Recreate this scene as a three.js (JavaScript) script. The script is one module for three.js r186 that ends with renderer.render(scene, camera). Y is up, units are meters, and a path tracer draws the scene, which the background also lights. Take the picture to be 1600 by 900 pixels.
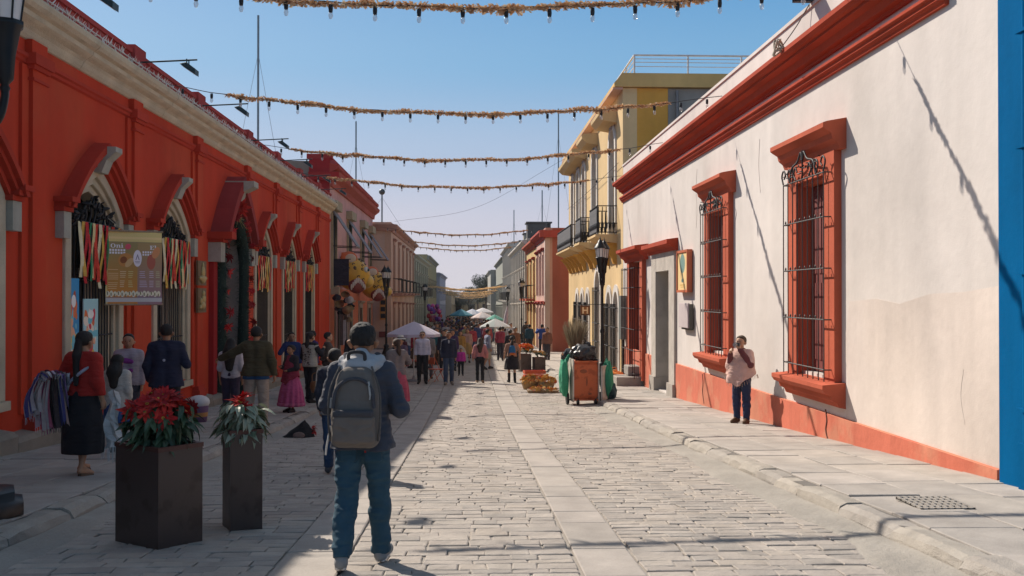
import * as THREE from 'three';
import { mergeGeometries } from 'three/addons/utils/BufferGeometryUtils.js';

// ---------- camera ----------
const F = 1556, YAW = -Math.atan(65 / F), PITCH = Math.atan(12 / F);
const scene = new THREE.Scene();
const camera = new THREE.PerspectiveCamera(2 * Math.atan(450 / F) * 180 / Math.PI, 16 / 9, 0.1, 2500);
camera.position.set(0, 1.7, 0);
camera.rotation.set(PITCH, YAW, 0, 'YXZ');
// ---------- sky ----------
const SUN = new THREE.Vector3(-1, 1.3, -1.22).normalize();
{
  const W = 1024, H = 512, d = new Float32Array(W * H * 4);
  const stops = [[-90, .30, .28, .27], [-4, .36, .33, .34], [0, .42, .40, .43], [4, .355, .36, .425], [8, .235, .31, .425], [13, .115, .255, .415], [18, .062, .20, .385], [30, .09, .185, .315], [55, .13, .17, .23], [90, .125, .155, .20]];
  const dir = new THREE.Vector3();
  for (let y = 0; y < H; y++) for (let x = 0; x < W; x++) {
    const th = ((y + .5) / H - .5) * Math.PI, ph = ((x + .5) / W - .5) * 2 * Math.PI;
    dir.set(Math.cos(ph) * Math.cos(th), Math.sin(th), Math.sin(ph) * Math.cos(th));
    const e = th * 180 / Math.PI;
    let i = 0; while (i < stops.length - 2 && stops[i + 1][0] < e) i++;
    let t = (e - stops[i][0]) / (stops[i + 1][0] - stops[i][0]); t = Math.max(0, Math.min(1, t)); t = t * t * (3 - 2 * t) * .5 + t * .5;
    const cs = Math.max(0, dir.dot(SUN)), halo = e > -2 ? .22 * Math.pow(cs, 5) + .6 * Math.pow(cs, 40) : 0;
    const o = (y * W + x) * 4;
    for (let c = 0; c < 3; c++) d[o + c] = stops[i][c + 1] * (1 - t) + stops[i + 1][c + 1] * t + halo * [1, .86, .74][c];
    d[o + 3] = 1;
  }
  const sky = new THREE.DataTexture(d, W, H, THREE.RGBAFormat, THREE.FloatType);
  sky.mapping = THREE.EquirectangularReflectionMapping; sky.magFilter = THREE.LinearFilter; sky.needsUpdate = true;
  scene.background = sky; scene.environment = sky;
}
// ---------- sun ----------
const sun = new THREE.DirectionalLight(new THREE.Color(1, .90, .785), 4.05);
sun.position.copy(SUN).multiplyScalar(120).add(new THREE.Vector3(0, 0, -40)); sun.target.position.set(0, 0, -40);
sun.castShadow = true; sun.shadow.mapSize.set(4096, 4096); sun.shadow.bias = -.0005; sun.shadow.normalBias = .03;
Object.assign(sun.shadow.camera, { left: -60, right: 60, top: 60, bottom: -60, near: 1, far: 300 });
scene.add(sun, sun.target);
// ---------- renderer, exposure, air ----------
const renderer = new THREE.WebGLRenderer({ antialias: true });
renderer.setSize(1024, 576); renderer.shadowMap.enabled = true;
renderer.toneMapping = THREE.LinearToneMapping; renderer.toneMappingExposure = 1.62;
scene.fog = new THREE.FogExp2(new THREE.Color(.62, .62, .68), .00022);

// ---------- small tools ----------
let seed = 7;
const rnd = (a = 1, b) => { seed = (seed * 1664525 + 1013904223) >>> 0; const r = seed / 4294967296; return b === undefined ? r * a : a + r * (b - a); };
const pick = (a) => a[Math.floor(rnd(a.length))];
const lerp = (a, b, t) => a + (b - a) * t, clamp = (x, a, b) => Math.max(a, Math.min(b, x));
const sm = (a, b, x) => { const t = clamp((x - a) / (b - a), 0, 1); return t * t * (3 - 2 * t); };
const h3 = (x, y, z) => { let n = Math.imul(x, 374761393) + Math.imul(y, 668265263) + Math.imul(z, 1274126177); n = Math.imul(n ^ (n >>> 13), 1274126177); return ((n ^ (n >>> 16)) >>> 0) / 4294967296; };
function n3(x, y, z) {
  const X = Math.floor(x), Y = Math.floor(y), Z = Math.floor(z), f = (t) => t * t * (3 - 2 * t), u = f(x - X), v = f(y - Y), w = f(z - Z);
  return lerp(lerp(lerp(h3(X, Y, Z), h3(X + 1, Y, Z), u), lerp(h3(X, Y + 1, Z), h3(X + 1, Y + 1, Z), u), v), lerp(lerp(h3(X, Y, Z + 1), h3(X + 1, Y, Z + 1), u), lerp(h3(X, Y + 1, Z + 1), h3(X + 1, Y + 1, Z + 1), u), v), w) * 2 - 1;
}
// ---------- tiling textures ----------
function tile(S, fn) {
  const d = new Uint8Array(S * S * 4);
  for (let y = 0; y < S; y++) for (let x = 0; x < S; x++) { const c = fn(x / S, y / S), o = (y * S + x) * 4; for (let k = 0; k < 3; k++) d[o + k] = clamp((c.length ? c[k] : c) * 255, 0, 255); d[o + 3] = 255; }
  const t = new THREE.DataTexture(d, S, S); t.wrapS = t.wrapT = THREE.RepeatWrapping; t.magFilter = t.minFilter = THREE.LinearFilter; t.needsUpdate = true; return t;
}
function vn(x, y, fx, fy, s) { // tiling value noise
  x *= fx; y *= fy; const X = Math.floor(x), Y = Math.floor(y), f = (t) => t * t * (3 - 2 * t), u = f(x - X), v = f(y - Y), m = (a, n) => ((a % n) + n) % n;
  const g = (i, j) => h3(m(i, fx), m(j, fy), s);
  return lerp(lerp(g(X, Y), g(X + 1, Y), u), lerp(g(X, Y + 1), g(X + 1, Y + 1), u), v);
}
const fbm = (x, y, f, o, s, fy = f) => { let a = .5, r = 0, n = 0; for (let i = 0; i < o; i++) { r += a * vn(x, y, f << i, fy << i, s + i); n += a; a *= .55; } return r / n; };
const TX = {
  plaster: tile(1024, (x, y) => { const a = fbm(x, y, 3, 7, 11), b = fbm(x, y, 24, 2, 21, 2), c = fbm(x, y, 60, 3, 31); const v = .80 + .34 * (a - .4) + .11 * (b - .5) + .07 * (c - .5); const w = fbm(x, y, 2, 4, 71); return [v, v * (1 - .03 * w), v * (1 - .09 * w)]; }),
  plasterBump: tile(1024, (x, y) => .6 * fbm(x, y, 8, 3, 41) + .3 * fbm(x, y, 40, 4, 42) + .1 * vn(x, y, 300, 300, 3)),
  stone: tile(512, (x, y) => { const a = fbm(x, y, 4, 6, 51), b = vn(x, y, 200, 200, 52); const v = .70 + .38 * (a - .4) + .12 * (b - .5); return [v, v * .985, v * .95]; }),
  stoneBump: tile(512, (x, y) => .7 * fbm(x, y, 10, 5, 61) + .3 * vn(x, y, 160, 160, 62)),
  fabric: tile(256, (x, y) => .82 + .2 * (fbm(x, y, 4, 5, 81) - .5) + .06 * Math.sin(x * 256 * Math.PI * .5) * Math.sin(y * 256 * Math.PI * .5)),
  wood: tile(512, (x, y) => { const v = .72 + .42 * (fbm(x, y, 40, 3, 91, 3) - .4) + .1 * fbm(x, y, 3, 3, 95); return [v, v * .95, v * .9]; }),
  facade: tile(1024, (x, y) => { const a = fbm(x, y, 4, 6, 111), b = fbm(x, y, 36, 3, 121, 2), c = fbm(x, y, 6, 5, 131), k = sm(.42, .62, c), v = .80 + .34 * (a - .42) + .16 * (b - .45) + .06 * (fbm(x, y, 90, 2, 141) - .5), gb = .74 + .26 * k; return [v, v * gb, v * gb]; }),
  folds: tile(512, (x, y) => { const r = (f, s, fy) => 1 - Math.abs(2 * fbm(x + .03 * vn(x, y, 6, 6, s), y, f, 2, s, fy) - 1) * 2.2; return .55 * Math.max(0, r(3, 151, 6)) + .3 * Math.max(0, r(5, 161, 13)) + .15 * fbm(x, y, 20, 3, 171); }),
  rust: tile(512, (x, y) => { const a = fbm(x, y, 5, 6, 101), k = sm(.52, .66, a); return [lerp(.95, .66, k), lerp(.95, .6, k), lerp(.95, .57, k)]; }),
};
const texAt = (name, per, py = per) => { const t = TX[name].clone(); t.repeat.set(1 / per, 1 / py); t.needsUpdate = true; return t; };
const cache = new Map();
function mat(col, o = {}) {
  const key = JSON.stringify([col, o]);
  if (cache.has(key)) return cache.get(key);
  const M = o.trans || o.coat || o.sheen || o.spec !== undefined ? THREE.MeshPhysicalMaterial : THREE.MeshStandardMaterial;
  const m = new M({ roughness: o.rough ?? .85, metalness: o.metal ?? 0, side: THREE.DoubleSide });
  if (Array.isArray(col)) m.color.setRGB(...col); else m.color.set(col);
  if (o.tex) m.map = texAt(o.tex, o.per ?? 2);
  if (o.bump) { m.bumpMap = texAt(o.bt ?? 'stoneBump', o.bper ?? o.per ?? 2); m.bumpScale = o.bump; }
  if (o.trans) { m.transmission = o.trans; m.thickness = 0; m.ior = o.ior ?? 1.45; }
  if (o.spec !== undefined) m.specularIntensity = o.spec;
  if (o.coat) { m.clearcoat = o.coat; m.clearcoatRoughness = .3; }
  if (o.sheen) { m.sheen = o.sheen; m.sheenRoughness = .6; m.sheenColor.setRGB(.6, .6, .6); }
  if (o.vc) m.vertexColors = true;
  cache.set(key, m); return m;
}
const plaster = (c, o = {}) => mat(c, { tex: 'plaster', per: 7, bump: .006, bt: 'plasterBump', bper: 2.3, rough: .95, spec: .35, ...o });
const stone = (c, o = {}) => mat(c, { tex: 'stone', per: 1.1, bump: .008, bper: .7, rough: .92, ...o });
const cloth = (c, o = {}) => mat(c, { tex: 'fabric', per: .35, bump: .011, bt: 'folds', bper: .6, rough: .95, ...o });
const paint = (c, o = {}) => mat(c, { rough: .5, tex: 'plaster', per: 1.2, ...o });
const wood = (c, o = {}) => mat(c, { tex: 'wood', per: .8, bump: .003, bt: 'wood', rough: .65, ...o });
const metal = (c, o = {}) => mat(c, { rough: .5, metal: .4, tex: 'stone', per: .5, ...o });
function canvasMat(w, h, draw, o = {}) {
  const cv = document.createElement('canvas'); cv.width = w; cv.height = h; const g = cv.getContext('2d'); draw(g, w, h);
  const t = new THREE.CanvasTexture(cv); t.colorSpace = THREE.SRGBColorSpace; t.magFilter = THREE.LinearFilter;
  return new THREE.MeshStandardMaterial({ map: t, roughness: o.rough ?? .6, side: THREE.DoubleSide });
}
// ---------- geometry ----------
const V = (x, y, z) => new THREE.Vector3(x, y, z);
function plain(g) { // non-indexed position + normal only (uv kept if asked)
  let r = g.index ? g.toNonIndexed() : g; if (!r.attributes.normal) r.computeVertexNormals();
  for (const k of Object.keys(r.attributes)) if (!['position', 'normal', 'uv', 'color'].includes(k)) r.deleteAttribute(k);
  return r;
}
function boxUV(g, off = 0) {
  const p = g.attributes.position, n = g.attributes.normal, uv = new Float32Array(p.count * 2);
  for (let i = 0; i < p.count; i += 3) {
    let nx = 0, ny = 0, nz = 0; for (let k = 0; k < 3; k++) { nx += Math.abs(n.getX(i + k)); ny += Math.abs(n.getY(i + k)); nz += Math.abs(n.getZ(i + k)); }
    for (let k = 0; k < 3; k++) { const x = p.getX(i + k) + off, y = p.getY(i + k) + off * .7, z = p.getZ(i + k) + off * 1.3; const j = (i + k) * 2; if (nx >= ny && nx >= nz) { uv[j] = z; uv[j + 1] = y; } else if (ny >= nz) { uv[j] = x; uv[j + 1] = z; } else { uv[j] = x; uv[j + 1] = y; } }
  }
  g.setAttribute('uv', new THREE.BufferAttribute(uv, 2)); return g;
}
function join(list, keepUV) {
  const gs = [list].flat(9).map(plain);
  if (!keepUV) gs.forEach((g) => g.deleteAttribute('uv'));
  const g = gs.length === 1 ? gs[0] : mergeGeometries(gs); return keepUV ? g : boxUV(g);
}
function box(x0, x1, y0, y1, z0, z1) { const g = new THREE.BoxGeometry(Math.abs(x1 - x0), Math.abs(y1 - y0), Math.abs(z1 - z0)); g.translate((x0 + x1) / 2, (y0 + y1) / 2, (z0 + z1) / 2); return g; }
function bbox(w, h, d, b = .01) { // bevelled box centred in x,z with base at y = 0
  const s = new THREE.Shape(); s.moveTo(-w / 2 + b, -d / 2 + b); s.lineTo(w / 2 - b, -d / 2 + b); s.lineTo(w / 2 - b, d / 2 - b); s.lineTo(-w / 2 + b, d / 2 - b); s.closePath();
  const g = new THREE.ExtrudeGeometry(s, { depth: h - 2 * b, bevelEnabled: true, bevelThickness: b, bevelSize: b, bevelSegments: 2, steps: 1 }); g.translate(0, 0, b); g.rotateX(-Math.PI / 2); return g;
}
function rod(a, b, r, r2 = r, n = 6) { const d = b.clone().sub(a), g = new THREE.CylinderGeometry(r2, r, d.length(), n, 1); g.translate(0, d.length() / 2, 0); g.applyQuaternion(new THREE.Quaternion().setFromUnitVectors(V(0, 1, 0), d.normalize())); g.translate(a.x, a.y, a.z); return g; }
const tube = (pts, r, seg = 24, n = 6, closed = false) => new THREE.TubeGeometry(new THREE.CatmullRomCurve3(pts, closed), seg, r, n, closed);
const lathe = (pts, n = 16) => new THREE.LatheGeometry(pts.map((p) => new THREE.Vector2(...p)), n);
const ball = (x, y, z, rx, ry = rx, rz = rx, n = 12) => { const g = new THREE.SphereGeometry(1, n, Math.max(6, n * .7 | 0)); g.scale(rx, ry, rz); g.translate(x, y, z); return g; };
// ---------- objects ----------
const used = new Map();
function numbered(n) { const k = used.get(n) ?? 0; used.set(n, k + 1); return k ? n + '_' + String(k).padStart(3, '0') : n; }
const origin = new WeakMap();
function tag(o, label, category, group) { o.userData = { label, category }; if (group) o.userData.group = group; return o; }
function thing(name, label, category, pos = [0, 0, 0], yaw = 0, group) {
  const o = new THREE.Group(); o.name = numbered(name); o.position.set(...pos); o.rotation.y = yaw; scene.add(o); origin.set(o, V(...pos)); return tag(o, label, category, group);
}
function add(parent, name, geos, m, data) { // part in the local axes of its thing
  const x = new THREE.Mesh(geos.isBufferGeometry ? geos : join(geos), m); x.name = parent === scene ? numbered(name) : name; x.castShadow = x.receiveShadow = true;
  origin.set(x, origin.get(parent) ?? V(0, 0, 0)); if (data) Object.assign(x.userData, data); parent.add(x); return x;
}
function wadd(parent, name, geos, m, data) { // part given in world axes (its thing is not turned)
  const g = join(geos), o = origin.get(parent) ?? V(0, 0, 0); g.translate(-o.x, -o.y, -o.z); return add(parent, name, g, m, data);
}
function struct(name, geos, m, kind = 'structure') { const x = add(scene, name, geos, m); x.userData.kind = kind; return x; }
function copy(o, pos, yaw = 0, label, group) { const c = o.clone(); c.name = numbered(o.name.replace(/_\d{3}$/, '')); c.userData = { ...o.userData }; scene.add(c); c.position.set(...pos); c.rotation.y = yaw; origin.set(c, V(...pos)); if (label) c.userData.label = label; if (group) c.userData.group = group; return c; }
// ---------- lie of the land: height of the street D metres ahead ----------
const GK = [[-60, 1.4], [-20, .7], [0, .15], [7, -.15], [10, -.30], [16.3, -.65], [25.4, -1.07], [33, -1.27], [40, -1.45], [80, -1.9], [150, -2.65], [400, -5], [2000, -9]];
function gk(D) { for (let i = 0; i < GK.length - 1; i++) if (D <= GK[i + 1][0]) return lerp(GK[i][1], GK[i + 1][1], (D - GK[i][0]) / (GK[i + 1][0] - GK[i][0])); return -9; }
const gy = (D) => (gk(D - 2) + gk(D - 1) + gk(D) + gk(D + 1) + gk(D + 2)) / 5;
const KL = -3.4, KR = 3.2, XL = -6.15, XR = 5.35, WALK = .13;
// ================= ground =================
function sheet(x0, x1, d0, d1, nx, nd, dy) {
  const p = [], idx = [];
  for (let j = 0; j <= nd; j++) for (let i = 0; i <= nx; i++) { const D = lerp(d0, d1, j / nd); p.push(lerp(x0, x1, i / nx), gy(D) + dy, -D); }
  for (let j = 0; j < nd; j++) for (let i = 0; i < nx; i++) { const a = j * (nx + 1) + i, b = a + nx + 1; idx.push(a, a + 1, b, b, a + 1, b + 1); }
  const g = new THREE.BufferGeometry(); g.setAttribute('position', new THREE.Float32BufferAttribute(p, 3)); g.setIndex(idx); g.computeVertexNormals(); return g;
}
struct('ground', sheet(-900, 900, -60, 1800, 2, 120, -.35), stone([.2, .18, .16], { per: 5 }));
const road = struct('road', sheet(KL, KR, -14, 330, 6, 240, -.014), stone([.42, .385, .35], { per: 1.6 }));
const walkL = struct('left_pavement', [sheet(XL - .4, KL - .1, -14, 330, 2, 240, WALK - .02), sheet(KL - .14, KL - .1, -14, 330, 1, 200, -.02)], stone([.17, .158, .145]));
const walkR = struct('right_pavement', [sheet(KR + .1, XR + .4, -14, 330, 2, 240, WALK - .02)], stone([.2, .185, .17]));
// one stone with softened rim: four corners [x, d], thickness t above the sheet, bevel b
function stoneGeo(c, y0, t, b, tiltX = 0, tiltD = 0) {
  const cx = (c[0][0] + c[1][0] + c[2][0] + c[3][0]) / 4, cd = (c[0][1] + c[1][1] + c[2][1] + c[3][1]) / 4, P = [];
  const ring = (s, y) => c.map(([x, d]) => { const ex = x + Math.sign(cx - x) * s, ed = d + Math.sign(cd - d) * s; return [ex, gy(ed) + y + y0 + (ex - cx) * tiltX + (ed - cd) * tiltD, -ed]; });
  const A = ring(0, -.03), B = ring(0, t - b), C = ring(b * 1.6, t), q = (a, e, f, g) => P.push(...a, ...e, ...f, ...a, ...f, ...g);
  for (let i = 0; i < 4; i++) { const k = (i + 1) % 4; q(A[i], A[k], B[k], B[i]); q(B[i], B[k], C[k], C[i]); }
  q(C[0], C[1], C[2], C[3]);
  const g = new THREE.BufferGeometry(); g.setAttribute('position', new THREE.Float32BufferAttribute(P, 3)); g.computeVertexNormals(); return g;
}
const setCols = [[.53, .475, .43], [.56, .505, .455], [.50, .45, .41], [.54, .48, .425], [.46, .42, .385]];
const settM = setCols.map((c) => stone(c, { per: .9, bump: .012, bper: .4 }));
function jit(x0, x1, d0, d1, j) { const r = () => rnd(-j, j); return [[x0 + r(), d0 + r()], [x1 + r(), d0 + r()], [x1 + r(), d1 + r()], [x0 + r(), d1 + r()]]; }
let nSett = 0; const bulk = settM.map(() => []);
for (const [xa, xb] of [[KL, -1.34], [-.86, .73], [1.17, KR]]) {
  let d = 5.2;
  while (d < 46) {
    const dep = rnd(.115, .19); let x = xa;
    while (x < xb - .02) {
      let len = rnd(.16, .40); if (xb - x - len < .14) len = xb - x; 
      const gap = rnd(.002, .0055), k = Math.floor(rnd(5)), g = stoneGeo(jit(x + gap, x + len - gap, d + gap, d + dep - gap, .011), 0, rnd(-.004, .003), .005, rnd(-.02, .02), rnd(-.03, .03));
      if (d > 6.1 && nSett < 300) { nSett++; add(road, 'sett', boxUV(plain(g), rnd(9)), settM[k]); } else bulk[k].push(g);
      x += len;
    }
    d += dep;
  }
}
const settFields = bulk.map((b, k) => add(road, 'sett_field', b, settM[k], { kind: 'stuff' }));
// bands of long dressed slabs down the street
for (const [x0, x1] of [[-1.33, -.87], [.74, 1.16]]) {
  let d = 4; const far = [];
  while (d < 60) { const L = rnd(.55, 1.05), g = stoneGeo(jit(x0 + .006, x1 - .006, d + .006, d + L - .006, .005), 0, rnd(.006, .012), .006, rnd(-.006, .006), rnd(-.006, .006)); if (d < 34) add(road, 'paving_slab', boxUV(plain(g), rnd(9)), stone(pick([[.465, .42, .385], [.44, .40, .365], [.485, .44, .40]]), { per: 1.3, bump: .003 })); else far.push(g); d += L; }
  add(road, 'slab_band', far, stone([.465, .42, .385], { per: 1.3 }), { kind: 'stuff' });
}
// worn cement gutters beside both kerbs
for (const [x0, x1, s] of [[KL, KL + .34, 1], [KR - .42, KR, -1]]) {
  const p = [], idx = []; let n = 0;
  for (let d = 3; d < 60; d += .25, n++) { const w = .12 * n3(d * .9, s, 2); for (let i = 0; i <= 4; i++) { const t = i / 4; p.push(s > 0 ? lerp(x0, x1 + w, t) : lerp(x0 - w, x1, t), gy(d) + .006 + .02 * (s > 0 ? 1 - t : t) + .008 * n3(d * 2, i, 5) - ((s > 0 ? i === 4 : i === 0) ? .03 : 0), -d); } }
  for (let j = 0; j < n - 1; j++) for (let i = 0; i < 4; i++) { const a = j * 5 + i; idx.push(a, a + 1, a + 5, a + 5, a + 1, a + 6); }
  const g = new THREE.BufferGeometry(); g.setAttribute('position', new THREE.Float32BufferAttribute(p, 3)); g.setIndex(idx); g.computeVertexNormals();
  add(road, 'gutter', boxUV(plain(g)), stone([.43, .40, .36], { per: 2.2, bump: .015 }));
}
// pavements: flagstones and kerb stones
const flagCols = [[.48, .44, .40], [.52, .475, .44], [.45, .415, .385], [.50, .455, .415]];
for (const [W, x0, x1, n] of [[walkL, XL - .2, KL - .24, 4], [walkR, KR + .24, XR + .1, 3]]) {
  const cw = (x1 - x0) / n, far = [];
  for (let i = 0; i < n; i++) {
    let d = 3 + rnd(.5);
    while (d < 60) { const L = rnd(.55, 1.0), g = stoneGeo(jit(x0 + i * cw + .006, x0 + (i + 1) * cw - .006, d + .006, d + L - .006, .008), WALK - .02, rnd(.014, .026), .006, rnd(-.008, .008), rnd(-.01, .01)); if (d > 5 && d < 32) add(W, 'flagstone', boxUV(plain(g), rnd(9)), stone(pick(flagCols), { per: 1.3, bump: .006 })); else far.push(g); d += L; }
  }
  add(W, 'flagstone_field', far, stone(flagCols[1], { per: 1.3 }), { kind: 'stuff' });
  const left = W === walkL, kx = left ? KL - .24 : KR, farK = [];
  let d = 3;
  while (d < 90) {
    const L = rnd(.6, 1.15), sag = rnd(-.02, .012), lean = rnd(-.05, .05) * .5, pts = [], N = 6, rows = [];
    const prof = left ? [[-.01, .09], [.02, .128], [.15, .132], [.215, .105], [.24, .05], [.245, -.05]] : [[.25, .09], [.22, .128], [.09, .132], [.025, .105], [0, .05], [-.005, -.05]];
    for (let j = 0; j <= N; j++) { const D = d + .006 + (L - .012) * j / N, e = (j === 0 || j === N) ? .012 : 0; rows.push(prof.map(([x, y], q) => [kx + x + lean * (j / N - .5) + .014 * n3(D * 3, q * 2, d), gy(D) + y + sag - e + .014 * n3(D * 4, q, 3 + d), -D])); }
    for (let j = 0; j < N; j++) for (let q = 0; q < 5; q++) { const a = rows[j][q], b = rows[j][q + 1], c = rows[j + 1][q + 1], f = rows[j + 1][q]; pts.push(...a, ...b, ...c, ...a, ...c, ...f); }
    for (const j of [0, N]) for (let q = 1; q < 5; q++) pts.push(...rows[j][0], ...rows[j][q], ...rows[j][q + 1]);
    const g = new THREE.BufferGeometry(); g.setAttribute('position', new THREE.Float32BufferAttribute(pts, 3)); g.computeVertexNormals();
    if (d < 34) add(W, 'kerb_stone', boxUV(plain(g), rnd(9)), stone(pick([[.48, .44, .39], [.44, .405, .37], [.51, .465, .41]]), { per: 1, bump: .015 })); else farK.push(g);
    d += L;
  }
  add(W, 'kerb_line', farK, stone([.47,.43,.39]), { kind: 'stuff' });
}
// iron grate and dark cover sunk in the right pavement
{ const bars = []; const X0 = 3.75, D0 = 8.15; for (let i = 0; i < 9; i++) bars.push(box(X0 + i * .055, X0 + i * .055 + .02, gy(D0) + WALK - .01, gy(D0) + WALK + .012, -D0 - .5, -D0)); for (let i = 0; i < 6; i++) bars.push(box(X0, X0 + .46, gy(D0) + WALK - .012, gy(D0) + WALK + .009, -D0 - .5 + i * .096, -D0 - .48 + i * .096)); add(walkR, 'drain_grate', [...bars, box(X0, X0 + .46, gy(D0) + WALK - .02, gy(D0) + WALK - .002, -D0 - .5, -D0)], stone([.42, .39, .36])); }
// ================= buildings =================
// A street front: u metres along the street, v height, o metres out of the wall plane towards the street.
class Front {
  constructor(X, s) { this.X = X; this.s = s; } // s = +1: the street lies towards +x
  x(o) { return this.X + this.s * o; }
  p(u, v, o) { return V(this.x(o), v, -u); }
  box(u0, u1, v0, v1, o0, o1) { return box(this.x(o0), this.x(o1), v0, v1, -u0, -u1); }
  shape(pts, holes, o0, o1, bevel = 0) {
    const S = new THREE.Shape(pts.map((q) => new THREE.Vector2(...q))); for (const h of holes ?? []) S.holes.push(new THREE.Path(h.map((q) => new THREE.Vector2(...q))));
    const g = new THREE.ExtrudeGeometry(S, { depth: Math.abs(o1 - o0) - (bevel ? bevel : 0), bevelEnabled: !!bevel, bevelThickness: bevel, bevelSize: bevel, bevelOffset: -bevel, bevelSegments: 1 });
    g.applyMatrix4(new THREE.Matrix4().set(0, 0, 1, Math.min(this.x(o0), this.x(o1)), 0, 1, 0, 0, -1, 0, 0, 0, 0, 0, 0, 1)); return g;
  }
  prof(pts, u0, u1) { // profile [o, v] swept along the street
    const S = new THREE.Shape(pts.map(([o, v]) => new THREE.Vector2(this.x(o), v))), g = new THREE.ExtrudeGeometry(S, { depth: u1 - u0, bevelEnabled: false }); g.translate(0, 0, -u1); return g;
  }
  rod(u0, v0, o0, u1, v1, o1, r, n = 5) { return rod(this.p(u0, v0, o0), this.p(u1, v1, o1), r, r, n); }
  tube(pts, r, seg = 20) { return tube(pts.map((q) => this.p(...q)), r, seg, 5); }
}
function building(name, label, X, u0) { return thing(name, label, 'building', [X, gy(u0), -u0]); }
const rectPts = (u0, u1, v0, v1) => [[u0, v0], [u1, v0], [u1, v1], [u0, v1]];
function archPts(uc, h, v0, vs, r, N = 9) { // opening: sill v0, spring vs, half width h, rise r; round when r = h, else a pointed arch with gently bowed sides
  const p = [[uc - h, v0], [uc + h, v0]], round = Math.abs(r - h) < 1e-6, b = .07 * h, L = Math.hypot(h, r);
  const at = (t) => round ? [h * Math.cos(t * Math.PI / 2), r * Math.sin(t * Math.PI / 2)] : [h * (1 - t) + 4 * t * (1 - t) * b * r / L, r * t + 4 * t * (1 - t) * b * h / L];
  for (let i = 0; i <= N; i++) { const [x, y] = at(i / N); p.push([uc + x, vs + y]); }
  for (let i = N - 1; i >= 0; i--) { const [x, y] = at(i / N); p.push([uc - x, vs + y]); }
  return p;
}
function archBand(uc, h0, r0, h1, r1, vs) { const o = archPts(uc, h1, vs, vs, r1, 12).slice(2), i = archPts(uc, h0, vs, vs, r0, 12).slice(2); return [...o, ...i.reverse()]; }
function bandPts(uc, h0, r0, h1, r1, v0, vs) { const o = archPts(uc, h1, v0, vs, r1, 12), i = archPts(uc, h0, v0, vs, r0, 12); return [[uc + h0, v0], ...o.slice(1), o[0], i[0], ...i.slice(2).reverse()]; }
const glassM = mat([.05, .05, .055], { rough: .12 }), darkM = mat([.02, .018, .017], { rough: .9 }), ironM = mat([.016, .016, .018], { rough: .55, metal: .3 });

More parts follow.
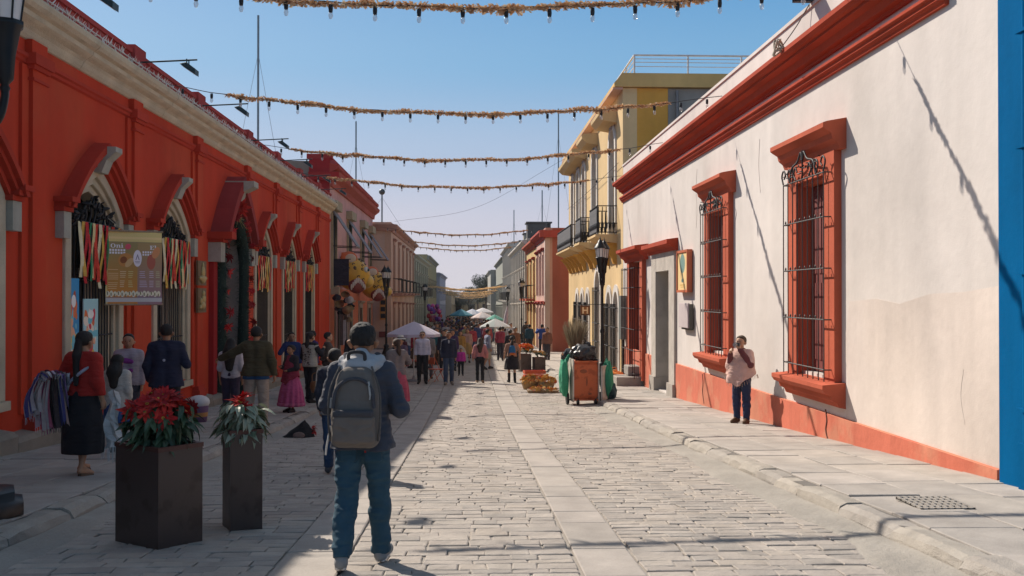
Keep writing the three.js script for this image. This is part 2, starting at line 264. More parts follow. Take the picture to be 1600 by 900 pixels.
// ---- 1. long red house on the left ----
const redM = plaster([.64, .084, .034], { tex: 'facade', per: 13 }), redTrim = plaster([.56, .062, .034], { per: 3 }), orangeM = plaster([.58, .115, .035]), creamM = stone([.80, .69, .50], { per: 1.8, bump: .014 }), jambM = stone([.70, .60, .44], { per: 1.6 }), greyStone = stone([.54, .52, .44], { per: .8 });
const A = new Front(XL, 1);
const red = building('red_house', 'long red house with pointed arch openings and a cream stone cornice', XL, 4);
const wins = [12.1, 16.55, 20.75, 29.8, 34.0, 38.15], pil = [5.8, 9.95, 14.25, 18.43, 22.6, 27.6, 31.7, 35.85, 40.3];
const doorU = 25.5, doorH = 1.15;
const winH = 1.06, sillAt = (u) => gy(u) + .75;
{
  const holes = wins.map((u) => archPts(u, winH, sillAt(u), 3.0, .66)); holes.push(archPts(doorU, doorH, gy(doorU) + .14, 3.0, .95)); holes.push(archPts(7.9, winH, sillAt(7.9), 3.0, .66));
  wadd(red, 'wall', A.shape(rectPts(4, 43.8, -2.2, 5.32), holes, -.45, 0), redM);
  wadd(red, 'side_wall', [box(XL - 16, XL - .45, -2.2, 5.9, -4.4, -4), box(XL - 16, XL - .45, -2.2, 5.9, -43.8, -43.4), box(XL - 16, XL - 15.6, -2.2, 5.9, -43.4, -4.4), box(XL - 5, XL - 4.8, -2.2, 5.3, -43.4, -4.4)], redM);
  wadd(red, 'roof', box(XL - 15.6, XL - .5, 5.36, 5.5, -43.4, -4.4), stone([.3, .2, .17]));
  wadd(red, 'floor', sheet(XL - 4.8, XL - .45, 4.4, 43.4, 1, 20, .1), stone([.2, .18, .16]));
  // cream cornice, one mesh per length of stone
  const cp = [[0, 5.24], [.03, 5.25], [.07, 5.30], [.09, 5.36], [.13, 5.40], [.2, 5.44], [.235, 5.47], [.25, 5.53], [.31, 5.56], [.355, 5.61], [.37, 5.67], [.35, 5.71], [.28, 5.735], [0, 5.77]];
  for (let u = 4; u < 43.7;) { const L = Math.min(u < 12 ? 3.95 : 4.15, 43.8 - u); wadd(red, 'cornice_stone', A.prof(cp.map(([o, v]) => [o + rnd(-.004, .004), v]), u + .008, u + L - .008), creamM); u += L; }
  wadd(red, 'parapet', [A.box(4, 43.8, 5.32, 6.06, -.42, .04), A.box(4, 43.8, 6.06, 6.14, -.46, .09)], plaster([.44, .065, .06]));
  for (const u of pil) wadd(red, 'parapet_pier', A.box(u - .3, u + .3, 5.77, 6.22, -.5, .13), plaster([.43, .065, .06]));
  // frieze moulding and pilasters
  wadd(red, 'frieze_moulding', A.prof([[0, 4.9], [.04, 4.92], [.05, 4.96], [.085, 4.98], [.085, 5.03], [0, 5.05]], 4, 43.8), redTrim);
  for (const u of pil) {
    const b = gy(u) + .42;
    const pl = wadd(red, 'pilaster', [A.box(u - .43, u + .43, b + .2, 4.88, 0, .045), A.box(u - .22, u + .22, b + .2, 4.86, 0, .1), A.box(u - .25, u + .25, 5.06, 5.25, 0, .1)], redM);
    wadd(pl, 'capital', [A.box(u - .27, u + .27, 4.84, 4.9, .002, .14), A.box(u - .31, u + .31, 4.9, 5.05, .002, .18), A.box(u - .26, u + .26, 4.68, 4.72, .002, .13)], redTrim);
    wadd(pl, 'pilaster_base', [A.box(u - .29, u + .29, b - .1, b + .12, .002, .17), A.box(u - .26, u + .26, b + .12, b + .21, .002, .135)], redTrim);
  }
  // stone plinth in courses that follow the slope
  for (let u = 4; u < 43.6;) {
    const L = rnd(1.1, 1.9), e = Math.min(u + L, 43.8), m = (u + e) / 2, isDoor = Math.abs(m - doorU) < doorH + .3;
    if (!isDoor) wadd(red, 'plinth_stone', A.prof([[-.02, gy(m) - .3], [.26, gy(m) - .3], [.26, gy(m) + .30], [.2, gy(m) + .36], [-.02, gy(m) + .40]], u + .006, e - .006), stone([.36, .31, .25], { bump: .012 }));
    u = e;
  }
}
const shutM = wood([.24, .17, .12]), paneM = mat([.03, .03, .032], { rough: .2 }), greyWood = wood([.50, .41, .33]);
function redWindow(u, ribbons) {
  const s = sillAt(u), W = wadd(red, 'window', A.shape(archPts(u, winH + .02, s, 3.0, .68), null, -.42, -.38), paneM);
  wadd(W, 'stone_frame', [A.shape(bandPts(u, winH - .02, .64, winH + .2, .86, s - .02, 3.0), null, -.2, .05, .012), A.shape(bandPts(u, winH - .11, .52, winH + .01, .67, s, 3.0), null, -.28, -.015, .012), A.shape(bandPts(u, winH - .2, .4, winH - .1, .54, s, 3.0), null, -.33, -.08, .012)], jambM);
  wadd(W, 'sill', A.box(u - winH - .24, u + winH + .24, s - .14, s - .02, -.4, .1), jambM);
  for (const k of [-1, 1]) wadd(W, 'shutter', [0, 1, 2].map((i) => A.box(u + k * (.5 + i * .17), u + k * (.5 + i * .17) + k * .155, s + .02, 2.95, -.36, -.33 + .02 * (i % 2))), k > 0 ? greyWood : shutM);
  wadd(W, 'transom', A.box(u - winH + .1, u + winH - .1, 2.06, 2.16, -.37, -.31), shutM);
  wadd(W, 'mullion', A.box(u - .05, u + .05, s, 3.0, -.37, -.31), shutM);
  // hood, feet, keystone and impost blocks
  const hd = wadd(W, 'hood', [A.shape(archBand(u, winH + .17, .84, winH + .34, 1.04, 3.02), null, -.01, .11), A.shape(archBand(u, winH + .26, .96, winH + .4, 1.12, 3.02), null, -.012, .19), A.shape(archBand(u, winH + .34, 1.05, winH + .45, 1.18, 3.02), null, -.014, .26)], redTrim);
  for (const k of [-1, 1]) { wadd(hd, 'hood_foot', [A.box(u + k * (winH + .16), u + k * (winH + .52), 2.96, 3.03, -.01, .15), A.box(u + k * (winH + .2), u + k * (winH + .5), 3.025, 3.1, -.01, .22), A.box(u + k * (winH + .24), u + k * (winH + .54), 3.095, 3.17, -.01, .28)], redTrim); wadd(W, 'impost_block', A.box(u + k * (winH + .21), u + k * (winH + .47), 2.56, 2.955, -.01, .13), greyStone); }
  wadd(W, 'keystone', A.prof([[-.01, 3.7], [.17, 3.7], [.25, 3.9], [.4, 4.04], [.4, 4.12], [-.01, 4.12]], u - .15, u + .15), greyStone);
  // iron grille with a leafy crest
  const bars = []; for (let i = 0; i <= 15; i++) bars.push(A.rod(u - .98 + i * .1307, s, -.04, u - .98 + i * .1307, 2.82, -.04, .011, 4)); for (const v of [s + .2, s + .95, 1.95, 2.8]) bars.push(A.rod(u - 1.05, v, -.04, u + 1.05, v, -.04, .014, 4));
  const gr = wadd(W, 'grille', bars, ironM), cr = [];
  for (let i = -4; i <= 4; i++) { const hgt = .52 - Math.abs(i) * .09, x = u + i * .2; cr.push(A.tube([[x, 2.8, -.04], [x + .06, 2.8 + hgt * .5, 0], [x - .02, 2.8 + hgt, .02], [x - .09, 2.8 + hgt * .8, .02], [x - .05, 2.8 + hgt * .62, 0]], .022, 14)); for (let j = 0; j < 5; j++) { const b = ball(0, 0, 0, .075, .03, .015, 6); b.rotateX(rnd(-.8, .8)); b.rotateY(rnd(6)); b.rotateZ(rnd(-1.2, 1.2)); b.translate(A.x(rnd(-.05, .06)), 2.84 + hgt * rnd(.1, 1), -(x + rnd(-.09, .09))); cr.push(b); } }
  wadd(gr, 'crest', cr, ironM);
}
for (const u of wins) redWindow(u);
redWindow(7.9);
{ // the doorway with the tall hood
  const u = doorU, b = gy(u) + .14, D = wadd(red, 'doorway', [A.shape(bandPts(u, doorH - .02, .93, doorH + .3, 1.2, b, 3.0), null, -.3, .06, .015)], stone([.40, .34, .30], { per: 1.4 }));
  const hd = wadd(D, 'hood', [A.shape(archBand(u, doorH + .27, 1.17, doorH + .5, 1.5, 3.02), null, -.01, .3), A.shape(archBand(u, doorH + .42, 1.38, doorH + .66, 1.7, 3.02), null, -.012, .46)], plaster([.38, .055, .05], { per: 3 }));
  for (const k of [-1, 1]) { wadd(hd, 'hood_foot', [A.box(u + k * (doorH + .3), u + k * (doorH + .75), 2.96, 3.04, -.01, .36), A.box(u + k * (doorH + .38), u + k * (doorH + .82), 3.035, 3.2, -.01, .58)], redTrim); wadd(D, 'impost_block', A.box(u + k * (doorH + .31), u + k * (doorH + .72), 2.5, 2.955, -.01, .3), greyStone); wadd(D, 'door_pilaster', A.box(u + k * (doorH + .32), u + k * (doorH + .66), b, 2.5, -.01, .12), plaster([.40, .03, .03])); }
  wadd(D, 'keystone', A.prof([[-.01, 4.0], [.3, 4.0], [.42, 4.3], [.72, 4.44], [.72, 4.58], [-.01, 4.58]], u - .26, u + .26), greyStone);
  const lf = wadd(D, 'door_leaf', [box(XL - 1.5, XL - .4, b, 2.95, -u - doorH + .02, -u - doorH + .1), A.box(u + doorH - .12, u + doorH - .02, b, 3, -.44, -.34)], wood([.33, .23, .17]));
  wadd(lf, 'door_panel', [box(XL - 1.35, XL - .55, b + .2, b + 1.2, -u - doorH + .08, -u - doorH + .12), box(XL - 1.35, XL - .55, b + 1.35, 2.75, -u - doorH + .08, -u - doorH + .12)], wood([.28, .19, .14]));
  wadd(D, 'door_step', A.prof([[-.5, b - .5], [.3, b - .5], [.3, b - .02], [-.5, b]], u - doorH - .3, u + doorH + .3), stone([.36, .32, .27]));
}
// ---- 2. white house with red mouldings on the right ----
const whiteM = plaster([.73, .68, .65], { per: 9 }), terra = plaster([.54, .125, .068], { per: 2.5 }), terraCornice = plaster([.46, .07, .034], { per: 2.5 }), dadoM = plaster([.62, .24, .15], { tex: 'facade', per: 4, bump: .012 });
const B = new Front(XR, -1);
const wh = building('white_house', 'single storey white house with red cornice and terracotta base', XR, 9.85);
const bw = [15.2, 21.1];
{
  const holes = bw.map((u) => rectPts(u - .62, u + .62, .5, 3.5)); holes.push(rectPts(26.35, 28.25, gy(27.3) + .16, 2.38), rectPts(30.6, 32.6, -.82, 2.8));
  wadd(wh, 'wall', B.shape([[9.75, -.6], [34.7, -2.2], [34.7, 6.22], [9.75, 6.22]], holes, -.45, 0), whiteM);
  wadd(wh, 'side_wall', [box(XR + .45, XR + 14, -2.2, 6.2, -10.25, -9.85), box(XR + .45, XR + 14, -2.2, 6.2, -34.7, -34.3), box(XR + 13.6, XR + 14, -2.2, 6.2, -34.3, -10.25), box(XR + 4, XR + 4.2, -2.2, 5.4, -34.3, -10.25)], whiteM);
  wadd(wh, 'roof', box(XR + .46, XR + 13.6, 5.4, 5.55, -34.3, -10.25), stone([.35, .3, .27]));
  wadd(wh, 'floor', sheet(XR + .45, XR + 4, 10.25, 34.3, 1, 12, .12), stone([.2, .18, .16]));
  wadd(wh, 'coping', B.box(9.85, 34.7, 6.22, 6.28, -.5, .03), whiteM);
  wadd(wh, 'cornice', B.prof([[0, 5.27], [.05, 5.27], [.06, 5.31], [.13, 5.33], [.17, 5.42], [.27, 5.46], [.27, 5.50], [.33, 5.51], [.38, 5.56], [.38, 5.63], [.33, 5.65], [0, 5.68]], 10.9, 34.75), terraCornice);
  wadd(wh, 'string_course', B.prof([[0, 4.96], [.05, 4.96], [.06, 5.0], [.1, 5.03], [.1, 5.07], [.14, 5.09], [.14, 5.13], [0, 5.15]], 10.9, 34.75), terraCornice);
  // terracotta base, in lengths parted by cracks
  for (let u = 9.85; u < 34.6;) { const L = rnd(2.2, 4.6), e = Math.min(u + L, 34.7); if (!(u < 28.9 && e > 25.6)) wadd(wh, 'dado', B.prof([[-.02, gy(e) - .3], [.045, gy(e) - .3], [.04, -.06], [-.02, -.045]], u, e - .004), dadoM); else { if (u < 25.6) wadd(wh, 'dado', B.prof([[-.02, gy(e) - .3], [.045, gy(e) - .3], [.04, -.06], [-.02, -.045]], u, 25.6), dadoM); if (e > 28.9) wadd(wh, 'dado', B.prof([[-.02, gy(e) - .3], [.045, gy(e) - .3], [.04, -.06], [-.02, -.045]], 28.9, e), dadoM); } u = e; }
  wadd(wh, 'repainted_patch', B.shape([[9.87, -.05], [14.0, -.06], [13.9, .4], [14.05, 1.0], [13.85, 1.62], [12.9, 1.66], [12.2, 1.6], [11.4, 1.72], [10.6, 1.74], [9.87, 1.8]], null, 0, .003), plaster([.73, .645, .59], { per: 5 }));
  // cement patch and hairline cracks in the base
  for (const [u, v0, v1] of [[22.6, -.1, -.75], [14.7, 0, -.5]]) wadd(wh, 'crack', B.tube([[u, v0, .043], [u - .06, lerp(v0, v1, .3), .044], [u - .02, lerp(v0, v1, .6), .045], [u - .16, v1, .046]], .012), mat([.14, .05, .035]));
}
for (const [u, pts] of [[18.2, [[0, 4.6], [.06, 4.1], [-.04, 3.6]]], [23.3, [[0, 4.7], [.1, 4.2], [.02, 3.7], [.09, 3.3]]], [10.6, [[0, .9], [.06, .6], [-.03, .3]]]]) wadd(wh, 'crack', B.tube(pts.map(([a, v]) => [u + a, v, .0015]), .0045, 24), plaster([.60, .54, .49]));
const maroon = wood([.19, .035, .03]), sillPatch = stone([.5, .46, .36]);
function whiteWindow(u) {
  const W = wadd(wh, 'window', B.box(u - .6, u + .6, .5, 3.5, -.4, -.36), paneM);
  wadd(W, 'frame', [B.box(u - 1.05, u - .63, .42, 3.82, -.02, .11), B.box(u + .63, u + 1.05, .42, 3.82, -.02, .11), B.box(u - .63, u + .63, 3.5, 3.82, -.02, .108), B.box(u - .635, u - .56, .5, 3.5, -.4, .05), B.box(u + .56, u + .635, .5, 3.5, -.4, .05), B.box(u - .56, u + .56, 3.44, 3.505, -.4, .05)], terra);
  wadd(W, 'hood', [B.prof([[0, 3.8], [.1, 3.8], [.13, 3.88], [.2, 3.94], [.22, 4.02], [.3, 4.07], [.34, 4.1], [.34, 4.17], [.28, 4.19], [0, 4.24]], u - 1.25, u + 1.25)], terra);
  wadd(W, 'sill', [B.prof([[0, .08], [.1, .1], [.13, .17], [.2, .2], [.22, .27], [.3, .3], [.34, .36], [.34, .42], [0, .45]], u - 1.2, u + 1.2)], terra);
  for (let i = 0; i < 4; i++) wadd(W, 'shutter', [B.box(u - .1 + i * .165, u + .055 + i * .165, .52, 3.42, -.16, -.12), B.box(u - .08 + i * .165, u + .035 + i * .165, .7, 1.9, -.12, -.105), B.box(u - .08 + i * .165, u + .035 + i * .165, 2.05, 3.25, -.12, -.105)], maroon);
  wadd(W, 'curtain', Array.from({ length: 5 }, (_, i) => B.box(u - .54 + i * .078, u - .475 + i * .078, .55, 3.2, -.2, -.16 - .015 * (i % 2))), cloth([.62, .60, .55]));
  // cage of bars standing off the wall
  const o = .22, g = [];
  for (let i = 0; i <= 8; i++) g.push(B.rod(u - .93 + i * .2325, .45, o, u - .93 + i * .2325, 3.52, o, .0095, 5));
  for (const v of [.62, 1.35, 2.1, 2.85, 3.5]) { g.push(B.rod(u - .93, v, o, u + .93, v, o, .011, 5), B.rod(u - .93, v, o, u - .93, v, .09, .011, 5), B.rod(u + .93, v, o, u + .93, v, .09, .011, 5)); if (v > 1 && v < 3) for (let i = 0; i < 8; i++) g.push(ball(B.x(o), v + .03, -(u - .815 + i * .2325), .014, .03, .014, 5)); }
  const G = wadd(W, 'grille', g, mat([.09, .085, .08], { rough: .5, metal: .4 })), c = [];
  for (const k of [-1, 1]) c.push(B.tube([[u + k * .6, 3.52, o], [u + k * .5, 3.72, o], [u + k * .22, 3.8, o], [u + k * .06, 3.93, o], [u + k * .02, 3.8, o]], .017, 20), B.tube([[u + k * .93, 3.52, o], [u + k * 1.0, 3.66, o], [u + k * .9, 3.74, o], [u + k * .82, 3.66, o], [u + k * .88, 3.6, o]], .014, 16), B.tube([[u + k * .3, 3.52, o], [u + k * .4, 3.62, o], [u + k * .32, 3.72, o], [u + k * .24, 3.64, o]], .014, 14), B.rod(u + k * .45, 3.5, o, u + k * .45, 3.74, o, .012), B.tube([[u + k * .62, 3.52, o], [u + k * .7, 3.66, o], [u + k * .62, 3.73, o], [u + k * .56, 3.64, o]], .013, 14));
  for (let i = 0; i < 26; i++) { const b = ball(0, 0, 0, .045, .016, .01, 5); b.rotateX(rnd(6)); b.rotateY(rnd(6)); b.translate(B.x(o + rnd(-.02, .02)), 3.56 + rnd(.02, .22), -(u + rnd(-.9, .9))); c.push(b); }
  c.push(B.rod(u, 3.5, o, u, 3.95, o, .014)); wadd(G, 'crest', c, mat([.03, .028, .03], { rough: .6, metal: .3 }));
}
bw.forEach(whiteWindow);
{ // narrow window and doorway at the far end
  const u = 31.6, W = wadd(wh, 'window', B.box(30.6, 32.6, -.82, 2.8, -.42, -.38), paneM);
  wadd(W, 'frame', [B.box(30.15, 30.58, -.9, 2.82, -.02, .13), B.box(32.62, 33.05, -.9, 2.82, -.02, .13), B.box(30.58, 30.66, -.82, 2.8, -.4, .06), B.box(32.54, 32.62, -.82, 2.8, -.4, .06)], terra);
  for (let i = 0; i < 5; i++) wadd(W, 'shutter', B.box(30.7 + i * .37, 31.05 + i * .37, -.8, 2.75, -.2 - .02 * (i % 2), -.14), maroon);
  wadd(W, 'hood', B.prof([[0, 2.8], [.12, 2.8], [.16, 2.9], [.28, 2.98], [.3, 3.06], [.42, 3.12], [.42, 3.22], [0, 3.27]], 29.75, 33.6), terraCornice);
  const g = []; for (let i = 0; i <= 8; i++) g.push(B.rod(30.3 + i * .325, -.85, .34, 30.3 + i * .325, 2.6, .34, .011)); for (const v of [-.7, 0, .65, 1.3, 1.95, 2.55]) g.push(B.rod(30.3, v, .34, 32.9, v, .34, .013), B.rod(30.3, v, .34, 30.3, v, .1, .013), B.rod(32.9, v, .34, 32.9, v, .1, .013)); wadd(W, 'grille', g, ironM);
  const b = gy(27.3) + .16, D = wadd(wh, 'doorway', [B.box(25.65, 26.36, b - .2, 2.9, -.3, .07), B.box(28.24, 28.9, b - .2, 2.9, -.3, .07), B.box(26.36, 28.24, 2.38, 2.9, -.3, .068)], stone([.60, .55, .50], { per: 1.3 }));
  wadd(D, 'jamb_foot', [B.box(25.6, 26.38, b - .3, b + .35, -.28, .13), B.box(28.22, 28.95, b - .3, b + .35, -.28, .13)], stone([.48, .44, .40]));
  wadd(D, 'door_leaf', [box(XR + .4, XR + 1.4, b, 2.36, -28.2, -28.12), box(XR + .5, XR + 1.3, b + .2, b + 1.3, -28.12, -28.09), box(XR + .5, XR + 1.3, b + 1.5, 2.2, -28.12, -28.09)], wood([.16, .14, .115]));
  wadd(D, 'hood', B.prof([[0, 2.88], [.1, 2.88], [.14, 2.96], [.22, 3.02], [.3, 3.05], [.3, 3.16], [0, 3.2]], 25.45, 29.3), terraCornice);
  wadd(D, 'door_step', B.prof([[-.4, b - .6], [.25, b - .6], [.25, b - .04], [-.4, b - .02]], 26.2, 28.4), stone([.42, .38, .34]));
}
// ---- 3. blue house nearest on the right ----
{
  const bl = building('blue_house', 'bright blue rendered house front beside the white house', XR, 2), blue = plaster([.0, .115, .31], { per: 3, rough: .95, spec: .08 });
  wadd(bl, 'wall', [B.box(-3, 9.74, -.9, 6.6, -.45, .015), box(XR + .45, XR + 10, -.9, 6.6, -9.74, -9.5), box(XR + .45, XR + 10, -.9, 6.6, 2.6, 3)], blue);
  wadd(bl, 'pilaster', [B.box(9.24, 9.74, -.9, 6.3, 0, .075), B.box(8.3, 9.12, -.9, 6.3, 0, .06)], blue);
  const pb = B.box(9.12, 9.28, gy(9) + .1, gy(9) + .55, 0, .14); wadd(bl, 'pipe_foot', pb, blue);
  const pipe = wadd(bl, 'downpipe', [B.rod(9.2, gy(9) + .5, .085, 9.2, 6.2, .085, .05, 10), B.tube([[8.9, 6.4, .09], [8.9, 3.0, .09], [8.98, 2.5, .1], [9.06, 1.95, .1], [9.06, gy(9) + .1, .1]], .034, 40)], blue);
  wadd(pipe, 'pipe_bracket', [.6, 1.9, 3.1, 4.2].map((v) => B.box(9.1, 9.3, v, v + .03, .02, .15)), blue);
  wadd(bl, 'roof', box(XR + .4, XR + 10, 6.6, 6.7, -9.84, 3), blue);
}
// ---- 4. yellow two storey house with balconies ----
{
  const yl = building('yellow_house', 'yellow two storey house with iron balconies and arched windows', XR, 34.7), yM = plaster([.74, .545, .295], { per: 6 }), ochre = plaster([.78, .41, .085]), conc = plaster([.33, .32, .30], { per: 3 }), wM = plaster([.72, .69, .66]);
  const up = [[37.25, .75], [42.6, .8], [46.6, .62], [49.1, .62], [51.7, .62]], lo = [[36.3, .62], [38.2, .62], [41.6, .85], [45.2, .6], [47.4, .6], [49.6, .6]];
  const holes = [...up.map(([u, h]) => archPts(u, h, 3.95, 7.2, h)), ...lo.map(([u, h], i) => archPts(u, h, -1.25, i === 2 ? 1.9 : 1.25, h))];
  wadd(yl, 'wall', B.shape(rectPts(34.75, 54, -2.4, 9.0), holes, -.5, 0), yM);
  wadd(yl, 'painted_return', box(XR + .5, XR + 1.6, -2, 9.0, -35.1, -34.76), ochre);
  wadd(yl, 'side_wall', [box(XR + .5, XR + 14, -2, 9, -54, -53.6), box(XR + 13.6, XR + 14, -2, 9, -53.6, -35.1)], ochre);
  wadd(yl, 'concrete_wall', [box(XR + 1.602, XR + 13.6, -2, 8.45, -35.1, -34.74), box(XR + 1.602, XR + 13.6, 8.452, 9.0, -35.15, -34.8)], conc);
  wadd(yl, 'floor', [box(XR + .5, XR + 13.6, 3.7, 3.9, -53.6, -35.1), box(XR + 3, XR + 3.1, -2, 9, -53.6, -35.1)], conc);
  const rf = wadd(yl, 'roof', [B.prof([[-13.6, 9.02], [.3, 9.02], [.32, 9.06], [.32, 9.16], [.03, 9.5], [-13.6, 9.5]], 34.6, 54.3)], plaster([.72, .49, .2]));
  wadd(rf, 'eave_board', B.prof([[.01, 8.93], [.36, 8.94], [.36, 9.0], [.01, 9.018]], 34.66, 54.25), plaster([.66, .42, .33]));
  for (const [u0, u1] of [[36.1, 38.4], [41.5, 43.7], [45.7, 52.6]]) wadd(yl, 'canopy', B.prof([[0, 8.02], [.5, 8.1], [.68, 8.28], [.7, 8.42], [.62, 8.48], [0, 8.52]], u0, u1), yM);
  for (const [u, h] of up) { const W = wadd(yl, 'window', B.shape(archPts(u, h + .02, 3.95, 7.2, h + .02), null, -.42, -.38), mat([.06, .055, .05], { rough: .2 })); wadd(W, 'frame', B.shape(bandPts(u, h - .02, h - .02, h + .26, h + .26, 3.95, 7.2), null, -.12, .06), wM); wadd(W, 'shutter', [B.box(u - h + .04, u - .03, 4, 7.2, -.3, -.25), B.box(u + .03, u + h - .04, 4, 7.2, -.3, -.25)], wood([.30, .24, .15])); wadd(W, 'keystone', B.box(u - .3, u + .3, 7.2 + h + .2, 7.95, 0, .1), plaster([.4, .4, .42])); }
  lo.forEach(([u, h], i) => { const s = i === 2 ? 1.9 : 1.25, W = wadd(yl, i === 2 ? 'doorway' : 'window', B.shape(archPts(u, h + .02, -1.25, s, h + .02), null, -.45, -.4), mat([.04, .04, .05], { rough: .25 })); wadd(W, 'frame', B.shape(bandPts(u, h - .02, h - .02, h + .24, h + .24, -1.3, s), null, -.15, .05), wM); wadd(W, 'shutter', [B.box(u + .02, u + h - .04, -1.2, s, -.3, -.24)], wood([.44, .33, .18])); const g = []; for (let k = 0; k <= 6; k++) g.push(B.rod(u - h + k * h / 3, -1.1, .14, u - h + k * h / 3, s + .15, .14, .014)); for (const v of [-1.05, -.2, .55, s]) g.push(B.rod(u - h, v, .14, u + h, v, .14, .018), B.rod(u - h, v, .14, u - h, v, 0, .016), B.rod(u + h, v, .14, u + h, v, 0, .016)); wadd(W, 'grille', g, ironM); wadd(W, 'crossbar', [-.35, .55].map((v) => B.box(u - h + .05, u - .02, v, v + .12, -.38, -.3)), wM); });
  for (const [u0, u1] of [[36.1, 38.5], [41.6, 43.7], [45.7, 52.7]]) {
    const b = wadd(yl, 'balcony', [B.prof([[0, 3.62], [.35, 3.66], [.72, 3.82], [.8, 3.86], [.8, 3.94], [0, 3.94]], u0, u1)], yM), g = [];
    for (const v of [4.02, 4.35, 4.98]) g.push(B.rod(u0 + .05, v, .72, u1 - .05, v, .72, v > 4.5 ? .03 : .018), B.rod(u0 + .05, v, .72, u0 + .05, v, 0, .02), B.rod(u1 - .05, v, .72, u1 - .05, v, 0, .02));
    const bal = (u, o) => { const l = lathe([[.016, 0], [.016, .1], [.05, .2], [.06, .3], [.02, .4], [.016, .95]], 6); l.translate(B.x(o), 4.0, -u); g.push(l); };
    for (let u = u0 + .05; u < u1; u += .14) bal(u, .72); for (let o = .12; o < .7; o += .14) { bal(u0 + .05, o); bal(u1 - .05, o); }
    wadd(b, 'railing', g, ironM);
    if (u0 > 30) wadd(b, 'railing_cloth', B.box(u0 + .1, u1 - .1, 4.04, 4.9, .735, .745), cloth([.11, .11, .12]));
    for (let u = u0 + .25; u < u1; u += (u1 - u0 - .5) / Math.max(1, Math.round((u1 - u0) / 1.7)) - 1e-6) wadd(b, 'corbel', B.prof([[0, 2.85], [.12, 2.87], [.2, 3.1], [.45, 3.45], [.62, 3.6], [0, 3.66]], u - .13, u + .13), ochre);
  }
  const rl = []; for (let i = 0; i <= 5; i++) rl.push(rod(V(XR + .4 + i * 1.9, 9.5, -34.7), V(XR + .4 + i * 1.9, 10.15, -34.7), .035)); for (const v of [9.75, 9.9, 10.02]) rl.push(rod(V(XR + .4, v, -34.7), V(XR + 10, v, -34.7), .014)); rl.push(rod(V(XR + .4, 10.15, -34.7), V(XR + 10, 10.15, -34.7), .035), rod(V(XR + .4, 10.15, -34.7), V(XR + .4, 10.15, -54), .035)); for (let u = 36.6; u < 54; u += 1.9) rl.push(rod(V(XR + .4, 9.5, -u), V(XR + .4, 10.15, -u), .035)); for (const v of [9.75, 9.95]) rl.push(rod(V(XR + .4, v, -34.7), V(XR + .4, v, -54), .014));
  wadd(rf, 'roof_railing', rl, paint([.75, .75, .75]));
  wadd(yl, 'drainpipe', [rod(V(XR + 1.9, 5, -34.65), V(XR + 1.9, 8.9, -34.65), .06)], metal([.25, .25, .26]));
  wadd(yl, 'wall_lamp', [ball(XR + 1.1, 5.85, -34.5, .2, .16, .2), rod(V(XR + 1.1, 5.95, -34.74), V(XR + 1.1, 5.95, -34.5), .03)], metal([.05, .05, .05]));
}
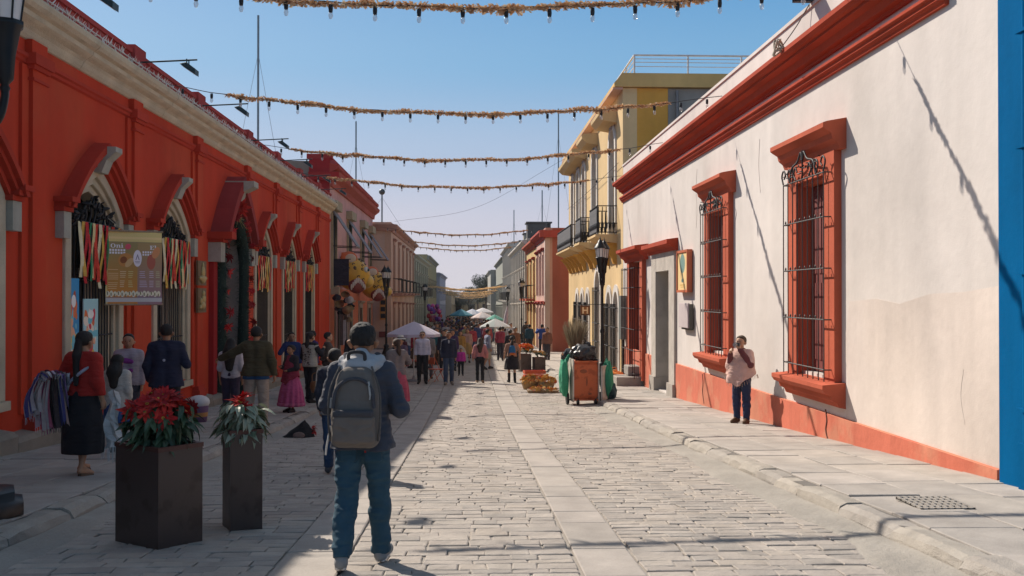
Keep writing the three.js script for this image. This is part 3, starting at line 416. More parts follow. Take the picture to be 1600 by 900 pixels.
// ---- generic town house in parts, for those farther down ----
function townHouse(name, label, X, s, u0, u1, top, o) {
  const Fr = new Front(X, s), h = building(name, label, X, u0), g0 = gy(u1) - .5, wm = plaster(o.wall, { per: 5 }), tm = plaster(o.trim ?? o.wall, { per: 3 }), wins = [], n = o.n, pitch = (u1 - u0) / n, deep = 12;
  for (let i = 0; i < n; i++) { const u = u0 + (i + .5) * pitch, gg = gy(u) + .15; wins.push([u, gg + .02, gg + 2.5, 0]); if (o.storeys > 1) wins.push([u, o.sill2 ?? gg + 3.55, (o.head2 ?? gg + 5.6), 1]); if (o.storeys > 2) wins.push([u, gg + 6.5, gg + 8.2, 2]); }
  const hw = o.hw ?? .55;
  wadd(h, 'wall', Fr.shape(rectPts(u0, u1, g0, top), wins.map(([u, a, b]) => rectPts(u - hw, u + hw, a, b)), -.4, 0), wm);
  wadd(h, 'side_wall', [box(Fr.x(-.4), Fr.x(-deep), g0, top, -u0 - .3, -u0), box(Fr.x(-.4), Fr.x(-deep), g0, top, -u1, -u1 + .3), box(Fr.x(-deep), Fr.x(-deep + .3), g0, top, -u1 + .3, -u0 - .3)], o.side ? plaster(o.side) : wm);
  wadd(h, 'roof', [box(Fr.x(-.4), Fr.x(-deep + .3), top - .3, top - .15, -u1 + .3, -u0 - .3), box(Fr.x(-2.2), Fr.x(-2.3), g0, top - .35, -u1 + .3, -u0 - .3)], stone([.3, .27, .25]));
  wadd(h, 'cornice', Fr.prof([[0, top - .65], [.08, top - .62], [.12, top - .45], [.3, top - .35], [.38, top - .28], [.38, top - .16], [0, top - .1]], u0 - .05, u1 + .05), tm);
  if (o.returnCornice) wadd(h, 'cornice_return', box(Fr.x(.36), Fr.x(-6), top - .55, top - .16, -u0 + .001, -u0 + .25), tm);
  if (o.course) wadd(h, 'string_course', Fr.prof([[0, o.course], [.1, o.course + .02], [.12, o.course + .15], [0, o.course + .18]], u0, u1), tm);
  for (const [u, a, b, k] of wins) {
    const W = wadd(h, k === 0 && o.doors ? 'doorway' : 'window', Fr.box(u - hw - .03, u + hw + .03, a, b + .03, -.36, -.33), mat(o.glass ?? [.035, .035, .04], { rough: .25 }));
    wadd(W, 'frame', [Fr.box(u - hw - .2, u - hw, a - .05, b + .22, -.05, .07), Fr.box(u + hw, u + hw + .2, a - .05, b + .22, -.05, .07), Fr.box(u - hw, u + hw, b, b + .22, -.05, .068)], plaster(o.frame ?? o.wall, { per: 3 }));
    wadd(W, 'hood', Fr.prof([[-.05, b + .22], [.08, b + .22], [.2, b + .32], [.2, b + .38], [-.05, b + .4]], u - hw - .3, u + hw + .3), plaster(o.hoodC ?? o.frame ?? o.wall, { per: 3 }));
    if (k > 0 && o.balcony) { const bb = wadd(W, 'balcony', Fr.box(u - hw - .35, u + hw + .35, a - .16, a - .02, 0, .6), tm), g = []; for (const v of [a + .05, a + .9]) g.push(Fr.rod(u - hw - .3, v, .55, u + hw + .3, v, .55, .025), Fr.rod(u - hw - .3, v, .55, u - hw - .3, v, 0, .02), Fr.rod(u + hw + .3, v, .55, u + hw + .3, v, 0, .02)); for (let q = 0; q <= 8; q++) g.push(Fr.rod(u - hw - .3 + q * (hw + .3) / 4, a, .55, u - hw - .3 + q * (hw + .3) / 4, a + .9, .55, .014, 4)); void bb; wadd(W, 'railing', g, ironM); }
    wadd(W, 'shutter', Fr.box(u - hw + .03, u - .02, a + .05, b - .02, -.3, -.26), wood(o.shutter ?? [.2, .15, .1]));
  }
  if (o.ribs) for (let u = u0 + .3; u < u1; u += o.ribs) wadd(h, 'pilaster', Fr.box(u - .16, u + .16, g0, top - .66, 0, .14), tm);
  return { h, Fr };
}
const lil = [.70, .40, .38];
// left side, going away
{
  const { h, Fr } = townHouse('pink_house', 'tall pink house with red cornice and slanted window blinds', XL, 1, 43.85, 63, 7.6, { wall: lil, trim: [.45, .07, .05], side: [.30, .27, .23], storeys: 1, n: 4, frame: [.42, .35, .27], hw: .7, doors: true });
  wadd(h, 'painted_return', box(XL, XL - .9, 5.4, 7.7, -43.84, -43.8), plaster([.42, .03, .035]));
  wadd(h, 'parapet', [Fr.box(43.82, 63, 7.45, 7.85, -.3, .02), box(XL + .1, XL - 1, 7.7, 7.9, -44.2, -43.78)], plaster([.42, .05, .05]));
  wadd(h, 'red_cornice', Fr.prof([[0, 6.5], [.1, 6.5], [.14, 6.75], [.4, 6.95], [.45, 7.1], [0, 7.12]], 43.7, 63.1), plaster([.46, .11, .08]));
  wadd(h, 'cornice_return', box(XL + .42, XL - .9, 6.75, 7.1, -43.79, -43.6), plaster([.44, .04, .04]));
  wadd(h, 'painted_dado', Fr.shape(rectPts(43.9, 62.9, -2.2, 2.0), [0, 1, 2, 3].map((i) => { const u = 43.85 + (i + .5) * 19.15 / 4, gg = gy(u) + .15; return rectPts(u - .92, u + .92, gg - .1, gg + 2.9); }), 0, .004), plaster([.66, .20, .10], { per: 4 }));
  for (const u of [44.9, 50.6, 56.6, 61]) {
    const W = wadd(h, 'window', Fr.box(u - .55, u + .55, 2.1, 5.3, .0, .02), darkM);
    wadd(W, 'frame', [Fr.box(u - .75, u - .55, 2, 5.5, -.01, .1), Fr.box(u + .55, u + .75, 2, 5.5, -.01, .1), Fr.box(u - .95, u + .95, 5.5, 5.9, -.01, .3)], stone([.5, .42, .28]));
    wadd(W, 'blind', Fr.prof([[.05, 5.45], [1.12, 3.85], [1.15, 3.9], [.08, 5.5]], u - .7, u + .7), cloth([.30, .30, .33]));
    for (const k of [-.68, .68]) wadd(W, 'blind_arm', Fr.rod(u + k, 3.9, .05, u + k, 3.87, 1.12, .02), ironM);
  }
}
townHouse('peach_house', 'peach two storey house with small balconies past the pink house', -5.0, 1, 63.1, 89, 6.35, { wall: [.74, .50, .37], trim: [.50, .27, .2], side: [.70, .53, .43], storeys: 2, n: 6, balcony: true, hw: .42, frame: [.56, .34, .25], hoodC: [.45, .24, .18], sill2: 1.9, head2: 5.0, returnCornice: true, doors: true, course: 1.65 });
townHouse('greenish_house', 'grey green house with worn front farther down on the left', -5.0, 1, 89.1, 118, 5.5, { wall: [.50, .49, .38], trim: [.44, .44, .36], storeys: 2, n: 7, balcony: true, frame: [.45, .43, .36], sill2: 1.6, head2: 3.6, ribs: 4.1 });
townHouse('olive_house', 'olive ochre house with a roof hut beyond the grey green house', -5.1, 1, 118.1, 150, 6.6, { wall: [.42, .35, .2], trim: [.3, .3, .26], storeys: 2, n: 7, sill2: 1.4, head2: 3.4, frame: [.4, .36, .28] });
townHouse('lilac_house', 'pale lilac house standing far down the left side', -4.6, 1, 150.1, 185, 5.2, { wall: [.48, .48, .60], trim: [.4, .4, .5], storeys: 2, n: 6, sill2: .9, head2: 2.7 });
// right side, going away
{
  const { h, Fr } = townHouse('salmon_house', 'salmon pink house with a brick red side wall on the right', 4.3, -1, 57, 65, 5.6, { wall: [.66, .44, .38], trim: [.48, .10, .08], side: [.46, .165, .12], storeys: 2, n: 3, frame: [.66, .42, .36], hoodC: [.36, .06, .05], hw: .42, sill2: 1.75, head2: 4.1, returnCornice: true, doors: true, course: 1.2 });
  wadd(h, 'corner_strip', [Fr.box(56.97, 57.6, -2.2, 5.0, 0, .03), box(4.27, 4.55, -2.2, 5.0, -57, -56.96)], plaster([.66, .54, .50]));
}
townHouse('ochre_house', 'narrow ochre house with red window surrounds beyond the salmon house', 4.3, -1, 65.1, 76, 5.5, { wall: [.68, .50, .24], trim: [.48, .12, .07], storeys: 2, n: 3, frame: [.60, .30, .13], hoodC: [.45, .08, .05], hw: .45, sill2: 1.5, head2: 3.9, doors: true, balcony: true });
townHouse('grey_ribbed_house', 'grey stone house with close set pilasters on the right', 4.3, -1, 76.1, 104, 6.1, { wall: [.62, .57, .50], trim: [.66, .61, .55], storeys: 2, n: 9, ribs: 3.1, sill2: 1.4, head2: 3.6 });
townHouse('pale_stone_house', 'pale stone building beyond the grey ribbed house', 4.3, -1, 104.1, 132, 7.4, { wall: [.58, .55, .51], trim: [.55, .52, .48], storeys: 2, n: 8, balcony: true, ribs: 3.5, sill2: 1.2, head2: 3.6 });
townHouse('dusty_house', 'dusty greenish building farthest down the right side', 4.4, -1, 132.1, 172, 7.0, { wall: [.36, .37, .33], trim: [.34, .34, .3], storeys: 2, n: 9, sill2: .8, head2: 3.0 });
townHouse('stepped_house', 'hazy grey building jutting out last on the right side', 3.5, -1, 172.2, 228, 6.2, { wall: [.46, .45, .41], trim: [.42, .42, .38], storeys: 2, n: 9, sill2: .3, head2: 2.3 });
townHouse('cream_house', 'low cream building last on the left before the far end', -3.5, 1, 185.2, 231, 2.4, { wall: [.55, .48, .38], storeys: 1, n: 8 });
{ const h = building('far_house', 'cream building with flat roof across the far end', -6, 232); wadd(h, 'wall', box(-24, 16, -4.5, 1.2, -240, -232), plaster([.52, .43, .3])); wadd(h, 'cornice', box(-24.2, 16.2, .9, 1.3, -240, -231.8), plaster([.45, .38, .28])); for (let i = 0; i < 12; i++) wadd(h, 'window', box(-22 + i * 3.1, -20.7 + i * 3.1, -2.6, -.2, -232.05, -231.98), darkM); }
// ================= things of the street =================
const leafShape = (w, l, bend = .15) => { // a folded pointed leaf along +z, base at the origin
  const P = [], N = 4, ring = []; for (let i = 0; i <= N; i++) { const t = i / N, ww = w * Math.sin(Math.PI * Math.pow(t, .8)) * .5, y = -bend * l * t * t; ring.push([[-ww, y + ww * .35, t * l], [0, y, t * l], [ww, y + ww * .35, t * l]]); }
  for (let i = 0; i < N; i++) for (let k = 0; k < 2; k++) { const a = ring[i][k], b = ring[i][k + 1], c = ring[i + 1][k + 1], d = ring[i + 1][k]; P.push(...a, ...b, ...c, ...a, ...c, ...d); }
  const g = new THREE.BufferGeometry(); g.setAttribute('position', new THREE.Float32BufferAttribute(P, 3)); g.computeVertexNormals(); return g;
};
const posed = (g, x, y, z, rx, ry, rz, s = 1) => { const k = g.clone(); k.applyMatrix4(new THREE.Matrix4().compose(V(x, y, z), new THREE.Quaternion().setFromEuler(new THREE.Euler(rx, ry, rz, 'YXZ')), V(s, s, s))); return k; };
// ---- strings of brown tinsel with bulbs over the street ----
{
  const t = thing('string_garland', 'brown tinsel garland with bulbs nearest overhead, across the top', 'garland', [-.4, 5.47, -13.0], .03, 'garlands strung across the street');
  const half = 5.85, sag = (x) => .5 * Math.pow(Math.abs(x) / half, 2);
  const pts = []; for (let i = 0; i <= 24; i++) { const x = -half + i * half / 12; pts.push(V(x, sag(x) + .012 * Math.sin(i * 2.3), 0)); }
  add(t, 'wire', tube(pts, .008, 60, 4), mat([.03, .03, .035]));
  const strips = [[], [], []];
  for (let i = 0; i < 3200; i++) {
    const x = rnd(-4.55, 4.6), e = sm(4.8, 4.2, Math.abs(x)), L = rnd(.035, .08) * (.5 + .5 * e), a = rnd(6.28), w = rnd(.008, .018), cl = .85 + .25 * n3(x * 3.1, 1, 4), dx = rnd(-.08, .08), dy = Math.sin(a) * L * cl, dz = Math.cos(a) * L * cl, y0 = sag(x) + .03 * n3(x * 2.2, 7, 1);
    const g = new THREE.BufferGeometry(); g.setAttribute('position', new THREE.Float32BufferAttribute([x - w, y0, 0, x + w, y0, 0, x + dx + w, y0 + dy, dz, x - w, y0, 0, x + dx + w, y0 + dy, dz, x + dx - w, y0 + dy * 1.02, dz], 3)); g.computeVertexNormals(); strips[i % 3].push(g);
  }
  [[.72, .46, .24], [.84, .64, .40], [.54, .30, .15]].forEach((c, i) => add(t, 'tinsel', strips[i], mat(c, { rough: .6, trans: .3 }), { kind: 'stuff' }));
  const sock = join([lathe([[0, .0], [.026, 0], [.03, -.05], [.024, -.1], [0, -.1]], 8)]), glass = join([lathe([[0, -.19], [.02, -.18], [.033, -.14], [.022, -.1], [0, -.098]], 8)]);
  for (let i = 0; i < 20; i++) { const x = -5.4 + i * .57, b = add(t, 'bulb', glass.clone(), mat([.85, .85, .85], { trans: .8, rough: .1 })); b.position.set(x, sag(x) - .03, 0); add(b, 'socket', sock, mat([.02, .025, .03])); }
  const say = ['second nearest of the brown tinsel garlands with bulbs', 'third nearest of the brown tinsel garlands overhead', 'fourth nearest of the brown tinsel garlands overhead', 'tinsel garland crossing just beyond the pink house', 'tinsel garland one beyond the pink house crossing', 'tinsel garland lowest before the far cluster of garlands'];
  [20.6, 27.7, 34.7, 61, 74, 82].forEach((D, i) => { const c = copy(t, [-.4, 5.47 - (D > 50 ? .05 : 0), -D], .06 + (i % 2) * (Math.PI) - (i % 2) * .1, say[i]); if (D > 50) c.scale.set(.86, 1, 1); });
  for (let i = 0; i < 11; i++) { const D = 92 + i * 10, c = copy(t, [-.3, gy(D) + 4.25 + .5 * ((i * 7) % 5) / 5, -D], .1 + (i % 2) * Math.PI, `tinsel garland low over the crowd, ${['nearest', 'second', 'third', 'fourth', 'fifth', 'sixth', 'seventh', 'eighth', 'ninth', 'tenth', 'farthest'][i]} of the far orange cluster`, 'far cluster of tinsel garlands'); c.scale.set(.8, 1.25, 2); c.traverse((m) => { if (m.name === 'tinsel') m.material = mat([.88, .66, .38], { rough: .7, trans: .3 }); }); }  // far tinsel swapped for a lighter gold: its sunlit look is put into the colour
}
// ---- floodlights on thin arms over the red house parapet ----
{
  const green = metal([.04, .07, .075]);
  const f = thing('floodlight', 'floodlight on a thin arm over the red house, nearest one', 'floodlight', [XL - .1, 6.0, -14.25], 0, 'floodlights above the red house');
  add(f, 'arm', [rod(V(0, -.05, 0), V(1.25, .02, 0), .016), rod(V(0, -.3, 0), V(0, .02, 0), .02)], green);
  add(f, 'bracket', [rod(V(1.08, .02, -.07), V(1.08, -.14, -.07), .012), rod(V(1.08, .02, .07), V(1.08, -.14, .07), .012)], green);
  const hd = new THREE.ExtrudeGeometry(new THREE.Shape([[-.2, -.03], [.2, -.03], [.14, .06], [-.1, .07]].map((q) => new THREE.Vector2(...q))), { depth: .3, bevelEnabled: true, bevelSize: .01, bevelThickness: .01, bevelSegments: 1 }); hd.translate(0, 0, -.15); hd.scale(.8, .8, .8); hd.rotateZ(-.6); hd.translate(1.12, -.15, 0);
  add(f, 'lamp_head', [hd], green); const gl = box(-.14, .14, -.002, .002, -.1, .1); gl.translate(0, -.036, 0); gl.rotateZ(-.6); gl.translate(1.12, -.15, 0); add(f, 'lens', [gl], mat([.5, .5, .52], { rough: .15 }));
  [18.43, 22.6, 27.6, 31.7, 35.85, 40.3].forEach((u, i) => copy(f, [XL - .1, 6.0, -u], 0, ['floodlight on a thin arm over the window with the menu banner', 'floodlight on arm between the banner and the tall doorway', 'floodlight on arm just past the tall red doorway', 'floodlight on arm above the first window past the doorway', 'floodlight on arm above the second window past the doorway', 'floodlight on arm nearest the pink house'][i]));
}
{ const r = thing('roof_spotlight', 'dark spotlight bracket on the white house parapet', 'spotlight', [XR - .02, 6.28, -15.3]); add(r, 'bracket', [box(-.3, .1, 0, .05, -.05, .05), rod(V(-.28, 0, 0), V(-.34, .3, 0), .03)], ironM); add(r, 'lamp_head', [bbox(.34, .14, .4, .02).translate(-.36, .12, 0)], ironM);
  const k = thing('cable_knot', 'tangle of pale cables hooked on the white house cornice', 'cable', [XR - .36, 5.64, -15.75]); const c = []; for (let i = 0; i < 5; i++) c.push(tube([V(rnd(-.04, .06), .04, rnd(-.06, .06)), V(rnd(-.12, 0), .16, rnd(-.14, .14)), V(rnd(-.16, -.02), rnd(-.12, 0), rnd(-.14, .14)), V(rnd(-.1, .05), .02, rnd(-.1, .1))], .012, 20, 5, true)); add(k, 'loop', c, mat([.42, .36, .28])); add(k, 'lead', [tube([V(0, .05, 0), V(.2, .35, .1), V(.33, .64, .35)], .009)], mat([.12, .1, .09])); }
// wires hanging over the street
function wire(label, pts, r = .008) { const o = thing('overhead_wire', label, 'wire', pts[0]); add(o, 'cable', [tube(pts.map((p) => V(p[0] - pts[0][0], p[1] - pts[0][1], p[2] - pts[0][2])), r, 30, 4)], mat([.06, .06, .07])); }
wire('thin dark cable slung from the peach house to the yellow house roof', [[-5, 6.6, -66], [0, 6.9, -60], [XR - .6, 8.6, -50]]);
wire('thin cable along the upper windows of the yellow house', [[XR - .12, 6.4, -35], [XR - .14, 6.3, -44], [XR - .12, 6.35, -53.5]], .012);
// ---- street lamps ----
function makeLamp(name, label, pos, yaw, group) {
  const t = thing(name, label, 'street lamp', pos, yaw, group), black = metal([.018, .02, .022], { rough: .45 });
  add(t, 'base', [lathe([[.5, 0], [.5, .1], [.43, .115], [.43, .19], [.3, .2], [.22, .26], [.16, .42], [.12, .55], [.15, .62], [.1, .7], [0, .7]], 8)], black);
  add(t, 'pole', [lathe([[.065, .65], [.05, 1.6], [.075, 1.64], [.075, 1.7], [.045, 1.76], [.04, 3.1], [.09, 3.16], [.06, 3.25], [.045, 3.55], [0, 3.62]], 12)], black);
  for (const k of [-1, 1]) {
    add(t, 'arm', [tube([V(0, 2.95, 0), V(k * .12, 3.1, 0), V(k * .28, 3.2, 0), V(k * .34, 3.4, 0), V(k * .34, 3.5, 0)], .032, 16), tube([V(0, 3.35, 0), V(k * .16, 3.3, 0), V(k * .26, 3.36, 0), V(k * .2, 3.46, 0), V(k * .14, 3.4, 0)], .015, 16)], black);
    const L = lathe([[0, 3.34], [.012, 3.36], [.03, 3.44], [.045, 3.47], [.03, 3.5], [.07, 3.55], [.085, 3.75], [.125, 3.96], [.145, 3.98], [.145, 4.02], [0, 4.02]], 8); L.translate(k * .34, 0, 0);
    const l = add(t, 'lantern', [L], black);
    const g = lathe([[.12, 4.02], [.155, 4.3], [.15, 4.3]], 8); g.translate(k * .34, 0, 0); add(l, 'lantern_glass', [g], mat([.9, .87, .84], { trans: .35, rough: .5 }));
    const R = []; for (let i = 0; i < 8; i++) { const a = i / 8 * 6.283; R.push(rod(V(k * .34 + .122 * Math.cos(a), 4.02, .122 * Math.sin(a)), V(k * .34 + .158 * Math.cos(a), 4.31, .158 * Math.sin(a)), .009, .009, 4)); } add(l, 'glazing_bar', R, black);
    const c = lathe([[.2, 4.3], [.19, 4.33], [.12, 4.44], [.1, 4.46], [.06, 4.55], [.025, 4.57], [.03, 4.6], [.012, 4.62], [0, 4.7]], 8); c.translate(k * .34, 0, 0); add(l, 'lantern_cap', [c], black);
  }
  return t;
}
const lampP = makeLamp('street_lamp', 'black twin lantern lamp post in front of the yellow house', [4.2, gy(31.6) + WALK, -31.6], 1.25, 'twin lantern lamp posts');
copy(lampP, [-4.13, gy(8.2) + WALK, -8.25], .05, 'black lamp post nearest on the left pavement, lantern hanging in');
copy(lampP, [-4.2, gy(50) + WALK, -50], 1.4, 'black lamp post in front of the peach house wall');
copy(lampP, [-4.0, gy(88) + WALK, -88], 1.4, 'black lamp post in front of the grey green house');
copy(lampP, [3.7, gy(72) + WALK, -72], 1.3, 'black lamp post in front of the ochre house');
copy(lampP, [3.6, gy(96) + WALK, -96], 1.3, 'black lamp post in front of the grey ribbed house');
// ---- steel planters with flowers ----
const corten = metal([.075, .05, .042], { rough: .42, metal: .25, tex: 'rust', per: .9 }), soilM = stone([.05, .035, .025]);
function planterBox(name, label, pos, yaw, w, d, h, group) {
  const t = thing(name, label, 'planter', pos, yaw, group), th = .012;
  for (const [a, b, c, e] of [[-w / 2, w / 2, -d / 2, -d / 2 + th], [-w / 2, w / 2, d / 2 - th, d / 2], [-w / 2, -w / 2 + th, -d / 2 + th, d / 2 - th], [w / 2 - th, w / 2, -d / 2 + th, d / 2 - th]]) add(t, 'side_panel', [box(a, b, 0, h, c, e)], corten);
  add(t, 'rim', [box(-w / 2 - .006, w / 2 + .006, h - .03, h + .003, d / 2 - .03, d / 2 + .006), box(-w / 2 - .006, w / 2 + .006, h - .03, h + .003, -d / 2 - .006, -d / 2 + .03), box(-w / 2 - .006, -w / 2 + .03, h - .03, h + .003, -d / 2 + .03, d / 2 - .03), box(w / 2 - .03, w / 2 + .006, h - .03, h + .003, -d / 2 + .03, d / 2 - .03)], metal([.13, .055, .045], { rough: .5 }));
  add(t, 'soil', [box(-w / 2 + th, w / 2 - th, h - .1, h - .05, -d / 2 + th, d / 2 - th)], soilM);
  return t;
}
const bractG = boxUV(plain(leafShape(.07, .15, .2))), leafG = [boxUV(plain(leafShape(.05, .125, .45))), boxUV(plain(leafShape(.042, .115, .7)))];
const flowerG = (() => { const l = []; for (let k = 0; k < 3; k++) for (let i = 0; i < 6; i++) l.push(posed(leafShape(.06 - k * .01, .15 - k * .03 + .012 * (i % 2), .15 + .15 * (i % 3)), 0, k * .012, 0, -.1 - k * .3, i / 6 * 6.283 + k * .5, 0)); return join(l); })();
const seedG = join(Array.from({ length: 6 }, (_, i) => ball(.014 * Math.cos(i), .03, .014 * Math.sin(i), .008, .01, .008, 5)));
const redPetal = [mat([.62, .012, .014], { rough: .8, tex: 'stone', per: .08 }), mat([.72, .03, .015], { rough: .8, tex: 'stone', per: .08 }), mat([.38, .006, .012], { rough: .8, tex: 'stone', per: .08 })], greenLeaf = [mat([.035, .075, .03], { rough: .55 }), mat([.055, .10, .05], { rough: .55 }), mat([.025, .055, .028], { rough: .55 })], paleLeaf = [mat([.22, .25, .17], { rough: .6 }), mat([.30, .31, .22], { rough: .6 }), mat([.12, .16, .09], { rough: .6 })];
function poinsettia(name, label, pos, w, d, h, nF, nL, leaves, top) {
  const t = thing(name, label, 'plant', pos);
  for (let i = 0; i < 7; i++) add(t, 'stem', [tube([V(rnd(-w, w) * .3, 0, rnd(-d, d) * .3), V(rnd(-w, w) * .38, h * .5, rnd(-d, d) * .38), V(rnd(-w, w) * .5, h * .85, rnd(-d, d) * .5)], .008, 8)], mat([.1, .11, .05]));
  for (let i = 0; i < nL; i++) { const a = rnd(6.283), r = Math.sqrt(rnd(1)), y = rnd(.12, .92) * h, s = rnd(.8, 1.3), m = add(t, 'leaf', pick(leafG), pick(leaves)); m.position.set(Math.cos(a) * r * w * .5, y, Math.sin(a) * r * d * .5); m.rotation.set(rnd(-.2, .9), Math.PI / 2 - a + rnd(-.8, .8), rnd(-.5, .5), 'YXZ'); m.scale.setScalar(s); }
  for (let i = 0; i < nF; i++) { const a = i * 2.4 + rnd(.5), r = Math.sqrt((i + .4) / nF), f = add(t, 'flower', flowerG, redPetal[i % 3]), tilt = .35 + .75 * r; f.position.set(Math.cos(a) * r * w * .5 * top, h * (1 - .28 * r * r) + rnd(-.03, .04), Math.sin(a) * r * d * .5 * top); f.rotation.set(tilt * Math.sin(a), rnd(6), -tilt * Math.cos(a)); f.scale.setScalar(rnd(.5, .85)); add(f, 'seed_head', seedG, mat([.6, .5, .08])); }
  return t;
}
{
  const yaw = Math.atan2(.34, .43);
  planterBox('planter', 'large dark steel planter with bright red poinsettias, nearest the camera', [-2.4, gy(7.8) - .02, -7.8], -yaw + Math.PI / 2 + Math.PI / 2, .55, .39, .78, 'steel planters');
  poinsettia('poinsettia', 'mass of red poinsettias in the nearest steel planter', [-2.4, gy(7.8) + .68, -7.8], .48, .38, .42, 27, 300, greenLeaf, 1.0);
  planterBox('planter', 'narrow brown steel planter holding a pale plant with one red bloom', [-1.9, gy(8.4) - .02, -8.4], .42, .26, .34, .84, 'steel planters');
  poinsettia('poinsettia', 'pale variegated poinsettia with a single red top in the narrow planter', [-1.9, gy(8.4) + .74, -8.4], .3, .28, .31, 4, 260, paleLeaf, .35);
  planterBox('planter', 'dark planter just entering beside the lamp post base on the left', [-4.02, gy(7.3) - .02, -7.42], .1, .5, .4, .82, 'steel planters');
  planterBox('planter', 'left of two rusty planters with orange flowers in the mid street', [2.28, gy(41.7), -41.7], .2, .45, .45, .72, 'steel planters');
  planterBox('planter', 'right of two rusty planters in the mid street, lower one', [2.85, gy(41.4), -41.4], .2, .45, .45, .6, 'steel planters');
}
// ---- flowers for sale ----
function blooms(name, label, cat, pos, n, R, H, cols, parts, size = .07) {
  const t = thing(name, label, cat, pos);
  parts?.(t); for (let i = 0; i < n; i++) { const a = rnd(6.283), r = R * Math.sqrt(rnd(1)), f = add(t, 'flower', flowerG, mat(pick(cols), { rough: .8 })); f.scale.setScalar(size * rnd(6, 10)); f.rotation.set(rnd(-.9, .9), rnd(6), rnd(-.9, .9)); f.position.set(Math.cos(a) * r, H * (1 - .4 * (r / R) ** 2) + rnd(-.04, .04), Math.sin(a) * r); }
  return t;
}
const orangeCols = [[.75, .16, .02], [.8, .3, .03], [.7, .08, .03]], goldCols = [[.62, .34, .07], [.7, .4, .1], [.5, .25, .06]];
const mixCols = [...goldCols, ...goldCols, [.72, .3, .05], [.6, .12, .03], [.25, .2, .1]];
const leafClump = (R, y, n) => Array.from({ length: n }, () => { const a = rnd(6.283), r = rnd(R); return posed(leafG[0], r * Math.cos(a), y + rnd(-.05, .1), r * Math.sin(a), rnd(-.5, .6), a, rnd(-1, 1), 1.3); });
blooms('flower_bunch', 'orange and red flowers heaped on the left mid street planter', 'flowers', [2.28, gy(41.7) + .7, -41.7], 30, .34, .4, orangeCols, (t) => add(t, 'foliage', leafClump(.34, .2, 60), greenLeaf[1]), .1);
blooms('flower_bunch', 'few orange flowers on the lower right mid street planter', 'flowers', [2.85, gy(41.4) + .58, -41.4], 12, .25, .3, goldCols, (t) => add(t, 'foliage', leafClump(.26, .16, 40), greenLeaf[0]), .08);
const basketG = () => join([lathe([[0, 0], [.2, 0], [.27, .2], [.3, .22], [.26, .22], [.2, .04], [0, .04]], 14)]);
blooms('flower_basket', 'basket of golden dried flowers on the paving, left of the group', 'flowers', [1.85, gy(31) + .005, -31], 60, .32, .42, mixCols, (t) => add(t, 'basket', basketG(), wood([.4, .25, .1])), .065);
blooms('flower_basket', 'basket of golden dried flowers on the paving beside the red crate', 'flowers', [2.35, gy(30.8) + .005, -30.8], 60, .32, .42, mixCols, (t) => add(t, 'basket', basketG(), wood([.4, .25, .1])), .065);
blooms('flower_tray', 'low tray of golden flowers in front of the flower baskets', 'flowers', [2.15, gy(29.6) + .005, -29.6], 50, .44, .14, mixCols, (t) => add(t, 'tray', [bbox(.9, .08, .6)], wood([.3, .2, .1])), .06);
{ const c = thing('crate', 'red orange crate standing behind the flower baskets', 'crate', [2.05, gy(31.9) + .003, -31.9], .1); for (const v of [.02, .16, .3, .44]) add(c, 'slat', [box(-.32, .32, v, v + .1, .19, .21), box(-.32, .32, v, v + .1, -.21, -.19), box(-.34, -.32, v, v + .1, -.21, .21), box(.32, .34, v, v + .1, -.21, .21)], paint([.62, .1, .03])); add(c, 'crate_base', [box(-.31, .31, 0, .02, -.19, .19)], paint([.5, .1, .03])); }
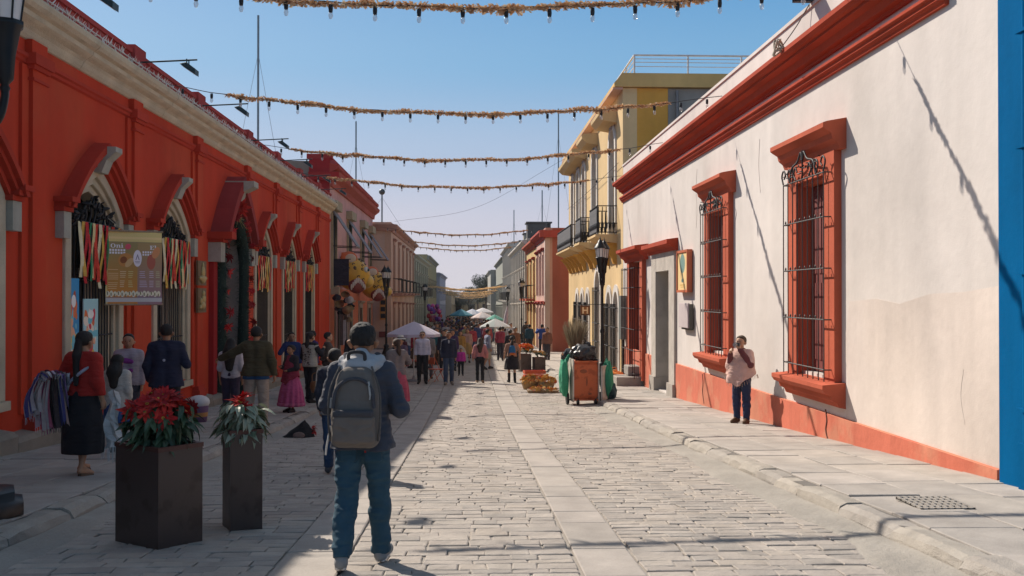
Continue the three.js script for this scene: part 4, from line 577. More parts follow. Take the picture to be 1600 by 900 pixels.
// ---- refuse cart with sacks ----
{
  const cx = 2.86, cd = 25.1, cy = gy(cd), rustO = paint([.52, .12, .035], { tex: 'rust', per: .7, rough: .65 }), greyP = paint([.55, .52, .45], { tex: 'rust', per: .8 });
  const t = thing('refuse_cart', 'rusty orange hand cart with cream side boards beside the right kerb', 'cart', [cx, cy, -cd], .06);
  const drum = bbox(.6, .98, .7, .11); drum.translate(0, .14, 0); add(t, 'drum', [drum], rustO);
  add(t, 'drum_rim', [box(-.32, .32, 1.08, 1.12, .33, .37), box(-.32, .32, .13, .17, .345, .375)], rustO);
  add(t, 'dent', [ball(-.06, .86, .352, .09, .05, .008), ball(.02, .6, .352, .02, .11, .008), ball(.1, .3, .352, .05, .03, .008)], mat([.26, .08, .035]));
  for (const k of [-1, 1]) add(t, 'side_board', [box(k * .305, k * .335, .1, 1.16, -.42, .39)], greyP);
  const bd = bbox(.26, .86, .05, .015); bd.rotateY(.9); bd.translate(.46, .14, .34); add(t, 'loose_board', [bd], greyP);
  add(t, 'axle', [rod(V(-.42, .13, .05), V(.42, .13, .05), .02)], ironM);
  for (const [x, z, r] of [[-.42, .05, .16], [.42, .05, .16], [-.2, .33, .09], [.24, .33, .09]]) { const w = new THREE.TorusGeometry(r - .03, .032, 8, 18); w.rotateY(Math.PI / 2); w.translate(x, r, z); const h = new THREE.CylinderGeometry(r * .4, r * .4, .05, 10); h.rotateZ(Math.PI / 2); h.translate(x, r, z); const wh2 = add(t, 'wheel', [w], mat([.02, .02, .02])); add(wh2, 'hub', [h, box(x - .01, x + .01, r - .01 - r * .7, r + .01 + r * .7, z - .015, z + .015)], metal([.3, .3, .3])); }
  add(t, 'handle', [tube([V(-.33, .95, -.4), V(-.33, 1.1, -.6), V(0, 1.12, -.66), V(.33, 1.1, -.6), V(.33, .95, -.4)], .018, 24)], ironM);
  const lump = (rx, ry, rz, amp, f, s) => { const g = new THREE.IcosahedronGeometry(1, 5); const p = g.attributes.position; for (let i = 0; i < p.count; i++) { const v = V(p.getX(i), p.getY(i), p.getZ(i)); const k = 1 + amp * n3(v.x * f + s, v.y * f * .6, v.z * f) + amp * .5 * n3(v.x * f * 2.3, v.y * f + s, v.z * f * 2.3); p.setXYZ(i, v.x * rx * k, v.y * ry * k, v.z * rz * k); } g.computeVertexNormals(); return g; };
  const sackL = thing('sack', 'green mesh sack hanging on the left side of the cart', 'sack', [cx - .5, cy + .14, -cd]); add(sackL, 'bag', [lump(.13, .46, .3, .16, 2.5, 3).translate(0, .52, 0)], cloth([.05, .36, .20])); add(sackL, 'tied_neck', [rod(V(.06, .95, 0), V(.14, 1.12, 0), .06, .03)], cloth([.04, .3, .17]));
  const sackR = thing('sack', 'green and dark mesh sack hanging on the right side of the cart', 'sack', [cx + .58, cy + .1, -cd + .05]); add(sackR, 'bag', [lump(.17, .48, .32, .16, 2.5, 8).translate(0, .54, 0)], cloth([.035, .27, .15])); add(sackR, 'dark_bag', [lump(.15, .24, .25, .2, 3, 4).translate(.12, .25, -.1)], cloth([.04, .09, .1]));
  const bag = thing('rubbish_bag', 'black rubbish bag heaped on top of the cart', 'bag', [cx, cy + 1.13, -cd]); add(bag, 'bag', [lump(.34, .22, .32, .2, 3, 2).translate(.0, .16, 0)], mat([.02, .02, .022], { rough: .35 })); add(bag, 'bag_knot', [lump(.07, .09, .07, .3, 3, 2).translate(.12, .36, 0)], mat([.02, .02, .022], { rough: .35 }));
  const br = thing('twig_broom', 'tall dry twig broom standing up behind the cart', 'broom', [cx - .1, cy + .9, -cd - .9]); add(br, 'broom_handle', [rod(V(0, -.85, 0), V(-.03, .45, 0), .015)], wood([.3, .2, .1])); const tw = [[], []]; for (let i = 0; i < 420; i++) { const a = rnd(6.283), s = Math.sqrt(rnd(1)), L = rnd(.75, 1.15); tw[i % 2].push(rod(V(-.02 + .04 * Math.cos(a) * s, .28, .04 * Math.sin(a) * s), V(-.02 + .36 * Math.cos(a) * s + rnd(-.05, .05), .28 + L * (1 - .25 * s), .36 * Math.sin(a) * s), .005, .003, 3)); } [[.30, .24, .15], [.22, .17, .10]].forEach((c, i) => add(br, 'twig_bundle', tw[i], mat(c), { kind: 'stuff' })); add(br, 'binding', [rod(V(-.02, .26, 0), V(-.02, .36, 0), .06)], cloth([.3, .2, .1]));
}
// ---- ribbons, banner, posters and carved plaques on the red house ----
{
  const cols = [[.62, .025, .03], [.03, .28, .12], [.85, .70, .34], [.75, .06, .03], [.85, .75, .48], [.75, .45, .08]];
  const say = ['red green and cream ribbons hanging in the window behind the menu banner', 'ribbons hanging in the window left of the tall doorway', 'ribbons hanging in the first window past the tall doorway', 'ribbons hanging in the second window past the tall doorway', 'ribbons hanging in the window nearest the pink house'];
  [16.7, 20.95, 29.8, 34.0, 38.15].forEach((u, k) => { const t = thing('ribbon_streamer', say[k], 'ribbons', [XL, 1.85, -u], 0, 'ribbon bunches in the red house windows'); add(t, 'rail', [rod(V(.03, 1.02, -.95), V(.03, 1.02, .8), .014)], ironM);
    for (let i = 0; i < 19; i++) { const z = -.92 + i * .096, L = rnd(.86, 1.06), P = [], w = .062; for (let j = 0; j <= 8; j++) { const y = 1.02 - L * j / 8, zz = z + .035 * Math.sin(j * .8 + i) * j / 8, x = .05 + .02 * Math.sin(i * 2 + j * .7); P.push([x, y, zz - w + .01 * j / 8], [x + .012 * Math.sin(i), y, zz + w]); } const q = []; for (let j = 0; j < 8; j++) { const [a, b, c, d] = [P[2 * j], P[2 * j + 1], P[2 * j + 3], P[2 * j + 2]]; q.push(...a, ...b, ...c, ...a, ...c, ...d); } const g = new THREE.BufferGeometry(); g.setAttribute('position', new THREE.Float32BufferAttribute(q, 3)); g.computeVertexNormals(); add(t, 'ribbon', [g], cloth(k > 1 ? pick([cols[0], cols[3], cols[5], cols[2]]) : cols[(i * 5 + (i >> 2)) % 6])); } });
  // menu banner hung square to the wall
  const bn = thing('menu_banner', 'cream edged menu banner with orange drawings hung square to the red wall', 'banner', [XL + .03, 1.55, -17.0], .58);
  const art = canvasMat(512, 850, (g, w, h) => {
    g.fillStyle = '#9c8a5c'; g.fillRect(0, 0, w, h); const gr = g.createLinearGradient(0, h * .2, 0, h * .9); gr.addColorStop(0, '#a08c58'); gr.addColorStop(1, '#d98a30'); g.fillStyle = gr; g.fillRect(0, 130, w * .56, h - 130); const g2 = g.createLinearGradient(0, h * .2, 0, h * .9); g2.addColorStop(0, '#b0905c'); g2.addColorStop(1, '#a07a80'); g.fillStyle = g2; g.fillRect(w * .56, 130, w * .44, h - 130);
    g.fillStyle = '#e6cc84'; g.fillRect(0, 0, w, 118); g.fillRect(0, 0, 16, h); g.fillStyle = '#f3d492'; g.fillRect(0, 60, w, 26);
    g.fillStyle = '#efe9ee'; g.font = 'bold 66px serif'; g.fillText('Oni', 40, 190); g.fillText('El', 395, 205); for (let r = 0; r < 2; r++) for (let i = 0; i < 6; i++) { g.fillRect(32 + i * 25, 205 + r * 32, 18, 24); g.fillRect(330 + i * 22, 225 + r * 30, 15, 22); }
    g.fillStyle = '#e05468'; g.beginPath(); g.ellipse(200, 175, 26, 34, .3, 0, 7); g.fill(); g.fillStyle = '#c98a45'; g.beginPath(); g.ellipse(175, 330, 62, 80, .2, 0, 7); g.fill(); g.fillStyle = '#8f4f22'; g.beginPath(); g.ellipse(160, 330, 30, 40, .2, 0, 7); g.fill(); g.fillStyle = '#d8b27c'; g.beginPath(); g.ellipse(212, 360, 28, 60, .5, 0, 7); g.fill();
    g.fillStyle = '#b65f4b'; g.beginPath(); g.ellipse(410, 350, 40, 90, 0, 0, 7); g.fill(); g.fillStyle = '#d78f5b'; g.beginPath(); g.ellipse(455, 240, 34, 70, .3, 0, 7); g.fill();
    g.fillStyle = '#efe6ec'; g.beginPath(); g.ellipse(285, 310, 38, 98, 0, 0, 7); g.fill(); g.strokeStyle = '#7d6d80'; g.lineWidth = 6; g.beginPath(); g.moveTo(270, 330); g.lineTo(285, 270); g.lineTo(300, 330); g.stroke(); g.fillStyle = '#8a7a8c'; g.fillRect(262, 345, 46, 5); g.fillRect(266, 360, 38, 5);
    for (const [x, c, n] of [[24, '#e3c08e', 92], [130, '#e6cfa8', 58], [205, '#d8d08e', 52], [305, '#cdbcd2', 76], [395, '#d6c5d6', 40], [455, '#c2c79a', 40]]) { g.fillStyle = c; for (let i = 0; i < 11; i++) { const y = 440 + i * 22; if ((i + x) % 5 === 0) continue; g.fillRect(x, y, n * (.6 + .4 * Math.abs(Math.sin(i * 3 + x))), 7); } }
    g.fillStyle = '#e6dcc0'; for (let i = 0; i < 15; i++) { g.beginPath(); g.ellipse(20 + i * 33, 725, 17, 32 + 6 * Math.sin(i * 2), 0, 0, 7); g.fill(); } g.fillStyle = '#7b6b3f'; for (let i = 0; i < 15; i++) g.fillRect(12 + i * 33, 700 + (i % 3) * 12, 9, 36); g.fillStyle = '#c9c2c0'; g.fillRect(0, 775, w, 45); g.fillStyle = '#8d8390'; g.fillRect(0, 762, w, 8);
  });
  const pg = new THREE.PlaneGeometry(.92, 1.24, 10, 8); { const p = pg.attributes.position; for (let i = 0; i < p.count; i++) p.setZ(i, .02 * Math.sin(p.getX(i) * 5) + .01 * Math.sin(p.getY(i) * 7)); pg.computeVertexNormals(); } pg.translate(.46, .62, 0);
  add(bn, 'printed_sheet', pg, art); add(bn, 'batten', [rod(V(-.02, 1.25, 0), V(.94, 1.25, 0), .018), rod(V(-.02, 0, 0), V(.94, 0, 0), .018)], wood([.4, .3, .2])); add(bn, 'cord', [rod(V(0, 1.25, 0), V(-.03, 1.5, 0), .006), rod(V(.3, 1.25, 0), V(.0, 1.5, -.1), .005)], mat([.5, .45, .35]));
  const poster = (label, u, v, w, h, bg, seed0) => { const t = thing('poster', label, 'poster', [XL + .01, v, -u]); const m = canvasMat(128, 256, (g, W, H) => { g.fillStyle = bg; g.fillRect(0, 0, W, H); let s = seed0; const r = () => (s = (s * 16807) % 2147483647) / 2147483647; for (let i = 0; i < 26; i++) { g.fillStyle = ['#e8703a', '#f0b08a', '#f3e3d0', '#d8324a', '#6fc3cf', '#f2c23c', '#b34e2a'][Math.floor(r() * 7)]; g.beginPath(); g.ellipse(W * (.15 + .7 * r()), H * (.2 + .7 * r()), 6 + 16 * r(), 10 + 26 * r(), r() * 3, 0, 7); g.fill(); } g.fillStyle = '#f4f0ea'; g.beginPath(); g.ellipse(W * .5, H * .25, 26, 18, 0, 0, 7); g.fill(); }); const p = new THREE.PlaneGeometry(w, h); p.rotateY(Math.PI / 2); p.translate(0, h / 2, 0); add(t, 'print', p, m); add(t, 'backing', [box(-.015, -.004, 0, h, -w / 2, w / 2)], paint([.6, .6, .6])); };
  poster('tall blue and red ice cream poster at the left window edge', 15.7, .55, .42, 1.42, '#1c8fc4', 77);
  poster('pale blue poster with orange figures inside the window grille', 16.4, .65, .62, 1.0, '#a8d5d8', 1234);
  for (const [v, l] of [[1.93, 'upper gilded carved plaque beside the tall doorway'], [1.32, 'lower gilded carved plaque beside the tall doorway']]) { const t = thing('carved_plaque', l, 'plaque', [XL + .09, v, -22.62], 0, 'gilded plaques'); add(t, 'board', [box(0, .05, 0, .55, -.34, .34)], wood([.20, .13, .06])); add(t, 'relief', v > 1.5 ? [ball(.06, .14, 0, .05, .1, .2, 12), ball(.06, .3, 0, .05, .14, .1, 12), ball(.06, .42, 0, .03, .1, .05, 10), ball(.06, .16, .2, .04, .05, .1, 8), ball(.06, .16, -.2, .04, .05, .1, 8)] : [ball(.06, .3, -.05, .05, .12, .11, 12), ball(.06, .43, -.02, .05, .07, .07, 12), ball(.06, .16, 0, .05, .1, .18, 12), ball(.06, .26, .16, .04, .08, .06, 8), ball(.06, .12, .2, .04, .06, .07, 8)], metal([.62, .48, .22], { metal: .55, rough: .5 })); }
  // evergreen wreath round the doorway
  const w = thing('door_garland', 'dark evergreen garland with red flowers framing the tall doorway', 'garland', [XL + .12, gy(doorU) + .15, -doorU]); const b0 = gy(doorU) + .15, path = [V(0, 0, doorH + .02), ...archPts(0, doorH + .02, 0, 3.0 - b0, .95).slice(2).reverse().map(([u, v]) => V(0, v, -u)), V(0, 0, -doorH - .02)]; path.reverse();
  const cv = new THREE.CatmullRomCurve3(path, false, 'centripetal'); add(w, 'garland_core', [new THREE.TubeGeometry(cv, 90, .15, 7)], mat([.012, .03, .022]));
  const nd = [[], [], []]; for (let i = 0; i < 5200; i++) { const p = cv.getPointAt(rnd(1)), a = rnd(6.283), e = rnd(-1, 1), q = V(Math.cos(a), e, Math.sin(a)).normalize().multiplyScalar(rnd(.18, .33)), s = V(rnd(-.02, .02), rnd(-.02, .02), rnd(-.02, .02)); const g = new THREE.BufferGeometry(); g.setAttribute('position', new THREE.Float32BufferAttribute([p.x + s.x, p.y + s.y, p.z + s.z, p.x - s.x, p.y - s.y, p.z - s.z, p.x + q.x, p.y + q.y, p.z + q.z], 3)); g.computeVertexNormals(); nd[i % 3].push(g); } [[.02, .055, .035], [.012, .035, .028], [.035, .07, .04]].forEach((c, i) => add(w, 'evergreen_needles', nd[i], mat(c, { rough: .7 }), { kind: 'stuff' }));
  for (let i = 0; i < 26; i++) { const p = cv.getPointAt((i + .5) / 26), f = add(w, 'flower', flowerG, redPetal[i % 3]); f.position.set(p.x + .24, p.y + rnd(-.1, .1), p.z + rnd(-.14, .14)); f.rotation.set(rnd(-.5, .5), rnd(6), -1.3); f.scale.setScalar(i === 13 ? 1.8 : rnd(.65, 1.1)); }
  add(w, 'straw_bow', Array.from({ length: 22 }, () => rod(V(.2, 4.0 - b0 - .35, .2), V(.25 + rnd(-.1, .12), 3.75 - b0 - rnd(0, .4), .15 + rnd(-.45, .35)), .007, .004, 3)), mat([.55, .42, .15]));
  // frayed white fringe of lights lying on the cream cornice
  const fr = thing('icicle_lights', 'frayed white string of lights lying along the cream cornice', 'string lights', [XL + .32, 5.75, -6]); const fs = []; for (let i = 0; i < 1500; i++) { const z = -rnd(0, 37.5), L = rnd(.04, .11), dx = rnd(-.05, .07); fs.push(new THREE.BufferGeometry().setAttribute('position', new THREE.Float32BufferAttribute([dx, 0, z, dx + rnd(-.02, .02), 0, z + rnd(.01, .025), dx + rnd(-.06, .06), L, z + rnd(-.05, .05)], 3))); fs[i].computeVertexNormals(); } add(fr, 'fringe', fs, mat([.7, .68, .64]), { kind: 'stuff' }); add(fr, 'cable', [tube([V(0, .01, 0), V(.02, .015, -12), V(-.01, .01, -25), V(0, .01, -37.5)], .012, 60, 4)], mat([.6, .58, .54]));
}
// ---- signs on the right ----
{
  const p1 = thing('wall_sign', 'cream sign with a green tree in a red wooden frame by the white house door', 'sign', [XR - .02, 1.78, -24.35], Math.PI / 2 + Math.PI); const m = canvasMat(128, 256, (g, w, h) => { g.fillStyle = '#e2c48a'; g.fillRect(0, 0, w, h); g.fillStyle = '#6f8f86'; g.beginPath(); g.ellipse(62, 78, 34, 62, 0, 0, 7); g.fill(); g.fillStyle = '#5b7a76'; g.fillRect(58, 110, 8, 70); g.beginPath(); g.ellipse(62, 188, 14, 12, 0, 0, 7); g.fill(); g.fillStyle = '#c9a052'; g.fillRect(30, 212, 66, 8); g.fillRect(38, 226, 50, 6); });
  const pl = new THREE.PlaneGeometry(1.12, .98); pl.translate(0, .52, .105); add(p1, 'print', pl, m); add(p1, 'frame', [box(-.62, .62, 0, .06, .0, .13), box(-.62, .62, .98, 1.04, 0, .13), box(-.62, -.56, .06, .98, 0, .13), box(.56, .62, .06, .98, 0, .13), box(-.56, .56, .06, .98, 0, .1)], paint([.58, .15, .06]));
  const p2 = thing('wall_plaque', 'pale plaque with dark bracket below the framed tree sign', 'sign', [XR - .02, .9, -24.15], Math.PI / 2 + Math.PI); add(p2, 'tablet', [bbox(1.0, .6, .05).translate(0, .02, .11)], plaster([.66, .58, .60])); add(p2, 'bracket', [box(.5, .56, .0, .6, 0, .1), box(-.5, .5, -.03, .1, .0, .07)], metal([.12, .13, .12]));
  const hs = thing('hanging_sign', 'small square brown sign with a pale H hung by the yellow house', 'sign', [4.62, gy(40) + 2.35, -40]); const hm = canvasMat(128, 128, (g) => { g.fillStyle = '#4a2b12'; g.fillRect(0, 0, 128, 128); g.fillStyle = '#8a531f'; g.fillRect(10, 10, 108, 108); g.fillStyle = '#e6c8a0'; g.fillRect(24, 18, 20, 92); g.fillRect(86, 18, 18, 92); g.fillRect(40, 54, 50, 18); }); const hp = new THREE.PlaneGeometry(.36, .36); hp.translate(0, .2, .026); add(hs, 'print', hp, hm); add(hs, 'board', [box(-.2, .2, 0, .4, -.02, .024)], wood([.2, .1, .05])); add(hs, 'sign_arm', [rod(V(-.2, .44, 0), V(.74, .44, 0), .014), rod(V(-.15, .4, 0), V(-.15, .44, 0), .01), rod(V(.15, .4, 0), V(.15, .44, 0), .01)], ironM);
  const ub = thing('meter_box', 'grey electricity meter box with a dark pipe at the white house corner', 'meter box', [XR - .01, -.3, -34.1]); add(ub, 'cabinet', [bbox(.2, 1.5, .5).translate(-.1, .5, 0)], metal([.22, .25, .25])); add(ub, 'pipe', [rod(V(-.1, -1.0, .1), V(-.1, .55, .1), .05)], ironM);
  const st = thing('stone_step', 'two worn stone blocks forming a step under the narrow barred window', 'step', [4.9, gy(30.9) + WALK - .01, -30.9]); add(st, 'step_block', [bbox(.85, .3, 1.1, .03)], stone([.45, .41, .37])); add(st, 'step_block', [bbox(.4, .3, .9, .03).translate(.2, .3, -.3)], stone([.40, .37, .34]));
  const ob = thing('orange_bag', 'orange plastic bag lying at the foot of the yellow house', 'bag', [4.85, gy(33.4) + WALK + .004, -33.4]); add(ob, 'bag', [(() => { const g = new THREE.IcosahedronGeometry(1, 4), p = g.attributes.position; for (let i = 0; i < p.count; i++) { const k = 1 + .25 * n3(p.getX(i) * 2, p.getY(i) * 2, p.getZ(i) * 2 + 4); p.setXYZ(i, p.getX(i) * .3 * k, Math.max(-.14, p.getY(i) * .2 * k) + .14, p.getZ(i) * .26 * k); } g.computeVertexNormals(); return g; })()], mat([.72, .25, .05], { rough: .5 })); add(ob, 'bag_handle', [tube([V(-.1, .26, 0), V(-.05, .42, 0), V(.05, .42, 0), V(.1, .26, 0)], .015)], mat([.72, .25, .05]));
}
// ---- spotted cat sculptures and shop wares on the pink house ----
function cat(label, x, y, d, s) {
  const t = thing('cat_sculpture', label, 'sculpture', [x, y, -d], .35), gold = paint([.72, .40, .04], { rough: .45 }), P = [];
  const g = new THREE.SphereGeometry(1, 40, 28), p = g.attributes.position; for (let i = 0; i < p.count; i++) { let X = p.getX(i), Y = p.getY(i), Z = p.getZ(i); const fx = X > 0 ? 1 + .12 * X : 1; p.setXYZ(i, X * .8 * s * fx, (Y * .85 - .25 * Math.max(0, X)) * s, Z * .75 * s); } g.computeVertexNormals();
  add(t, 'head', [g], gold); const sn = ball(.72 * s, -.42 * s, 0, .34 * s, .34 * s, .5 * s, 20); add(t, 'muzzle', [sn], paint([.78, .50, .10], { rough: .45 }));
  add(t, 'jaw', [ball(.1 * s, -.62 * s, .5 * s, .42 * s, .4 * s, .3 * s, 20)], paint([.25, .04, .03])); add(t, 'teeth', Array.from({ length: 9 }, (_, i) => ball((-.22 + i * .08) * s, (-.62 + .22 * Math.cos((i - 4) * .5)) * s, .76 * s, .05 * s, .15 * s, .06 * s, 8)), paint([.7, .6, .55]));
  for (const k of [-1, 1]) { const e = add(t, 'ear', [ball(-.28 * s, .66 * s, k * .5 * s, .42 * s, .34 * s, .1 * s, 16)], paint([.70, .16, .05])); add(e, 'ear_inside', [ball(-.22 * s, .66 * s, k * .57 * s, .28 * s, .22 * s, .07 * s, 12)], paint([.62, .5, .4])); const ey = add(t, 'eye', [ball(.55 * s, .12 * s, k * .55 * s, .15 * s, .13 * s, .13 * s, 14)], paint([.75, .75, .7], { rough: .2 })); add(ey, 'pupil', [ball(.63 * s, .12 * s, k * .63 * s, .07 * s, .08 * s, .07 * s, 10)], paint([.02, .06, .08], { rough: .2 })); }
  add(t, 'nose', [ball(1.0 * s, -.34 * s, 0, .1 * s, .1 * s, .2 * s, 12)], paint([.02, .02, .02]));
  for (let i = 0; i < 44; i++) { const a = rnd(-2.4, 1.3), b = rnd(-.35, 1.2), d2 = V(Math.cos(b) * Math.cos(a), Math.sin(b), Math.sin(-a) * Math.cos(b)); if (d2.x > .72) continue; const q = V(d2.x * .8 * s * (d2.x > 0 ? 1 + .12 * d2.x : 1), (d2.y * .85 - .25 * Math.max(0, d2.x)) * s, d2.z * .75 * s), tr = new THREE.TorusGeometry(.055 * s, .022 * s, 5, 9, rnd(3.5, 6)); tr.applyQuaternion(new THREE.Quaternion().setFromUnitVectors(V(0, 0, 1), d2)); tr.translate(q.x, q.y, q.z); add(t, 'spot', [tr], paint([.03, .025, .02])); }
  add(t, 'bracket', [rod(V(-.7 * s, 0, 0), V(-1.2 * s, .1, 0), .06), rod(V(-.5 * s, .7 * s, 0), V(-1.2 * s, .9 * s, 0), .04)], ironM); return t;
}
cat('yellow black spotted big cat head mounted over the pink house shop', -5.6, 2.8, 47.5, .98);
cat('second spotted cat head, farther and partly hidden by the first', -5.3, 2.35, 55, .95);
{
  const sb = thing('shop_cloth', 'dark patterned cloth panel hung square to the pink house', 'cloth panel', [XL + .05, 2.15, -44.4]); add(sb, 'cloth', [box(0, .72, 0, 1.15, -.015, .015)], cloth([.03, .03, .05])); add(sb, 'cloth_pole', [rod(V(-.05, 1.17, 0), V(.8, 1.17, 0), .02)], ironM); add(sb, 'stone_bracket', [box(-.4, .3, -.4, -.06, -.2, .2)], stone([.5, .42, .3]));
  const hw = thing('hanging_wares', 'dark hats and pale cloths hung round the pink house shop door', 'wares', [XL + .3, -.6, -43.9]); for (let i = 0; i < 12; i++) { const x = rnd(0, .5), y = rnd(1.2, 2.4), z = rnd(-1.6, .2); add(hw, 'hat', [lathe([[.2, 0], [.19, .03], [.11, .04], [.1, .14], [0, .16]], 12).rotateX(rnd(-1.5, 1.5)).translate(x, y, z)], cloth(pick([[.03, .03, .04], [.5, .45, .42], [.3, .2, .1], [.05, .05, .06]]))); } for (let i = 0; i < 5; i++) { const x = rnd(.05, .3); add(hw, 'hanging_cloth', [box(x, x + .16, rnd(.1, .3), rnd(1.1, 1.5), -.3 - i * .3, -.26 - i * .3)], cloth(pick([[.6, .5, .45], [.12, .1, .09], [.55, .5, .5]]))); }
  const lamp2 = thing('wall_signal', 'dark signal with three square lenses on the peach house corner', 'signal', [-4.95, .2, -62.6]); add(lamp2, 'housing', [box(-.7, -.3, 0, 1.3, 0, .2)], paint([.6, .3, .08])); for (let i = 0; i < 3; i++) add(lamp2, 'lens', [box(-.64, -.36, .1 + i * .42, .38 + i * .42, .2, .24)], ironM);
  const sg = thing('wall_plaque', 'small dark red plaque on the peach house side wall', 'sign', [-5.5, -.9, -63.06]); add(sg, 'tablet', [bbox(.5, .34, .06)], paint([.25, .06, .05])); add(sg, 'tablet_rim', [box(-.27, .27, -.02, .0, -.04, .05)], paint([.2, .05, .04]));
}
// ---- umbrellas ----
function umbrella(label, x, d, r, hEdge, hTop, col, group, n = 6) {
  const y = gy(d), t = thing('market_umbrella', label, 'umbrella', [x, y, -d], rnd(1), group), rise = hTop - hEdge;
  for (let i = 0; i < n; i++) { const P = [], a0 = i / n * 6.283, a1 = (i + 1) / n * 6.283, N = 5, row = []; for (let j = 0; j <= N; j++) { const q = j / N, rr = r * q, yy = hTop - rise * (.85 * q + .15 * q * q), dip = .05 * r * q * q; row.push([[rr * Math.cos(a0), yy, rr * Math.sin(a0)], [rr * .97 * Math.cos((a0 + a1) / 2), yy + .2 * dip, rr * .97 * Math.sin((a0 + a1) / 2)], [rr * Math.cos(a1), yy, rr * Math.sin(a1)]]); } row.push(row[N].map(([X, Y, Z]) => [X * 1.005, Y - .1, Z * 1.005])); for (let j = 0; j <= N; j++) for (let k = 0; k < 2; k++) { const [A1, B1, C1, D1] = [row[j][k], row[j][k + 1], row[j + 1][k + 1], row[j + 1][k]]; P.push(...A1, ...B1, ...C1, ...A1, ...C1, ...D1); } const g = new THREE.BufferGeometry(); g.setAttribute('position', new THREE.Float32BufferAttribute(P, 3)); g.computeVertexNormals(); add(t, 'canopy_panel', [g], mat(Array.isArray(col[0]) ? col[i % col.length] : col, { rough: .9, trans: .25 })); add(t, 'rib', [rod(V(0, hTop - .03, 0), V(r * Math.cos(a0), hEdge - .01, r * Math.sin(a0)), .01)], mat([.4, .4, .4])); }
  add(t, 'pole', [rod(V(0, .05, 0), V(0, hTop + .05, 0), .022)], paint([.6, .58, .55])); add(t, 'foot', [lathe([[.25, 0], [.25, .06], [.06, .09], [.04, .2], [0, .2]], 12)], stone([.4, .4, .4])); return t;
}
umbrella('lilac market umbrella shading the stall behind the man with backpack', -2.0, 35.4, .98, 1.68, 2.12, [.56, .51, .60], null);
umbrella('pale grey umbrella over the flower stall in the mid street', 1.4, 56, .9, 1.6, 2.05, [[.62, .62, .60], [.62, .62, .60], [.40, .45, .43]], null);
umbrella('teal blue umbrella over the far crowd', -.85, 92, 1.1, 1.95, 2.5, [[.03, .22, .30], [.08, .30, .38]], null);
umbrella('white and blue umbrella far off beside the teal one', .2, 98, 1.15, 1.95, 2.5, [[.6, .62, .70], [.45, .5, .62]], null);
umbrella('pinkish white umbrella in front of the white and blue one', 1.0, 84, 1.0, 1.8, 2.3, [[.68, .55, .52], [.66, .62, .62]], null);
umbrella('sea green umbrella at the right of the far umbrellas', 1.95, 80, .75, 1.7, 2.1, [.10, .36, .28], null);
umbrella('white umbrella farthest off above the crowd', 1.4, 112, 1.2, 2.1, 2.6, [.66, .64, .66], null);
{ const f = thing('closed_umbrella', 'folded pale umbrella leaning upright behind the grey one', 'umbrella', [2.05, gy(64), -64]); add(f, 'folded_canopy', [lathe([[.03, 1.2], [.16, 1.3], [.12, 2.2], [.02, 2.75], [0, 2.75]], 8).rotateZ(-.12)], cloth([.62, .55, .58])); add(f, 'pole', [rod(V(0, 0, 0), V(.16, 1.4, 0), .02)], paint([.6, .6, .6])); }
